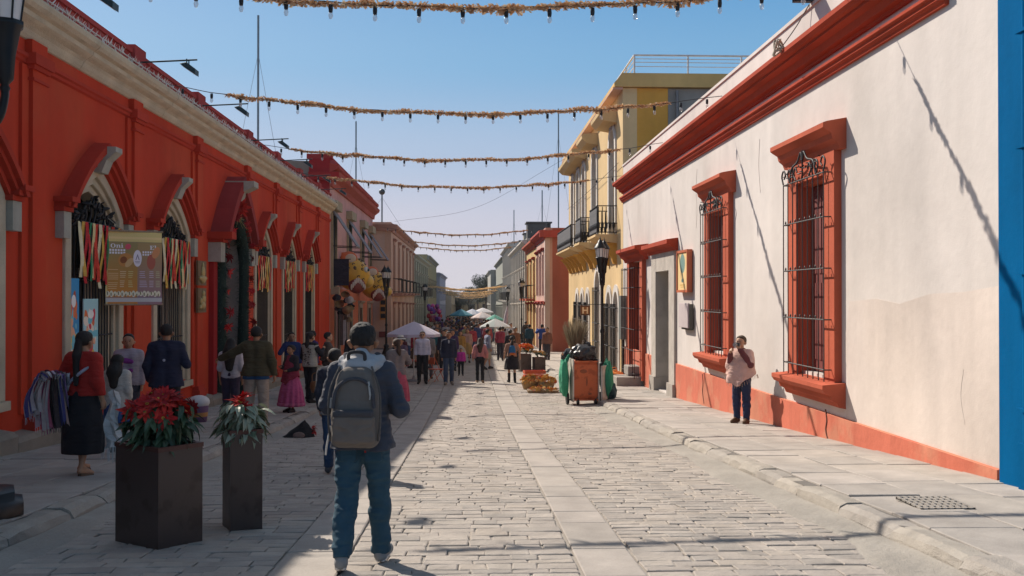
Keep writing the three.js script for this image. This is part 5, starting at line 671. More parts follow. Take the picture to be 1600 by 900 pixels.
// ---- balloons, stall seats, goods ----
{ const b = thing('balloon_bunch', 'bunch of purple and red balloons over the crowd on the left', 'balloons', [-2.45, gy(68), -68]), cols = [[.16, .03, .22], [.35, .02, .16], [.10, .03, .25], [.3, .02, .03], [.5, .06, .25]]; const str = []; for (let i = 0; i < 22; i++) { const x = rnd(-.4, .4), y = rnd(1.75, 2.75), z = rnd(-.35, .35); add(b, 'balloon', [ball(x, y, z, .15, .18, .15, 10)], mat(cols[i % 5], { rough: .25 })); str.push(rod(V(0, 1.0, 0), V(x, y - .16, z), .004, .004, 3)); } add(b, 'strings', str, mat([.5, .5, .5]), { kind: 'stuff' }); }
{
  const ch = thing('folding_chair', 'red orange folding chair beside the lilac umbrella, left one', 'chair', [-2.5, gy(34.6), -34.6], .3), m = paint([.60, .12, .04]); add(ch, 'seat', [box(-.2, .2, .43, .46, -.2, .2)], m); add(ch, 'backrest', [box(-.2, .2, .62, .86, -.22, -.19)], m); for (const k of [-1, 1]) { add(ch, 'leg', [rod(V(k * .2, 0, .22), V(k * .2, .9, -.22), .013)], m); add(ch, 'leg', [rod(V(k * .18, 0, -.22), V(k * .18, .45, .18), .013)], m); }
  copy(ch, [-1.2, gy(35) + .002, -35.1], 2.2, 'red orange folding chair behind the man in the white shirt'); copy(ch, [-2.9, gy(33.2), -33.3], 1.2, 'red orange folding chair nearest under the lilac umbrella');
  const tb = thing('stall_table', 'low table with coloured cloth under the lilac umbrella', 'table', [-2.1, gy(35.9), -35.9]); add(tb, 'table_top', [box(-.6, .6, .7, .74, -.35, .35)], cloth([.5, .1, .06])); for (const [a, c] of [[-.55, -.3], [.55, -.3], [-.55, .3], [.55, .3]]) add(tb, 'leg', [rod(V(a, 0, c), V(a, .7, c), .02)], ironM);
  const bk = thing('bucket', 'purple bucket with a white bag stuffed in its top by the red wall', 'bucket', [-5.0, gy(18.6) + WALK + .003, -18.6]); add(bk, 'pail', [lathe([[0, 0], [.14, 0], [.18, .3], [.165, .3], [.13, .02], [0, .02]], 16)], paint([.22, .12, .25])); add(bk, 'white_bag', [ball(0, .36, 0, .2, .13, .19, 14)], mat([.7, .68, .66])); add(bk, 'label_band', [lathe([[.156, .1], [.166, .18]], 16)], paint([.6, .3, .1]));
  const dk = thing('round_tray', 'orange brown tray leaning beside the purple bucket', 'tray', [-5.3, gy(18.4) + WALK + .004, -18.4]); const dg = lathe([[0, 0], [.18, 0], [.2, .03], [.17, .015], [0, .015]], 20); dg.rotateX(1.2); dg.rotateY(.5); dg.translate(0, .18, 0); add(dk, 'dish', [dg], paint([.5, .2, .03])); add(dk, 'prop', [rod(V(-.05, 0, -.12), V(0, .2, -.02), .012)], wood([.3, .2, .1]));
  const hb = thing('cloth_bag', 'black cloth bag with red flowers lying on the street by the left kerb', 'bag', [-2.88, gy(16.9), -16.9], .3); { const g = new THREE.ConeGeometry(1, 1, 28, 8, false), p = g.attributes.position; for (let i = 0; i < p.count; i++) { const X = p.getX(i), Y = p.getY(i) + .5, Z = p.getZ(i), k = 1 + .12 * n3(X * 3, Y * 3, Z * 3); p.setXYZ(i, X * .27 * k + .1 * Y, Y * .28 * k, Z * .2 * k); } g.computeVertexNormals(); add(hb, 'cloth', [g], cloth([.012, .012, .014])); } add(hb, 'lining', [ball(-.03, .05, .2, .1, .06, .03, 10)], cloth([.2, .14, .12])); for (let i = 0; i < 4; i++) { const f = add(hb, 'flower', flowerG, redPetal[i % 3]); f.position.set(.27 + rnd(-.03, .04), .06 + i * .03, rnd(-.05, .1)); f.scale.setScalar(.4); f.rotation.set(.5, i, -.8); }
}
// ---- roofs: masts, tanks; trees at the far end ----
for (const [x, d, y0, y1, l] of [[-9, 42.6, 5.5, 13.6, 'tall thin antenna mast on the red house roof'], [-8, 70, 6, 13.9, 'thin antenna mast behind the pink house'], [7, 79, 5.9, 16.6, 'tallest antenna mast over the grey ribbed house'], [7, 97, 5.8, 12, 'shorter antenna mast over the grey ribbed house'], [7, 160, 6.6, 15.5, 'farthest antenna mast on the right'], [-5.7, 64.5, 6.2, 8.5, 'short mast with a ball on the peach house roof']]) { const m = thing('antenna_mast', l, 'antenna', [x, y0, -d]); add(m, 'mast', [rod(V(0, 0, 0), V(0, y1 - y0, 0), .035 + d * .0003)], metal([.25, .33, .38])); add(m, 'stay', [rod(V(0, (y1 - y0) * .8, 0), V(1.2, 0, .3), .008), rod(V(0, (y1 - y0) * .8, 0), V(-1.2, 0, .3), .008)], mat([.2, .25, .28])); if (d === 64.5) add(m, 'ball', [ball(0, 2.2, 0, .2)], metal([.1, .12, .13])); }
for (const [x, d, w, h, l] of [[5.6, 82, 1.9, 1.7, 'dark water tank nearest on the ribbed house roof'], [5.6, 90, 1.6, 1.3, 'grey water tank beside the dark one on the roof'], [5.4, 98, 1.2, 1.1, 'small dark tank farthest on the ribbed house roof']]) { const t = thing('water_tank', l, 'water tank', [x, 5.92, -d]); add(t, 'tank', [bbox(w, h, w, .06)], plaster(d === 90 ? [.4, .38, .33] : [.12, .12, .12])); add(t, 'lid', [bbox(w * 1.12, .12, w * 1.12, .03).translate(0, h, 0)], plaster([.14, .14, .14])); add(t, 'pipe', [rod(V(w * .4, 0, w * .55), V(w * .4, h, w * .55), .05)], ironM); }
function tree(label, x, d, h, r, cols, n) {
  const y = gy(d), t = thing('street_tree', label, 'tree', [x, y, -d]); add(t, 'trunk', [tube([V(0, 0, 0), V(.1, h * .3, 0), V(-.05, h * .6, .1)], r * .07, 8, 7), ...[0, 1, 2, 3].map((i) => rod(V(0, h * .4, 0), V(r * .6 * Math.cos(i * 1.7), h * .72, r * .6 * Math.sin(i * 1.7)), r * .04, r * .015))], wood([.12, .09, .07]));
  const cl = [[], [], []], C = []; for (let i = 0; i < 16; i++) { const a = rnd(6.283), q = Math.sqrt(rnd(1)); C.push([r * .7 * q * Math.cos(a), h * rnd(.45, .9), r * .7 * q * Math.sin(a), r * rnd(.25, .45)]); }
  for (let i = 0; i < n; i++) { const c = pick(C), a = rnd(6.283), e = Math.asin(rnd(-1, 1)), k = c[3] * Math.cbrt(rnd(1)); cl[i % 3].push(posed(leafG[i % 2], c[0] + k * Math.cos(a) * Math.cos(e), c[1] + k * Math.sin(e), c[2] + k * Math.sin(a) * Math.cos(e), rnd(3), rnd(6), rnd(3), r * .9)); }
  cols.forEach((c, i) => add(t, 'crown', cl[i], mat(c, { rough: .7 }), { kind: 'stuff' }));
}
tree('dark green tree at the far end, largest and on the right', 3.1, 205, 9.6, 3.0, [[.05, .085, .06], [.035, .06, .05], [.07, .10, .065]], 3000);
tree('round dark tree left of the largest far tree', 1.5, 214, 8.2, 2.4, [[.05, .085, .06], [.035, .06, .05], [.07, .10, .065]], 2200);
tree('paler low tree far off in the gap between the houses', -.4, 226, 7.0, 2.6, [[.10, .13, .11], [.08, .11, .10], [.12, .15, .12]], 2000);
tree('pale low tree far off nearest the lilac house', -2.4, 228, 6.4, 2.2, [[.10, .13, .11], [.08, .11, .10], [.12, .15, .12]], 1600);
// ================= people =================
// A surface from a distance field f on a grid of cells h (naive surface nets).
function nets(f, lo, hi, h) {
  const nx = Math.ceil((hi[0] - lo[0]) / h) + 1, ny = Math.ceil((hi[1] - lo[1]) / h) + 1, nz = Math.ceil((hi[2] - lo[2]) / h) + 1, G = new Float32Array(nx * ny * nz);
  for (let k = 0, i = 0; k < nz; k++) for (let j = 0; j < ny; j++) for (let a = 0; a < nx; a++, i++) G[i] = f(lo[0] + a * h, lo[1] + j * h, lo[2] + k * h);
  const id = new Int32Array(nx * ny * nz).fill(-1), P = [], I = [], sx = 1, sy = nx, sz = nx * ny, cor = [0, sx, sy, sx + sy, sz, sz + sx, sz + sy, sz + sx + sy], ed = [[0, 1], [2, 3], [4, 5], [6, 7], [0, 2], [1, 3], [4, 6], [5, 7], [0, 4], [1, 5], [2, 6], [3, 7]];
  for (let k = 0; k < nz - 1; k++) for (let j = 0; j < ny - 1; j++) for (let a = 0; a < nx - 1; a++) {
    const b = a + j * sy + k * sz; let m = 0; for (let c = 0; c < 8; c++) if (G[b + cor[c]] < 0) m |= 1 << c; if (m === 0 || m === 255) continue;
    let x = 0, y = 0, z = 0, n = 0; for (const [p, q] of ed) { const u = G[b + cor[p]], v = G[b + cor[q]]; if ((u < 0) === (v < 0)) continue; const t = u / (u - v); x += (p & 1) + ((q & 1) - (p & 1)) * t; y += (p >> 1 & 1) + ((q >> 1 & 1) - (p >> 1 & 1)) * t; z += (p >> 2) + ((q >> 2) - (p >> 2)) * t; n++; }
    id[b] = P.length / 3; P.push(lo[0] + (a + x / n) * h, lo[1] + (j + y / n) * h, lo[2] + (k + z / n) * h);
  }
  const quad = (a, b, c, d, flip) => { if (a < 0 || b < 0 || c < 0 || d < 0) return; flip ? I.push(a, c, b, a, d, c) : I.push(a, b, c, a, c, d); };
  for (let k = 1; k < nz - 1; k++) for (let j = 1; j < ny - 1; j++) for (let a = 1; a < nx - 1; a++) {
    const b = a + j * sy + k * sz, s = G[b] < 0;
    if (s !== (G[b + sx] < 0)) quad(id[b - sy - sz], id[b - sz], id[b], id[b - sy], !s);
    if (s !== (G[b + sy] < 0)) quad(id[b - sx - sz], id[b - sx], id[b], id[b - sz], !s);
    if (s !== (G[b + sz] < 0)) quad(id[b - sx - sy], id[b - sy], id[b], id[b - sx], !s);
  }
  const g = new THREE.BufferGeometry(); g.setAttribute('position', new THREE.Float32BufferAttribute(P, 3)); g.setIndex(I); if (P.length) g.computeVertexNormals(); return g;
}
// A bone: [a, ra, b, rb]; its distance is that to a tapered capsule. field() joins bones smoothly.
function field(bones, k = .025) {
  const B = bones.map(([a, ra, b, rb]) => { const dx = b[0] - a[0], dy = b[1] - a[1], dz = b[2] - a[2]; return [a[0], a[1], a[2], dx, dy, dz, 1 / Math.max(1e-9, dx * dx + dy * dy + dz * dz), ra, rb - ra]; });
  return (x, y, z) => {
    let d = 9; for (const q of B) { const px = x - q[0], py = y - q[1], pz = z - q[2]; let t = (px * q[3] + py * q[4] + pz * q[5]) * q[6]; t = t < 0 ? 0 : t > 1 ? 1 : t; const ex = px - q[3] * t, ey = py - q[4] * t, ez = pz - q[5] * t, e = Math.sqrt(ex * ex + ey * ey + ez * ez) - q[7] - q[8] * t; const hh = Math.max(0, 1 - Math.abs(d - e) / k); d = Math.min(d, e) - (d < 9 ? hh * hh * k * .25 : 0); } return d;
  };
}
const bounds = (bones, m) => { const lo = [9, 9, 9], hi = [-9, -9, -9]; for (const [a, ra, b, rb] of bones) for (let c = 0; c < 3; c++) { lo[c] = Math.min(lo[c], a[c] - ra, b[c] - rb); hi[c] = Math.max(hi[c], a[c] + ra, b[c] + rb); } return [lo.map((x) => x - m), hi.map((x) => x + m)]; };
const skinTones = { a: [.40, .205, .115], b: [.35, .165, .085], c: [.46, .26, .16] };
// Local axes: x to the person's right, y up, forward is -z, 1.70 m tall, then scaled to spec.h.
function makePerson(s) {
  const t = thing('person', s.label, 'person', [s.x, s.y ?? gy(s.d) + (s.walk ? WALK - .004 : 0), -s.d], s.yaw ?? 0, s.group), K = s.h / 1.7, c = (s.cell ?? .022), W = s.wide ?? 1, wr = s.wrinkle ?? .004;
  const L = s.legs ?? { l: [.12, .08], r: [-.1, .12] }, arm = s.arms ?? {};
  // joints
  const J = {}; let low = 9;
  for (const [k, sg] of [['l', -1], ['r', 1]]) { const [hip, knee, out = 0] = L[k]; const h = [sg * .088 * W, .9, 0], kn = [h[0] + sg * (.012 + out), h[1] - .43 * Math.cos(hip), -.43 * Math.sin(hip)], an = [kn[0] + sg * out * .3, kn[1] - .41 * Math.cos(hip - knee), kn[2] - .41 * Math.sin(hip - knee)], pitch = clamp((hip - knee) * .9, -.9, .15), toe = [an[0] + sg * .03, an[1] - .05 + .15 * Math.sin(pitch), an[2] - .15 * Math.cos(pitch)]; const heel = [an[0], an[1] - .045, an[2] + .03]; J[k] = { h, kn, an, toe, heel }; low = Math.min(low, toe[1] - .03, heel[1] - .035); }
  const up = -low; for (const k of 'lr') for (const q of Object.values(J[k])) q[1] += up;
  const dy = up; // hips sink or rise with the stride
  const lean = s.lean ?? 0, Y = (x, y, z) => [x, y + dy, z - lean * (y - .9)];
  const dArm = { l: arm.l ?? [[-.05, -.28, .02], [-.05, -.52, -.06]], r: arm.r ?? [[.05, -.28, .02], [.05, -.52, -.06]] }, A = {};
  for (const [k, sg] of [['l', -1], ['r', 1]]) { const sh = Y(sg * .168 * W, 1.37, .008), e = dArm[k][0], w = dArm[k][1]; A[k] = { sh, el: [sh[0] + e[0], sh[1] + e[1], sh[2] + e[2]], wr: [sh[0] + w[0], sh[1] + w[1], sh[2] + w[2]] }; }
  const turn = s.head ?? 0, tilt = s.nod ?? 0, HC = Y(0, 1.59, -.012), ct = Math.cos(turn), st = Math.sin(turn), hp = (x, y, z) => { const y1 = y * Math.cos(tilt) - z * Math.sin(tilt), z1 = y * Math.sin(tilt) + z * Math.cos(tilt); return [HC[0] + x * ct - z1 * st * -1, HC[1] + y1, HC[2] + z1 * ct - x * st * 1]; };
  const neck = [Y(0, 1.38, .01), .062, hp(0, -.07, .012), .05];
  const headB = [[hp(0, .022, .02), .088, hp(0, .018, -.015), .086], [hp(0, -.02, -.03), .072, hp(0, -.075, -.052), .038], [hp(-.03, -.05, -.03), .045, hp(.03, -.05, -.03), .045], [hp(0, -.02, -.1), .011, hp(0, -.045, -.117), .015], [hp(-.03, .012, -.088), .013, hp(.03, .012, -.088), .013], [hp(-.02, -.078, -.092), .011, hp(.02, -.078, -.092), .011], [hp(-.086, -.055, .006), .012, hp(-.098, -.018, .016), .019], [hp(.086, -.055, .006), .012, hp(.098, -.018, .016), .019]];
  const handB = (k) => {
    const { el, wr: w } = A[k], sg = k === 'l' ? -1 : 1; let d = [w[0] - el[0], w[1] - el[1], w[2] - el[2]]; const n = Math.hypot(...d); d = d.map((q) => q / n);
    let sd = s.grip?.[k] ?? [0, 0, -1]; const dd = sd[0] * d[0] + sd[1] * d[1] + sd[2] * d[2]; sd = sd.map((q, i) => q - dd * d[i]); const m = Math.hypot(...sd) || 1; sd = sd.map((q) => q / m); // thumb side
    const cr = [d[1] * sd[2] - d[2] * sd[1], d[2] * sd[0] - d[0] * sd[2], d[0] * sd[1] - d[1] * sd[0]].map((q) => q * sg), at = (a, b, e) => w.map((q, i) => q + d[i] * a + sd[i] * b + cr[i] * e), B = [[at(0, 0, 0), .026, at(.055, .014, 0), .024], [at(.02, -.012, 0), .022, at(.07, -.022, 0), .02]], curl = s.curl ?? .5;
    [[.03, .078], [.011, .086], [-.009, .08], [-.028, .063]].forEach(([b, len], i) => { const c1 = curl + i * .08, p0 = at(.068, b, 0), p1 = at(.068 + len * .5 * Math.cos(c1 * .6), b * 1.05, -len * .5 * Math.sin(c1 * .6)), p2 = at(.068 + len * (.5 * Math.cos(c1 * .6) + .5 * Math.cos(c1 * 1.7)), b, -len * (.5 * Math.sin(c1 * .6) + .5 * Math.sin(c1 * 1.7))); B.push([p0, .0105, p1, .0095], [p1, .0095, p2, .0075]); });
    B.push([at(.015, .025, 0), .013, at(.05, .048, -.012), .0115], [at(.05, .048, -.012), .0115, at(.078, .046, -.026), .0085]); return B;
  };
  const torso = (e, bot = .95) => [[Y(-.075 * W, 1.32, .0), .1 * W + e, Y(-.06 * W, 1.08, .0), .088 * W + e], [Y(.075 * W, 1.32, .0), .1 * W + e, Y(.06 * W, 1.08, .0), .088 * W + e], [Y(-.06 * W, 1.08, 0), .088 * W + e, Y(-.075 * W, bot, .01), .1 * W + e], [Y(.06 * W, 1.08, 0), .088 * W + e, Y(.075 * W, bot, .01), .1 * W + e], [Y(0, 1.405, .012), .06 + e, A.l.sh, .05 + e], [Y(0, 1.405, .012), .06 + e, A.r.sh, .05 + e]];
  const armB = (k, e, stop = 1) => { const q = A[k], m = q.el.map((v, i) => lerp(q.sh[i], v, Math.min(1, stop * 2))), B = [[q.sh, .056 + e, m, .045 + e * .9]]; if (stop > .5) B.push([q.el, .044 + e, q.el.map((v, i) => lerp(v, q.wr[i], stop * 2 - 1)), .033 + e * .9]); return B; };
  const legB = (k, e, f = e) => { const q = J[k]; return [[q.h, .09 * W + e, q.kn, .058 * W + e], [q.kn, .056 * W + e, q.kn.map((v, i) => lerp(v, q.an[i], .35)), .056 * W + e], [q.kn.map((v, i) => lerp(v, q.an[i], .35)), .056 * W + e, q.an, .036 + f]]; };
  const footB = (k, e) => { const q = J[k]; return [[q.an, .035 + e, q.heel, .034 + e], [q.heel, .034 + e, q.toe, .03 + e], [[q.an[0], q.an[1] - .01, q.an[2] - .03], .035 + e, q.toe, .029 + e]]; };
  const wrinkle = (f, amp, fr = 14) => amp ? (x, y, z) => { const d = f(x, y, z); return d > .04 || d < -.04 ? d : d + amp * (.7 * n3(x * fr, y * fr * 1.3 + 3, z * fr) + 1.1 * (Math.abs(n3(x * fr * .7 + 4 + y * 3, y * fr * 2.1, z * fr * .7)) - .3) + .4 * n3(x * fr * 2.1 + 9, y * fr * 4, z * fr * 2.1)); } : f;
  const part = (name, f, b, col, cell = c, m = {}) => { const g = nets(f, b[0], b[1], cell); if (!g.attributes.position.count) return null; const q = add(t, name, join(g), Array.isArray(col) ? cloth(col, m) : col); return q; };
  const skinM = mat(skinTones[s.skin ?? 'a'], { rough: .6 });
  // the body: one continuous skin
  {
    const lim = [...torso(-.012), neck, ...armB('l', -.006), ...armB('r', -.006), ...legB('l', -.008), ...legB('r', -.008), ...footB('l', -.006), ...footB('r', -.006)];
    const gs = [];
    if (s.fine) { gs.push(nets(field([...lim, ...headB.slice(0, 2)], .02), ...bounds([...lim, ...headB.slice(0, 2)], .03), Math.max(c, .014)), nets(field([neck, ...headB], .012), ...bounds([neck, ...headB], .02), s.fine * 1.6)); for (const k of 'lr') { const hb = handB(k); gs.push(nets(field([...hb, [A[k].el.map((v, i) => lerp(v, A[k].wr[i], .8)), .03, A[k].wr, .024]], .006), ...bounds(hb, .02), s.fine)); } }
    else { const hb = [...handB('l').slice(0, 2), ...handB('r').slice(0, 2), ...[3, 5, 7, 9].flatMap((i) => [handB('l')[i - 1], handB('r')[i - 1]])]; const all = [...lim, ...headB, ...hb.map(([a, ra, b, rb]) => [a, Math.max(ra, c * .55), b, Math.max(rb, c * .5)])]; gs.push(nets(field(all, .015), ...bounds(all, .03), c)); }
    add(t, 'body', join(gs), skinM);
  }
  // eyes and brows
  if (s.face) { for (const k of [-1, 1]) { const e = hp(k * .032, .0, -.094); add(t, 'eye', [ball(...e, .0135, .008, .008, 8)], mat([.06, .045, .04], { rough: .2 })); const b0 = hp(k * .016, .019, -.1), b1 = hp(k * .05, .02, -.09); add(t, 'eyebrow', [rod(V(...b0), V(...b1), .0045)], mat([.03, .022, .02])); } const m0 = hp(-.022, -.062, -.101), m1 = hp(.022, -.062, -.101); add(t, 'lips', [rod(V(...m0), V(...m1), .006)], mat([.25, .09, .075])); }
  // lower garments
  const hips = (e) => [[Y(-.07 * W, .95, .01), .1 * W + e, J.l.h, .095 * W + e], [Y(.07 * W, .95, .01), .1 * W + e, J.r.h, .095 * W + e], [Y(-.05 * W, 1.0, .005), .095 * W + e, Y(.05 * W, 1.0, .005), .095 * W + e]];
  const bt = s.bottom;
  if (bt.kind === 'trousers') {
    const cut = bt.len ?? 1, parts = [...hips(.012), ...['l', 'r'].flatMap((k) => { const B = legB(k, bt.loose ?? .016, bt.hem ?? .03); if (cut < .6) { const q = J[k]; return [[q.h, .098 * W + .02, q.h.map((v, i) => lerp(v, q.kn[i], cut * 2)), .08 * W + .03]]; } return B; })], f0 = field(parts, .03);
    const f = (x, y, z) => { let d = f0(x, y, z); for (const k of 'lr') { const q = J[k], dx = q.an[0] - q.kn[0], dyy = q.an[1] - q.kn[1], dz = q.an[2] - q.kn[2], n = Math.hypot(dx, dyy, dz), e = ((x - q.an[0]) * dx + (y - q.an[1]) * dyy + (z - q.an[2]) * dz) / n, near = Math.hypot(x - q.an[0], z - q.an[2]) < .13 && y < q.kn[1]; if (near && cut > .6) d = Math.max(d, e - .012 * (bt.long ?? 1)); } return Math.max(d, y - (1.03 + dy)); };
    part('trousers', wrinkle(f, bt.wr ?? wr * 1.4, 11), bounds(parts, .03), bt.col, bt.cell ?? c, bt.m);
  } else {
    const y1 = 1.02 + dy, y0 = bt.hem, r1 = .125 * W, r0 = bt.r ?? .27, n = bt.folds ?? 11, cz = (J.l.an[2] + J.r.an[2]) / 2, am = bt.amp ?? .05;
    const f = (x, y, z) => { const q = clamp((y1 - y) / (y1 - y0), 0, 1), zz = z - cz * q * .6 - lean * 0, a = Math.atan2(zz, x), R = (lerp(r1, r0, Math.pow(q, .75)) + .03 * Math.sin(q * 3.1)) * (1 + am * q * Math.sin(a * n + 2 * Math.sin(a * 2) + y * 3)); return Math.max((Math.hypot(x / 1.12, zz / .92) - R) * .8, y - y1, y0 - y); };
    part('skirt', f, [[-r0 * 1.4, y0 - .04, -r0 * 1.4 - Math.abs(cz)], [r0 * 1.4, y1 + .04, r0 * 1.4 + Math.abs(cz)]], bt.col, c, bt.m);
    if (bt.band) { const fb = (x, y, z) => Math.max(Math.abs(f(x, y, z)) - .012, Math.abs(y - y0 - .06) - .03); part('skirt_band', fb, [[-r0 * 1.5, y0 - .02, -r0 * 1.5 - Math.abs(cz)], [r0 * 1.5, y0 + .14, r0 * 1.5 + Math.abs(cz)]], bt.band, c * .8); }
  }
  // shoes
  if (s.shoes !== 'bare') for (const k of 'lr') { const fb = s.shoes?.boot ? [...footB(k, .012), [J[k].an, .05, J[k].kn.map((v, i) => lerp(J[k].an[i], v, .6)), .058]] : footB(k, .01), q = J[k]; const flat = Math.min(q.toe[1] - .036, q.heel[1] - .044); const sh = part('shoe', field(fb, .015), bounds(fb, .02), s.shoes?.col ?? [.03, .025, .022], Math.min(c, .018)); if (sh && s.shoes?.sole) { const sb = [[[q.heel[0], q.heel[1] - .03, q.heel[2] + .012], .018, [q.toe[0], q.toe[1] - .022, q.toe[2] - .01], .016]], f = field([[sb[0][0].map((v, i) => v + (i === 0 ? -.018 : 0)), .018, sb[0][2].map((v, i) => v + (i === 0 ? -.022 : 0)), .016], [sb[0][0].map((v, i) => v + (i === 0 ? .018 : 0)), .018, sb[0][2].map((v, i) => v + (i === 0 ? .022 : 0)), .016]], .02), g = nets(f, ...bounds([[q.heel, .09, q.toe, .09]], .02), .009); add(sh, 'sole', join(g), mat(s.shoes.sole, { rough: .8 })); } void flat; }
  else for (const k of 'lr') { const q = J[k]; add(t, 'sandal', [rod(V(q.heel[0], q.heel[1] - .03, q.heel[2]), V(q.toe[0], q.toe[1] - .024, q.toe[2]), .035, .042, 8).translate(0, -.02, 0)], mat([.12, .07, .04])); }
  // upper garment
  const tp = s.top; let bot = (tp.hem ?? .88) + dy;
  { const e = tp.e ?? .022, parts = [...torso(e, tp.hem ? Math.min(.95, tp.hem + .08) : .95), ...(tp.sleeve === 0 ? [] : [...armB('l', tp.se ?? .018, tp.sleeve ?? .97), ...armB('r', tp.se ?? .018, tp.sleeve ?? .97)])]; if (bot < .9 + dy) for (const sg of [-1, 1]) parts.push([Y(sg * .075 * W, .95, .01), .1 * W + e, [sg * .085 * W, bot, .012], .108 * W + e + (tp.flare ?? 0)]);
    const f0 = field(parts, .03), f = (x, y, z) => Math.max(f0(x, y, z), bot - y, y - (1.47 + dy) + .5 * Math.abs(x) * 0);
    part(tp.name ?? 'jacket', wrinkle(f, tp.wr ?? wr, 12), bounds(parts, .03), tp.col, tp.cell ?? c, tp.m); }
  if (s.collar) part('collar', field([[Y(-.05, 1.42, .02), .035, Y(.05, 1.42, .02), .035], [Y(0, 1.42, .04), .04, Y(0, 1.44, .03), .04]], .03), bounds([[Y(-.1, 1.38, -.06), .04, Y(.1, 1.48, .1), .04]], .02), s.collar);
  if (s.under) { const parts = torso(.012, .95); for (const sg of [-1, 1]) parts.push([Y(sg * .075 * W, .95, .01), .1 * W + .012, [sg * .085 * W, s.under.hem + dy, .012], .108 * W + .014]); const f0 = field(parts, .03); part('shirt_hem', (x, y, z) => Math.max(f0(x, y, z), s.under.hem + dy - y, y - 1.0 - dy), bounds(parts, .03), s.under.col); }
  if (s.vest) { const f0 = field(torso(.034, .9), .03); part('vest', (x, y, z) => Math.max(f0(x, y, z), .86 + dy - y, y - 1.4 - dy), bounds(torso(.034, .86), .03), s.vest, c); }
  // hair and hats
  const hr = s.hair ?? {}; if (hr.kind !== 'none') {
    const parts = [[hp(0, .03, .022), hr.r ?? .098, hp(0, .028, -.012), (hr.r ?? .098) - .004]], face = hr.face ?? 0; const f0 = field(parts, .02), nrm = (x, y, z) => { const dx = x - HC[0], dyy = y - HC[1], dz = z - HC[2], lx = dx * ct - dz * st, lz = dx * st + dz * ct; void lx; return -(.55 * (dyy - .014 - face) + .83 * (lz + .022)); };
    let f = (x, y, z) => Math.max(f0(HC[0] + (x - HC[0]) * 1.045, y, z), nrm(x, y, z), HC[1] - (hr.nape ?? .055) + .25 * Math.max(0, -(z - HC[2] - .03)) - y); let all = parts;
    if (hr.kind === 'long') { const ext = [[hp(0, .0, .035), .1, Y(0, 1.42, .1), .1 * (hr.w ?? 1)], [Y(0, 1.42, .1), .1 * (hr.w ?? 1), Y(0, hr.end ?? 1.2, .125), .055 * (hr.w ?? 1)]], g0 = field(ext, .03), f1 = f; f = (x, y, z) => { const a = f1(x, y, z), dz = (z - HC[2]) * ct + (x - HC[0]) * st, b = Math.max(g0(x, y, z), -(dz - .005)); return Math.min(a, b); }; all = [...parts, ...ext]; }
    if (hr.kind === 'tail') { const ext = [[hp(0, .0, .1), .045, Y(0, 1.42, .125), .05], [Y(0, 1.42, .125), .05, Y(.01, hr.end ?? 1.1, .15), .03]], g0 = field(ext, .03), f1 = f; f = (x, y, z) => Math.min(f1(x, y, z), g0(x, y, z)); all = [...parts, ...ext]; }
    const strand = (x, y, z) => { const d = f(x, y, z); return Math.abs(d) > .02 ? d : d + (hr.rough ?? .0025) * n3(x * 70, y * (hr.kind ? 25 : 60), z * 70); };
    part('hair', strand, bounds(all, .03), mat(hr.col ?? [.016, .013, .011], { rough: .75, tex: 'wood', per: .1, bump: .005, bt: 'wood', bper: .05 }), Math.min(c, hr.cell ?? .016));
  }
  if (s.hat) { const p = hp(0, .075, .0), g = join([lathe([[.2, -.02], [.17, 0], [.105, .01], [.1, .09], [.07, .11], [0, .105]], 18)]); g.translate(p[0], p[1], p[2]); add(t, 'hat', g, mat(s.hat, { rough: .9 })); const bd = join([lathe([[.106, .012], [.105, .045]], 18)]); bd.translate(...p); add(t, 'hat_band', bd, mat([.1, .08, .07])); }
  if (s.glasses) { const g = []; for (const k of [-1, 1]) { const e = hp(k * .033, -.0, -.102); g.push(ball(...e, .024, .018, .006, 10)); g.push(rod(V(...hp(k * .055, .002, -.1)), V(...hp(k * .09, .0, .01)), .004)); } add(t, 'sunglasses', g, mat([.015, .015, .018], { rough: .15 })); }
  if (s.cape) { const q = s.cape, y1 = 1.45 + dy, f = (x, y, z) => { const a = Math.atan2(x, -z), front = q.point ? q.point * Math.pow(Math.max(0, Math.cos(a)), 2) : 0, y0 = q.hem + dy - front + .02 * Math.sin(a * 7), u = clamp((y1 - y) / (y1 - q.hem - dy), 0, 1.3), R = lerp(.07, q.r, Math.pow(u, q.pw ?? .62)) * (1 + .05 * u * Math.sin(a * 6 + y * 5)); return Math.max((Math.hypot(x / 1.15, (z + .01 + (q.fz ?? 0) * u) / .85) - R) * .8, y - y1, y0 - y); }; const ab = q.arms ? ['l', 'r'].flatMap((k) => { const e = A[k].el; return [[A[k].sh, .082, e.map((v, i) => lerp(A[k].sh[i], v, k === 'r' ? 1 : .8)), .085]]; }) : null, fa = ab ? field(ab, .05) : null, ff = fa ? (x, y, z) => { const a = f(x, y, z), b = fa(x, y, z), hh = Math.max(0, 1 - Math.abs(a - b) / .08); return Math.min(a, b) - hh * hh * .02; } : f; part('shawl', wrinkle(ff, q.wr ?? .004, 12), [[-q.r * 1.75, q.hem + dy - (q.point ?? 0) - .06, -q.r * 1.7], [q.r * 1.75, y1 + .06, q.r * 1.35]], q.col, c, q.m); }
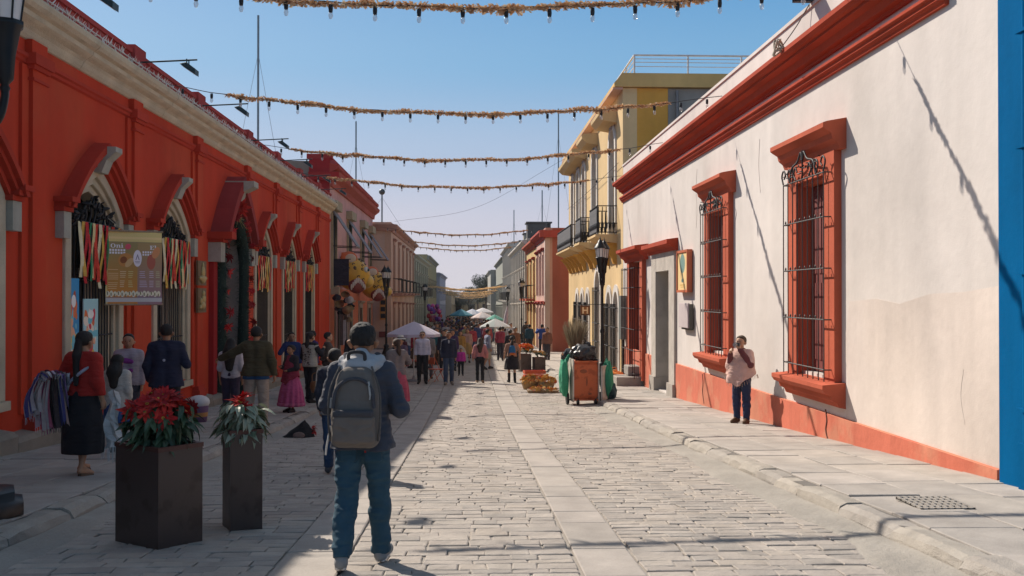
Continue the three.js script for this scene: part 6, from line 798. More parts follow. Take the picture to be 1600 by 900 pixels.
  if (s.pack) { const q = s.pack, f = (x, y, z) => { const u = clamp((y - (q.y0 + dy)) / (q.y1 - q.y0), 0, 1), w = q.w * (.93 + .24 * u - .56 * Math.pow(u, 2.6)) * .5, dp = q.dp * (1 - .35 * u * u) * .5, ax = Math.abs(x - (q.x ?? 0)) - w + .06, az = Math.abs(z - q.z + .02 * u) - dp + .06, ay = Math.max(q.y0 + dy + .06 - y, y - q.y1 - dy + .06); return Math.hypot(Math.max(ax, 0), Math.max(ay, 0), Math.max(az, 0)) + Math.min(Math.max(ax, ay, az), 0) - .06; }; q.f = f; const p = part('backpack', wrinkle(f, q.wr ?? .004, 13), [[-q.w * .7, q.y0 + dy - .03, q.z - q.dp * .8], [q.w * .7, q.y1 + dy + .03, q.z + q.dp * .8]], q.col, q.cell ?? c, q.m); s._pack = p; }
  s.extra?.(t, { J, A, Y, hp, HC, dy, part, field, bounds, wrinkle, c, handB });
  t.scale.setScalar(K);
  return t;
}
const recolour = (o, cols) => { o.traverse((m) => { if (m.isMesh && cols[m.name]) m.material = cols[m.name].isMaterial ? cols[m.name] : m.name === 'hair' ? mat(cols[m.name], { rough: .6 }) : cloth(cols[m.name]); }); return o; };
const phone = { l: [[-.07, -.25, -.08], [-.02, -.05, -.26]], r: [[.07, -.25, -.08], [.02, -.05, -.26]] };
// ---- the man with the backpack, walking away ----
makePerson({
  label: 'man seen from behind with dark backpack, navy jacket and blue jeans', x: -.735, d: 6.86, h: 1.625, yaw: -.04, cell: .0105, fine: .005, wide: 1.0, skin: 'b', wrinkle: .0055, nod: .12, curl: .9,
  legs: { r: [.2, .12, .012], l: [-.16, .34, .004] },
  arms: { r: [[.1, -.27, .02], [-.03, -.23, -.25]], l: [[-.085, -.25, .0], [.06, -.26, -.27]] },
  top: { col: [.05, .058, .082], hem: .82, e: .026, se: .016, flare: .012, sleeve: .96, wr: .012, m: { rough: .8 } },
  bottom: { kind: 'trousers', col: [.03, .085, .125], loose: .017, hem: .034, wr: .013, long: 2.6, m: { per: .25 } },
  shoes: { col: [.30, .30, .29], sole: [.62, .60, .57] }, hair: { r: .1, rough: .0045, cell: .006, face: -.004, nape: .043 },
  pack: { x: -.02, y0: .85, y1: 1.41, w: .345, dp: .21, z: .195, col: [.18, .155, .135], cell: .0095, wr: .005, m: { per: .3, bump: .003 } },
  extra: (t, k) => {
    const { Y, dy, part, field: F2, bounds: B2, wrinkle } = k, pk = t.children.find((m) => m.name === 'backpack'), dark = cloth([.075, .072, .08]), px = -.02;
    // lining hood of the sweater under the jacket
    const hb = [[Y(-.115, 1.435, .04), .046, Y(0, 1.475, .09), .06], [Y(.115, 1.435, .04), .046, Y(0, 1.445, .095), .052], [Y(-.085, 1.455, -.03), .034, Y(-.115, 1.435, .04), .046], [Y(.085, 1.455, -.03), .034, Y(.115, 1.435, .04), .046], [Y(-.06, 1.41, .125), .062, Y(.06, 1.41, .125), .062], [Y(-.16, 1.40, .03), .03, Y(-.1, 1.41, .08), .045], [Y(.16, 1.40, .03), .03, Y(.1, 1.41, .08), .045]]; part('hood', wrinkle(F2(hb, .025), .006, 17), B2(hb, .03), [.48, .48, .49], .0095);
    const sub = (name, f, lo, hi, m) => add(pk, name, join(nets(f, lo, hi, .009)), m);
    const rb = (x, y, z, cx, cy, cz, w, h, d, r) => { const a = Math.abs(x - cx) - w / 2 + r, b = Math.abs(y - cy) - h / 2 + r, e = Math.abs(z - cz) - d / 2 + r; return Math.hypot(Math.max(a, 0), Math.max(b, 0), Math.max(e, 0)) + Math.min(Math.max(a, b, e), 0) - r; };
    sub('front_pocket', wrinkle((x, y, z) => rb(x, y, z, px, .985 + dy, .31, .29, .2, .07, .03), .005, 15), [-.2, .85 + dy, .24], [.17, 1.12 + dy, .37], cloth([.19, .155, .13], { per: .3 }));
    sub('pocket_flap', wrinkle((x, y, z) => rb(x, y, z, px, 1.095 + dy, .312, .28, .05, .075, .02), .003, 15), [-.2, 1.04 + dy, .24], [.17, 1.15 + dy, .37], dark);
    const arch = []; for (let i = 0; i <= 14; i++) { const a = Math.PI * i / 14, yy = 1.2 + .13 * Math.sin(a); arch.push(V(px - .135 * Math.cos(a), yy + dy, .302 - .09 * Math.pow(clamp((yy - 1.15) / .25, 0, 1), 2))); } arch.unshift(V(px - .14, 1.13 + dy, .3)); arch.push(V(px + .14, 1.13 + dy, .3));
    add(pk, 'zip', [tube(arch, .014, 50, 6)], dark); add(pk, 'zip_puller', [rod(V(px + .1, 1.31 + dy, .275), V(px + .115, 1.22 + dy, .305), .008), rod(V(px + .115, 1.22 + dy, .305), V(px + .112, 1.19 + dy, .31), .005)], mat([.4, .38, .35])); add(pk, 'zip_puller', [rod(V(px - .16, 1.2 + dy, .26), V(px - .165, 1.13 + dy, .27), .007)], mat([.35, .33, .3]));
    add(pk, 'piping', [tube([V(px - .165, .9 + dy, .27), V(px - .178, 1.05 + dy, .27), V(px - .17, 1.25 + dy, .25), V(px - .11, 1.41 + dy, .2)], .008, 30), tube([V(px + .165, .9 + dy, .27), V(px + .178, 1.05 + dy, .27), V(px + .17, 1.25 + dy, .25), V(px + .11, 1.41 + dy, .2)], .008, 30)], cloth([.12, .105, .095]));
    add(pk, 'carry_loop', [tube([V(px - .055, 1.42 + dy, .15), V(px - .05, 1.5 + dy, .17), V(px + .05, 1.5 + dy, .17), V(px + .055, 1.42 + dy, .15)], .013, 24)], cloth([.05, .048, .05]));
    for (const sg of [-1, 1]) { const q = [Y(sg * .09 + px * .5, 1.42, .12), Y(sg * .11, 1.475, .04), Y(sg * .125, 1.45, -.06), Y(sg * .13, 1.3, -.135)], B = q.slice(1).map((b, i) => [q[i], .024, b, .024]); add(pk, 'shoulder_strap', join(nets(F2(B, .02), ...B2(B, .02), .01)), dark); }
    add(pk, 'loose_strap', [tube([V(-.19, 1.0 + dy, .22), V(-.2, .93 + dy, .25), V(-.215, .86 + dy, .24), V(-.225, .8 + dy, .22)], .007, 20)], mat([.55, .53, .5]));
    const tr = t.children.find((m) => m.name === 'trousers'); for (const sg of [-1, 1]) { const f = (x, y, z) => rb(x, y, z, sg * .088, .8 + dy, .105, .125, .14, .05, .02); add(tr, 'back_pocket', join(nets((x, y, z) => Math.max(f(x, y, z), -1), [sg * .088 - .09, .7 + dy, .05], [sg * .088 + .09, .9 + dy, .16], .008)), cloth([.026, .075, .11], { per: .25 })); } add(tr, 'pocket_tab', [box(.03, .042, .8 + dy, .825 + dy, .128, .134)], cloth([.4, .02, .02]));
  },
});
// ---- left pavement ----
const spotIn = (label, kind, fn) => fn;
makePerson({ label: 'woman in red sweater and long black skirt carrying a bundle of textiles', x: -4.17, d: 10.95, walk: 1, h: 1.5, yaw: -.35, cell: .014, fine: .0065, legs: { l: [.14, .1], r: [-.12, .14] }, arms: { l: [[-.13, -.22, .02], [-.05, -.2, -.2]], r: [[.06, -.27, .03], [.07, -.5, -.05]] }, top: { name: 'sweater', col: [.42, .022, .014], hem: .93, e: .035, se: .035, sleeve: .8, wr: .006 }, bottom: { kind: 'skirt', col: [.014, .013, .016], hem: .27, r: .235, amp: .03, folds: 7 }, shoes: 'bare', hair: { kind: 'tail', end: 1.08, r: .1, cell: .01 } });
{ // textiles she carries
  const b = thing('textile_bundle', 'heap of striped and white textiles over the arm of the woman in red', 'textiles', [-4.38, gy(10.95) + .66, -10.88], -.3), cols = [[.55, .25, .38], [.66, .63, .66], [.42, .15, .3], [.66, .52, .58], [.70, .64, .62], [.09, .08, .08], [.66, .64, .63], [.5, .16, .26], [.70, .65, .62], [.5, .2, .35], [.1, .08, .08], [.62, .6, .62], [.35, .25, .5], [.64, .6, .55]];
  cols.forEach((c, i) => { // each a pleated length of cloth fanning out over her forearm and hanging down
    const N = 12, M = 8, q = i / (cols.length - 1), rows = [], P = [], Q = [], len = .55 + .18 * ((i * 5) % 4) / 3, spread = 1 - q;
    for (let j = 0; j <= N; j++) { const t = j / N, dn = Math.max(0, t - .22), ox = -.02 - .36 * spread * Math.sin(Math.min(1, t * 1.3) * 1.35) - .06 * t + .12 * q, oy = .52 + .05 * Math.sin(t * 6) * (t < .3 ? 1 : 0) - len * Math.pow(dn, 1.15) * (1.15 - .25 * spread), oz = .12 - .2 * t + .1 * Math.sin(i * 2.1); rows.push(Array.from({ length: M + 1 }, (_, k) => { const e = k / M - .5, ww = .25 * (.6 + .6 * t); return [ox + e * ww * .75 + .012 * Math.sin(k * 2.4 + i), oy + e * ww * .5 * spread + .006 * Math.cos(k * 3 + j), oz + .022 * Math.sin(k * 2.4 + i + t * 2) + e * ww * .35]; })); }
    for (let j = 0; j < N; j++) for (let k = 0; k < M; k++) { const [p, r, s2, u] = [rows[j][k], rows[j][k + 1], rows[j + 1][k + 1], rows[j + 1][k]]; ((k === 2 || k === 5) && i % 3 !== 2 ? Q : P).push(...p, ...r, ...s2, ...p, ...s2, ...u); }
    const mk = (a) => { const g = new THREE.BufferGeometry(); g.setAttribute('position', new THREE.Float32BufferAttribute(a, 3)); g.computeVertexNormals(); return g; };
    const m = add(b, 'folded_cloth', [mk(P)], cloth(c)); if (Q.length) add(m, 'stripe', [mk(Q)], cloth(c[0] > .5 ? pick([[.35, .08, .25], [.12, .12, .35], [.5, .1, .12]]) : [.62, .6, .58]));
    add(m, 'fringe', rows[N].filter((_, k) => k % 1 === 0).map((v) => rod(V(...v), V(v[0] + rnd(-.01, .01), v[1] - .05, v[2]), .004, .003, 3)), cloth(c), { kind: 'stuff' });
  });
  const w = thing('crochet_shawl', 'white crochet shawl hanging from her right hand', 'shawl', [-3.86, gy(10.95) + .42, -10.95]); const P = [], R = []; for (let j = 0; j <= 9; j++) R.push([-1, -.3, .3, 1].map((k) => [k * (.05 + .05 * j / 9) + .02 * Math.sin(j), .62 - .62 * j / 9 - (k * k) * .03, .03 * Math.sin(k * 4 + j)])); for (let j = 0; j < 9; j++) for (let k = 0; k < 3; k++) P.push(...R[j][k], ...R[j][k + 1], ...R[j + 1][k + 1], ...R[j][k], ...R[j + 1][k + 1], ...R[j + 1][k]); const g = new THREE.BufferGeometry(); g.setAttribute('position', new THREE.Float32BufferAttribute(P, 3)); g.computeVertexNormals(); add(w, 'cloth', [g], cloth([.62, .60, .57])); add(w, 'fringe', Array.from({ length: 12 }, (_, i) => rod(V(-.1 + i * .018, .0, 0), V(-.1 + i * .018 + rnd(-.02, .02), -.12 - rnd(.06), .02), .005)), cloth([.62, .60, .57]));
  const st = thing('cloth_strap', 'white and blue woven strap across the back of the woman in red', 'strap', [-4.17, gy(10.95) + 1.02, -10.95], -.35); add(st, 'band', [tube([V(-.2, -.03, .02), V(-.15, .04, .09), V(-.06, .12, .128), V(.06, .21, .128), V(.14, .28, .08)], .018, 20)], cloth([.45, .46, .55]));
}
makePerson({ label: 'girl with wide dark hair, cream top, blue skirt and black boots', x: -4.6, d: 13.2, walk: 1, h: 1.24, yaw: -.15, cell: .017, legs: { l: [.05, .03], r: [-.04, .06] }, top: { name: 'top', col: [.58, .52, .45], hem: .78, e: .04, se: .03, sleeve: .75 }, bottom: { kind: 'skirt', col: [.03, .085, .24], hem: .55, r: .2, folds: 9 }, shoes: { boot: 1, col: [.02, .02, .02] }, hair: { kind: 'long', w: 1.35, end: 1.2, r: .118, rough: .008 } });
makePerson({ label: 'woman facing the camera in a white top with purple print', x: -5.2, d: 15.4, walk: 1, h: 1.55, yaw: Math.PI + .2, cell: .02, face: 1, top: { name: 'blouse', col: [.42, .36, .40], hem: .85 }, vest: null, bottom: { kind: 'trousers', col: [.05, .05, .07] }, hair: { kind: 'tail', end: 1.3 }, extra: (t, k) => { const f = k.field([[k.Y(-.06, 1.25, -.1), .04, k.Y(.06, 1.27, -.1), .05], [k.Y(-.05, 1.1, -.09), .045, k.Y(.07, 1.05, -.09), .04]], .03); k.part('print_patch', f, [[-.2, .95 + k.dy, -.2], [.2, 1.4 + k.dy, .0]], [.28, .04, .27], .012); } });
makePerson({ label: 'man in dark navy jacket seen from behind beyond the nearest planter', x: -4.48, d: 14.9, walk: 1, h: 1.68, yaw: .2, cell: .016, wide: 1.12, skin: 'b', top: { col: [.02, .022, .05], hem: .78, e: .03, flare: .012, wr: .006 }, bottom: { kind: 'trousers', col: [.03, .03, .035] }, arms: { r: [[.1, -.26, .03], [.1, -.3, -.22]], l: [[-.09, -.28, .02], [-.06, -.5, -.08]] }, extra: (t, k) => { const p = k.Y(-.02, 1.18, .165); add(t, 'jacket_emblem', [ball(p[0], p[1], p[2], .02, .02, .006, 10)], mat([.4, .42, .5])); } });
makePerson({ label: 'man in olive jacket and beige trousers with his arm round a companion', x: -3.72, d: 17.5, walk: 1, h: 1.7, yaw: -.1, cell: .015, fine: .007, wide: 1.16, skin: 'b', legs: { l: [.06, .05, .02], r: [-.03, .05, .02] }, arms: { l: [[-.24, -.13, -.02], [-.47, -.22, -.1]], r: [[.1, -.28, .03], [.11, -.52, -.05]] }, top: { col: [.085, .065, .03], hem: .86, e: .034, se: .03, flare: .01, wr: .007 }, under: { hem: .80, col: [.02, .08, .2] }, bottom: { kind: 'trousers', col: [.42, .33, .26], loose: .022, wr: .007 }, shoes: { col: [.12, .08, .05], sole: [.3, .28, .25] }, hair: { r: .101 }, collar: [.085, .065, .03] });
makePerson({ label: 'companion in a white top and dark trousers under the olive sleeve', x: -4.3, d: 18.1, walk: 1, h: 1.5, yaw: .0, cell: .018, top: { name: 'shirt', col: [.62, .58, .62], hem: .9, sleeve: .5 }, bottom: { kind: 'trousers', col: [.06, .045, .08], loose: .02 }, hair: { kind: 'long', w: 1.4, end: 1.12 } });
makePerson({ label: 'short woman in dark red shawl and full pink skirt', x: -3.74, d: 21, walk: 1, h: 1.38, yaw: Math.PI - .7, cell: .016, face: 1, nod: .25, skin: 'b', legs: { l: [.05, .03], r: [-.02, .03] }, arms: { l: [[-.08, -.25, -.03], [.06, -.3, -.2]], r: [[.08, -.25, -.03], [-.02, -.22, -.22]] }, top: { name: 'blouse', col: [.03, .025, .03], hem: .95 }, cape: { hem: .9, r: .24, point: .18, col: [.30, .03, .06] }, bottom: { kind: 'skirt', col: [.52, .09, .22], hem: .17, r: .33, folds: 13, amp: .07, band: [.6, .14, .26] }, shoes: { col: [.04, .03, .03] }, hair: { r: .105 } });
makePerson({ label: 'man in blue shirt facing the camera with a phone raised to his ear', x: -4.62, d: 26, walk: 1, h: 1.66, yaw: Math.PI + .3, cell: .022, face: 1, arms: { r: [[.14, -.2, -.08], [-.03, .1, -.1]] }, top: { name: 'shirt', col: [.03, .05, .16] }, bottom: { kind: 'trousers', col: [.04, .04, .05] } });
makePerson({ label: 'woman in a white patterned vest with black sleeves and black trousers', x: -3.86, d: 24.2, walk: 1, h: 1.66, yaw: -.5, cell: .018, arms: { r: [[.14, -.2, -.05], [.06, -.08, -.24]], l: [[-.06, -.28, 0], [-.04, -.45, -.15]] }, top: { name: 'sweater', col: [.02, .018, .022], hem: .9 }, vest: [.48, .45, .38], bottom: { kind: 'trousers', col: [.018, .018, .022] }, hair: { kind: 'tail', end: 1.35 }, extra: (t, k) => { const P = []; for (let i = 0; i < 26; i++) P.push(ball(rnd(-.13, .13), k.dy + rnd(.92, 1.34), .135 + rnd(0, .01), .022, .016, .008, 6)); add(t, 'vest_pattern', P, cloth([.12, .1, .08])); } });
makePerson({ label: 'man in purple jacket and dark trousers beside the woman with the patterned vest', x: -4.05, d: 25.7, walk: 1, h: 1.7, yaw: Math.PI * .7, cell: .024, top: { col: [.07, .035, .14] }, bottom: { kind: 'trousers', col: [.03, .03, .03] } });
makePerson({ label: 'person in brown shawl turned to the street, with a wicker bag', x: -3.55, d: 25, walk: 1, h: 1.66, yaw: -1.3, cell: .02, skin: 'c', top: { name: 'jacket', col: [.10, .075, .06] }, cape: { hem: 1.0, r: .24, col: [.105, .08, .065] }, bottom: { kind: 'trousers', col: [.06, .045, .06] }, arms: { l: [[-.05, -.28, 0], [-.05, -.5, -.06]] } });
{ const w = thing('wicker_bag', 'brown wicker bag held low by the person in the brown shawl', 'bag', [-3.55, gy(23.3) + .13 + .28, -23.3]); add(w, 'basket', [lathe([[0, 0], [.13, .02], [.17, .14], [.15, .27], [.13, .27], [.14, .14], [0, .05]], 14)], wood([.24, .11, .04])); add(w, 'handle', [tube([V(-.12, .25, 0), V(-.1, .45, 0), V(.1, .45, 0), V(.12, .25, 0)], .012)], wood([.2, .09, .03])); }
makePerson({ label: 'man in black jacket left of the backpack man by the pink house', x: -3.5, d: 30, walk: 1, h: 1.68, yaw: .3, cell: .022, wide: 1.08, top: { col: [.016, .016, .022] }, bottom: { kind: 'trousers', col: [.02, .02, .025] } });
makePerson({ label: 'young person in grey top and blue jeans half hidden by the backpack man', x: -1.6, d: 11.85, h: 1.44, yaw: -.15, cell: .015, legs: { l: [.1, .1], r: [-.08, .12] }, top: { col: [.03, .035, .055], hem: .84, e: .03 }, under: { hem: .79, col: [.3, .29, .28] }, bottom: { kind: 'trousers', col: [.03, .07, .15], wr: .006 }, shoes: { col: [.1, .1, .11] } });
makePerson({ label: 'woman in grey knit top and pink skirt right behind the backpack man', x: -1.62, d: 22, h: 1.62, yaw: .5, cell: .018, skin: 'c', arms: { r: [[.16, -.2, -.04], [.2, -.24, -.26]] }, top: { name: 'sweater', col: [.20, .17, .17], e: .035, se: .03, wr: .006 }, bottom: { kind: 'skirt', col: [.42, .07, .12], hem: .3, r: .27 }, hair: { kind: 'tail', end: 1.35, col: [.07, .04, .025] } });
makePerson({ label: 'man in straw hat and plaid shirt under the lilac umbrella', x: -2.12, d: 30.5, h: 1.6, yaw: Math.PI - .6, cell: .022, face: 1, top: { name: 'shirt', col: [.14, .09, .14] }, bottom: { kind: 'trousers', col: [.05, .05, .06] }, hat: [.6, .56, .5] });
// ---- people in the street ----
makePerson({ label: 'man in white shirt and black trousers walking to the camera in sunglasses', x: -1.62, d: 33.8, h: 1.74, yaw: Math.PI, cell: .018, face: 1, glasses: 1, skin: 'c', legs: { l: [.12, .1, .01], r: [-.12, .14, .01] }, top: { name: 'shirt', col: [.66, .62, .70], hem: .92, e: .026, se: .02 }, bottom: { kind: 'trousers', col: [.012, .012, .015], loose: .02 } });
makePerson({ label: 'man in dark navy shirt and blue jeans walking to the camera', x: -.72, d: 33.2, h: 1.74, yaw: Math.PI + .05, cell: .018, face: 1, skin: 'b', legs: { l: [-.1, .12], r: [.16, .1] }, top: { name: 'shirt', col: [.018, .022, .05], hem: .85, e: .028 }, bottom: { kind: 'trousers', col: [.04, .065, .12] }, shoes: { col: [.25, .2, .15] }, extra: (t, k) => add(t, 'undershirt', [ball(0, 1.38 + k.dy, -.115, .025, .06, .012, 10)], cloth([.5, .5, .52])) });
makePerson({ label: 'small girl in a bright magenta jacket and black leggings', x: -.37, d: 38.9, h: 1.04, yaw: Math.PI, cell: .026, face: 1, wide: 1.15, top: { col: [.55, .03, .32], e: .04, se: .03 }, bottom: { kind: 'trousers', col: [.02, .02, .025], loose: .008 } });
makePerson({ label: 'woman with long hair, pink top and a black waist bag walking away', x: .33, d: 34.4, h: 1.5, yaw: 0, cell: .019, legs: { l: [.16, .12], r: [-.12, .2] }, arms: { r: [[.09, -.25, .05], [.1, -.44, -.1]], l: [[-.08, -.27, .03], [-.1, -.48, -.02]] }, top: { name: 'sweater', col: [.55, .22, .21], hem: .92, e: .03, se: .03, sleeve: .9 }, bottom: { kind: 'trousers', col: [.014, .014, .017], loose: .008 }, hair: { kind: 'long', w: 1.25, end: 1.2, col: [.05, .03, .02] }, shoes: { col: [.3, .2, .12] }, extra: (t, k) => k.part('waist_bag', k.field([[k.Y(-.1, .93, .13), .06, k.Y(.1, .93, .13), .06]], .02), [[-.2, .8 + k.dy, .02], [.2, 1.05 + k.dy, .25]], [.015, .015, .018]) });
makePerson({ label: 'woman with a small blue and orange backpack and black skirt walking away', x: 1.43, d: 34.4, h: 1.56, yaw: .05, cell: .019, skin: 'c', legs: { l: [.1, .1], r: [-.12, .14] }, arms: { l: [[-.1, -.25, .04], [-.12, -.46, 0]], r: [[.12, -.24, .05], [.14, -.46, 0]] }, top: { name: 'top', col: [.40, .22, .15], hem: .95, sleeve: .35 }, bottom: { kind: 'skirt', col: [.016, .016, .02], hem: .5, r: .25, folds: 6 }, shoes: { boot: 1, col: [.02, .02, .022] }, hair: { kind: 'tail', end: 1.55 }, pack: { y0: 1.02, y1: 1.38, w: .26, dp: .15, z: .17, col: [.03, .16, .34], cell: .016 }, extra: (t, k) => k.part('pack_pocket', k.field([[[-.07, 1.06 + k.dy, .24], .045, [.07, 1.06 + k.dy, .24], .045]], .02), [[-.16, .98 + k.dy, .16], [.16, 1.14 + k.dy, .32]], [.6, .16, .04]) });
makePerson({ label: 'man in bright blue jacket raising both hands by the salmon house', x: 4.0, d: 55.5, h: 1.68, yaw: .3, cell: .03, arms: { l: [[-.14, -.12, -.1], [-.02, .12, -.18]], r: [[.14, -.12, -.1], [.02, .12, -.18]] }, top: { col: [.02, .06, .30], e: .03, se: .025 }, bottom: { kind: 'trousers', col: [.02, .02, .025] } });
makePerson({ label: 'person in dark teal jacket beside the man in bright blue', x: 3.35, d: 56.5, h: 1.66, yaw: .2, cell: .03, top: { col: [.02, .07, .10], e: .03 }, bottom: { kind: 'trousers', col: [.03, .03, .03] } });
makePerson({ label: 'sweeper in dark clothes standing behind the orange cart', x: 2.78, d: 26.9, h: 1.58, yaw: Math.PI - .4, cell: .022, face: 1, skin: 'c', top: { col: [.03, .045, .06] }, bottom: { kind: 'trousers', col: [.03, .035, .045] }, arms: { r: [[.1, -.2, -.12], [.06, -.1, -.3]] } });
// photographer in the pale poncho by the white wall
makePerson({ label: 'person in a pale pink poncho and jeans raising a camera by the white wall', x: 4.86, d: 17.7, walk: 1, h: 1.53, yaw: Math.PI - .75, cell: .0125, fine: .006, face: 1, skin: 'c', nod: .05, curl: 1.2, legs: { l: [.04, .03, .02], r: [-.05, .05, .02] }, arms: { r: [[.03, -.25, -.1], [-.06, .0, -.26]], l: [[-.09, -.22, -.12], [.1, .09, -.21]] }, grip: { l: [0, 1, 0], r: [0, 1, 0] }, top: { name: 'sweater', col: [.16, .045, .05], e: .015, se: .022 }, cape: { hem: .95, r: .27, point: .22, fz: .02, wr: .008, pw: .42, arms: 1, col: [.70, .45, .38] }, bottom: { kind: 'trousers', col: [.025, .04, .10], wr: .007, loose: .022 }, shoes: { col: [.13, .07, .035], sole: [.2, .15, .1] }, hair: { r: .104, col: [.07, .045, .025] }, extra: (t, k) => add(t, 'shawl_fringe', Array.from({ length: 30 }, (_, i) => { const a = (i / 30 - .5) * 4.4, R = .3, y = .93 + k.dy - .2 * Math.pow(Math.max(0, Math.cos(a)), 2); return rod(V(R * 1.12 * Math.sin(a), y + .02, -R * .84 * Math.cos(a) - .02), V(R * 1.18 * Math.sin(a) + rnd(-.01, .01), y - .05, -R * .88 * Math.cos(a) - .02), .005, .003, 4); }), cloth([.58, .42, .33])) });
{ const c = thing('camera', 'small dark camera held up by the person in the poncho', 'camera', [4.74, gy(17.5) + .13 + 1.365, -17.56], Math.PI - .75); add(c, 'camera_body', [bbox(.12, .075, .05, .008)], mat([.03, .03, .033], { rough: .4 })); const ln = new THREE.CylinderGeometry(.03, .033, .07, 14); ln.rotateX(Math.PI / 2); ln.translate(0, .036, -.055); add(c, 'camera_lens', [ln], mat([.3, .3, .3], { rough: .3 })); }
// ---- walkers farther down: four bodies, dressed differently ----
{
  const base = [
    makePerson({ label: 'man in grey blue shirt and shorts turned aside in the mid street', x: .75, d: 43, h: 1.7, yaw: -1.2, cell: .03, legs: { l: [.25, .2], r: [-.2, .2] }, top: { name: 'shirt', col: [.3, .32, .42] }, bottom: { kind: 'trousers', col: [.35, .32, .28], len: .5 } }),
    makePerson({ label: 'man in blue jeans and red shirt walking away in the middle', x: .95, d: 55, h: 1.72, yaw: 0, cell: .034, legs: { l: [.2, .15], r: [-.18, .2] }, top: { name: 'shirt', col: [.45, .08, .09] }, bottom: { kind: 'trousers', col: [.04, .07, .16] } }),
    makePerson({ label: 'woman in ochre top with a pale skirt among the far walkers', x: -.45, d: 45, h: 1.58, yaw: Math.PI, cell: .034, top: { name: 'shirt', col: [.45, .24, .06] }, bottom: { kind: 'skirt', col: [.5, .45, .4], hem: .45 }, hair: { kind: 'long', end: 1.25 } }),
    makePerson({ label: 'man in black clothes facing the camera left of the ochre top', x: -1.1, d: 41, h: 1.7, yaw: Math.PI, cell: .034, top: { name: 'shirt', col: [.03, .03, .05] }, bottom: { kind: 'trousers', col: [.03, .03, .035] } }),
  ];
  const P = [ // [body, x, D, yaw, shirt, lower, label]
    [3, -1.55, 37, Math.PI, [.22, .2, .2], [.1, .09, .1], 'man in grey shirt behind the white shirted man'], [2, -2.6, 38, .5, [.12, .03, .04], [.2, .05, .08], 'woman in dark red behind the lilac umbrella pole'], [3, -1.9, 40, 1, [.45, .3, .28], [.1, .08, .08], 'person in dusty pink jacket behind the umbrella'], [1, -.75, 42, Math.PI, [.06, .03, .1], [.02, .02, .03], 'person in dark violet top behind the navy shirted man'],
    [2, -.15, 48, 0, [.5, .3, .25], [.4, .25, .1], 'woman in peach top and tan skirt walking away'], [1, 1.5, 50, 0, [.38, .05, .08], [.05, .04, .05], 'person in crimson top with a pale bag in the middle'], [3, 1.7, 52.5, Math.PI, [.3, .28, .27], [.1, .1, .12], 'man in pale grey beside the crimson top'], [1, 1.75, 44, .3, [.02, .02, .025], [.015, .015, .02], 'man in black left of the brown stall in the mid street'],
    [3, 2.05, 45.5, -.4, [.22, .09, .05], [.02, .02, .03], 'person in rust brown jacket by the mid street planters'], [3, 2.35, 58, 0, [.62, .6, .6], [.02, .02, .03], 'person in white top and black trousers by the grey umbrella'], [1, 2.1, 60, 1.2, [.03, .03, .04], [.02, .02, .02], 'person in black beside the white top by the grey umbrella'], [1, .35, 58, 0, [.05, .08, .2], [.04, .06, .12], 'man in navy top walking away in the far middle'],
    [2, -1.6, 50, Math.PI, [.4, .06, .05], [.25, .06, .05], 'woman in red among the walkers on the left'], [1, -2.2, 52, 0, [.05, .07, .12], [.03, .03, .05], 'man in slate blue near the left kerb far down'], [3, -.9, 53, Math.PI, [.12, .12, .14], [.05, .06, .1], 'man in charcoal shirt among the walkers far down'], [0, -.3, 57, 2.5, [.45, .42, .2], [.3, .28, .25], 'person in mustard top crossing far down'], [2, -2.4, 58, 1, [.1, .03, .06], [.06, .05, .06], 'woman in dark plum near the balloons'], [1, -1.5, 61, 0, [.5, .47, .45], [.05, .06, .1], 'person in cream top walking away below the balloons'], [3, .9, 63, Math.PI, [.05, .05, .1], [.06, .06, .08], 'man in dark blue under the far umbrellas'], [1, 3.9, 70, 0, [.06, .05, .05], [.05, .05, .05], 'person in brown by the ochre house wall'], [3, 3.7, 48, .4, [.25, .1, .06], [.05, .04, .05], 'person in rust red top right of the mid street planters'],
  ];
  const words = { navy: [.03, .04, .1], crimson: [.4, .04, .06], white: [.62, .6, .6], charcoal: [.06, .06, .07], teal: [.03, .2, .22], plum: [.14, .04, .12], tan: [.42, .3, .18], grey: [.28, .28, .3] }, lows = { black: [.02, .02, .022], denim: [.05, .08, .17], brown: [.12, .07, .04] };
  const spots = [[-2.9, 41], [-2.5, 44], [-3.0, 47], [-2.0, 43.5], [-1.55, 46.5], [-2.3, 49], [-2.9, 53.5], [-1.2, 48.5], [-.7, 50.5], [.1, 52], [-2.6, 56], [-1.9, 56.5], [-1.1, 57.5], [.5, 61], [-3.1, 60], [-.1, 62.5], [1.0, 59], [-1.4, 64], [-2.3, 64.5], [.2, 66], [1.3, 66.5], [-.6, 68]], wk = Object.keys(words), lk = Object.keys(lows);
  spots.forEach(([x, D], i) => { const a = wk[i % 8], b = lk[(i * 2 + (i >> 3)) % 3], k = [1, 3, 2, 1, 3][i % 5]; P.push([k, x, D, (i * 1.7) % 6.28, words[a], lows[b], `${k === 2 ? 'woman' : 'walker'} in ${a} top and ${b} ${k === 2 ? 'skirt' : 'trousers'}, ${i < 6 ? 'behind the lilac umbrella' : i < 12 ? 'left in the far street before the balloons' : i < 17 ? 'below the balloons and grey umbrella' : 'at the near edge of the dense crowd'}`]); });
  const names = ['shirt', 'trousers', 'skirt'];
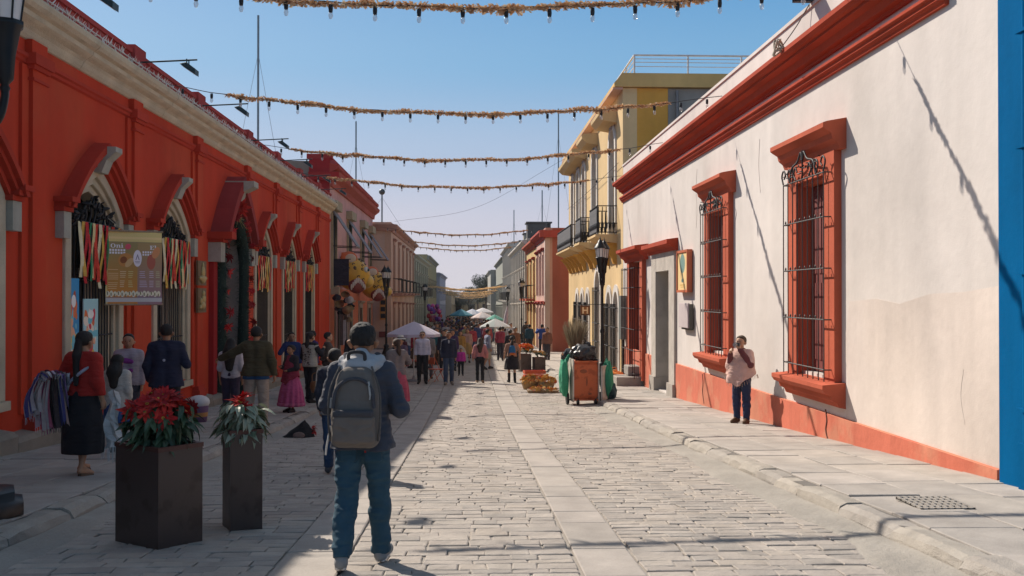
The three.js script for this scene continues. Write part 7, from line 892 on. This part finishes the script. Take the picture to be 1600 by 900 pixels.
  for (const [b, x, D, yaw, top, low, label] of P) { const c = copy(base[b], [x, gy(D), -D], yaw, label); c.scale.setScalar(base[b].scale.x * rnd(.94, 1.03)); recolour(c, { shirt: top, trousers: low, skirt: low, hair: pick([[.018, .014, .012], [.04, .025, .015], [.018, .014, .012]]) }); }
  // the dense crowd beyond, which nobody could count
  const fig = (top, low, hair) => { const g = [[rod(V(-.08, .02, .05), V(-.08, .85, 0), .06, .09, 6), low], [rod(V(.08, .02, -.05), V(.08, .85, 0), .06, .09, 6), low], [ball(0, 1.12, 0, .2, .34, .13, 8), top], [rod(V(-.24, .8, 0), V(-.2, 1.36, 0), .045, .06, 5), top], [rod(V(.24, .8, 0), V(.2, 1.36, 0), .045, .06, 5), top], [ball(0, 1.56, -.02, .085, .11, .095, 8), [.28, .15, .09]], [ball(0, 1.6, .02, .098, .1, .1, 8), hair]]; return g.map(([q, c]) => { const k = plain(q); k.deleteAttribute('uv'); k.setAttribute('color', new THREE.Float32BufferAttribute(Array.from({ length: k.attributes.position.count }, () => c).flat(), 3)); return k; }); };
  const all = [], tops = [[.03, .04, .08], [.02, .02, .03], [.5, .48, .47], [.35, .04, .06], [.05, .1, .25], [.2, .08, .1], [.4, .25, .1], [.12, .12, .13], [.08, .03, .12], [.3, .3, .33], [.45, .12, .2]];
  for (let i = 0; i < 280; i++) { const D = 59 + Math.pow(rnd(1), 1.4) * 80, x = -3.2 + 5.2 * Math.sqrt(rnd(1)) * (D < 72 ? .8 : 1) - (rnd(1) < .5 ? rnd(.5) : 0), s = rnd(.86, 1.03), yaw = rnd(6.28); for (const g of fig(pick(tops), pick([[.03, .03, .05], [.04, .06, .12], [.1, .08, .07]]), [.02, .015, .013])) { g.rotateY(yaw); g.scale(s, s, s); g.translate(x, gy(D), -D); all.push(g); } }
  const crowd = add(scene, 'crowd', join(all), mat([1, 1, 1], { rough: .9, vc: 1 })); crowd.userData = { kind: 'stuff', label: 'dense dark crowd filling the far end of the street', category: 'crowd' };
}
renderer.render(scene, camera);
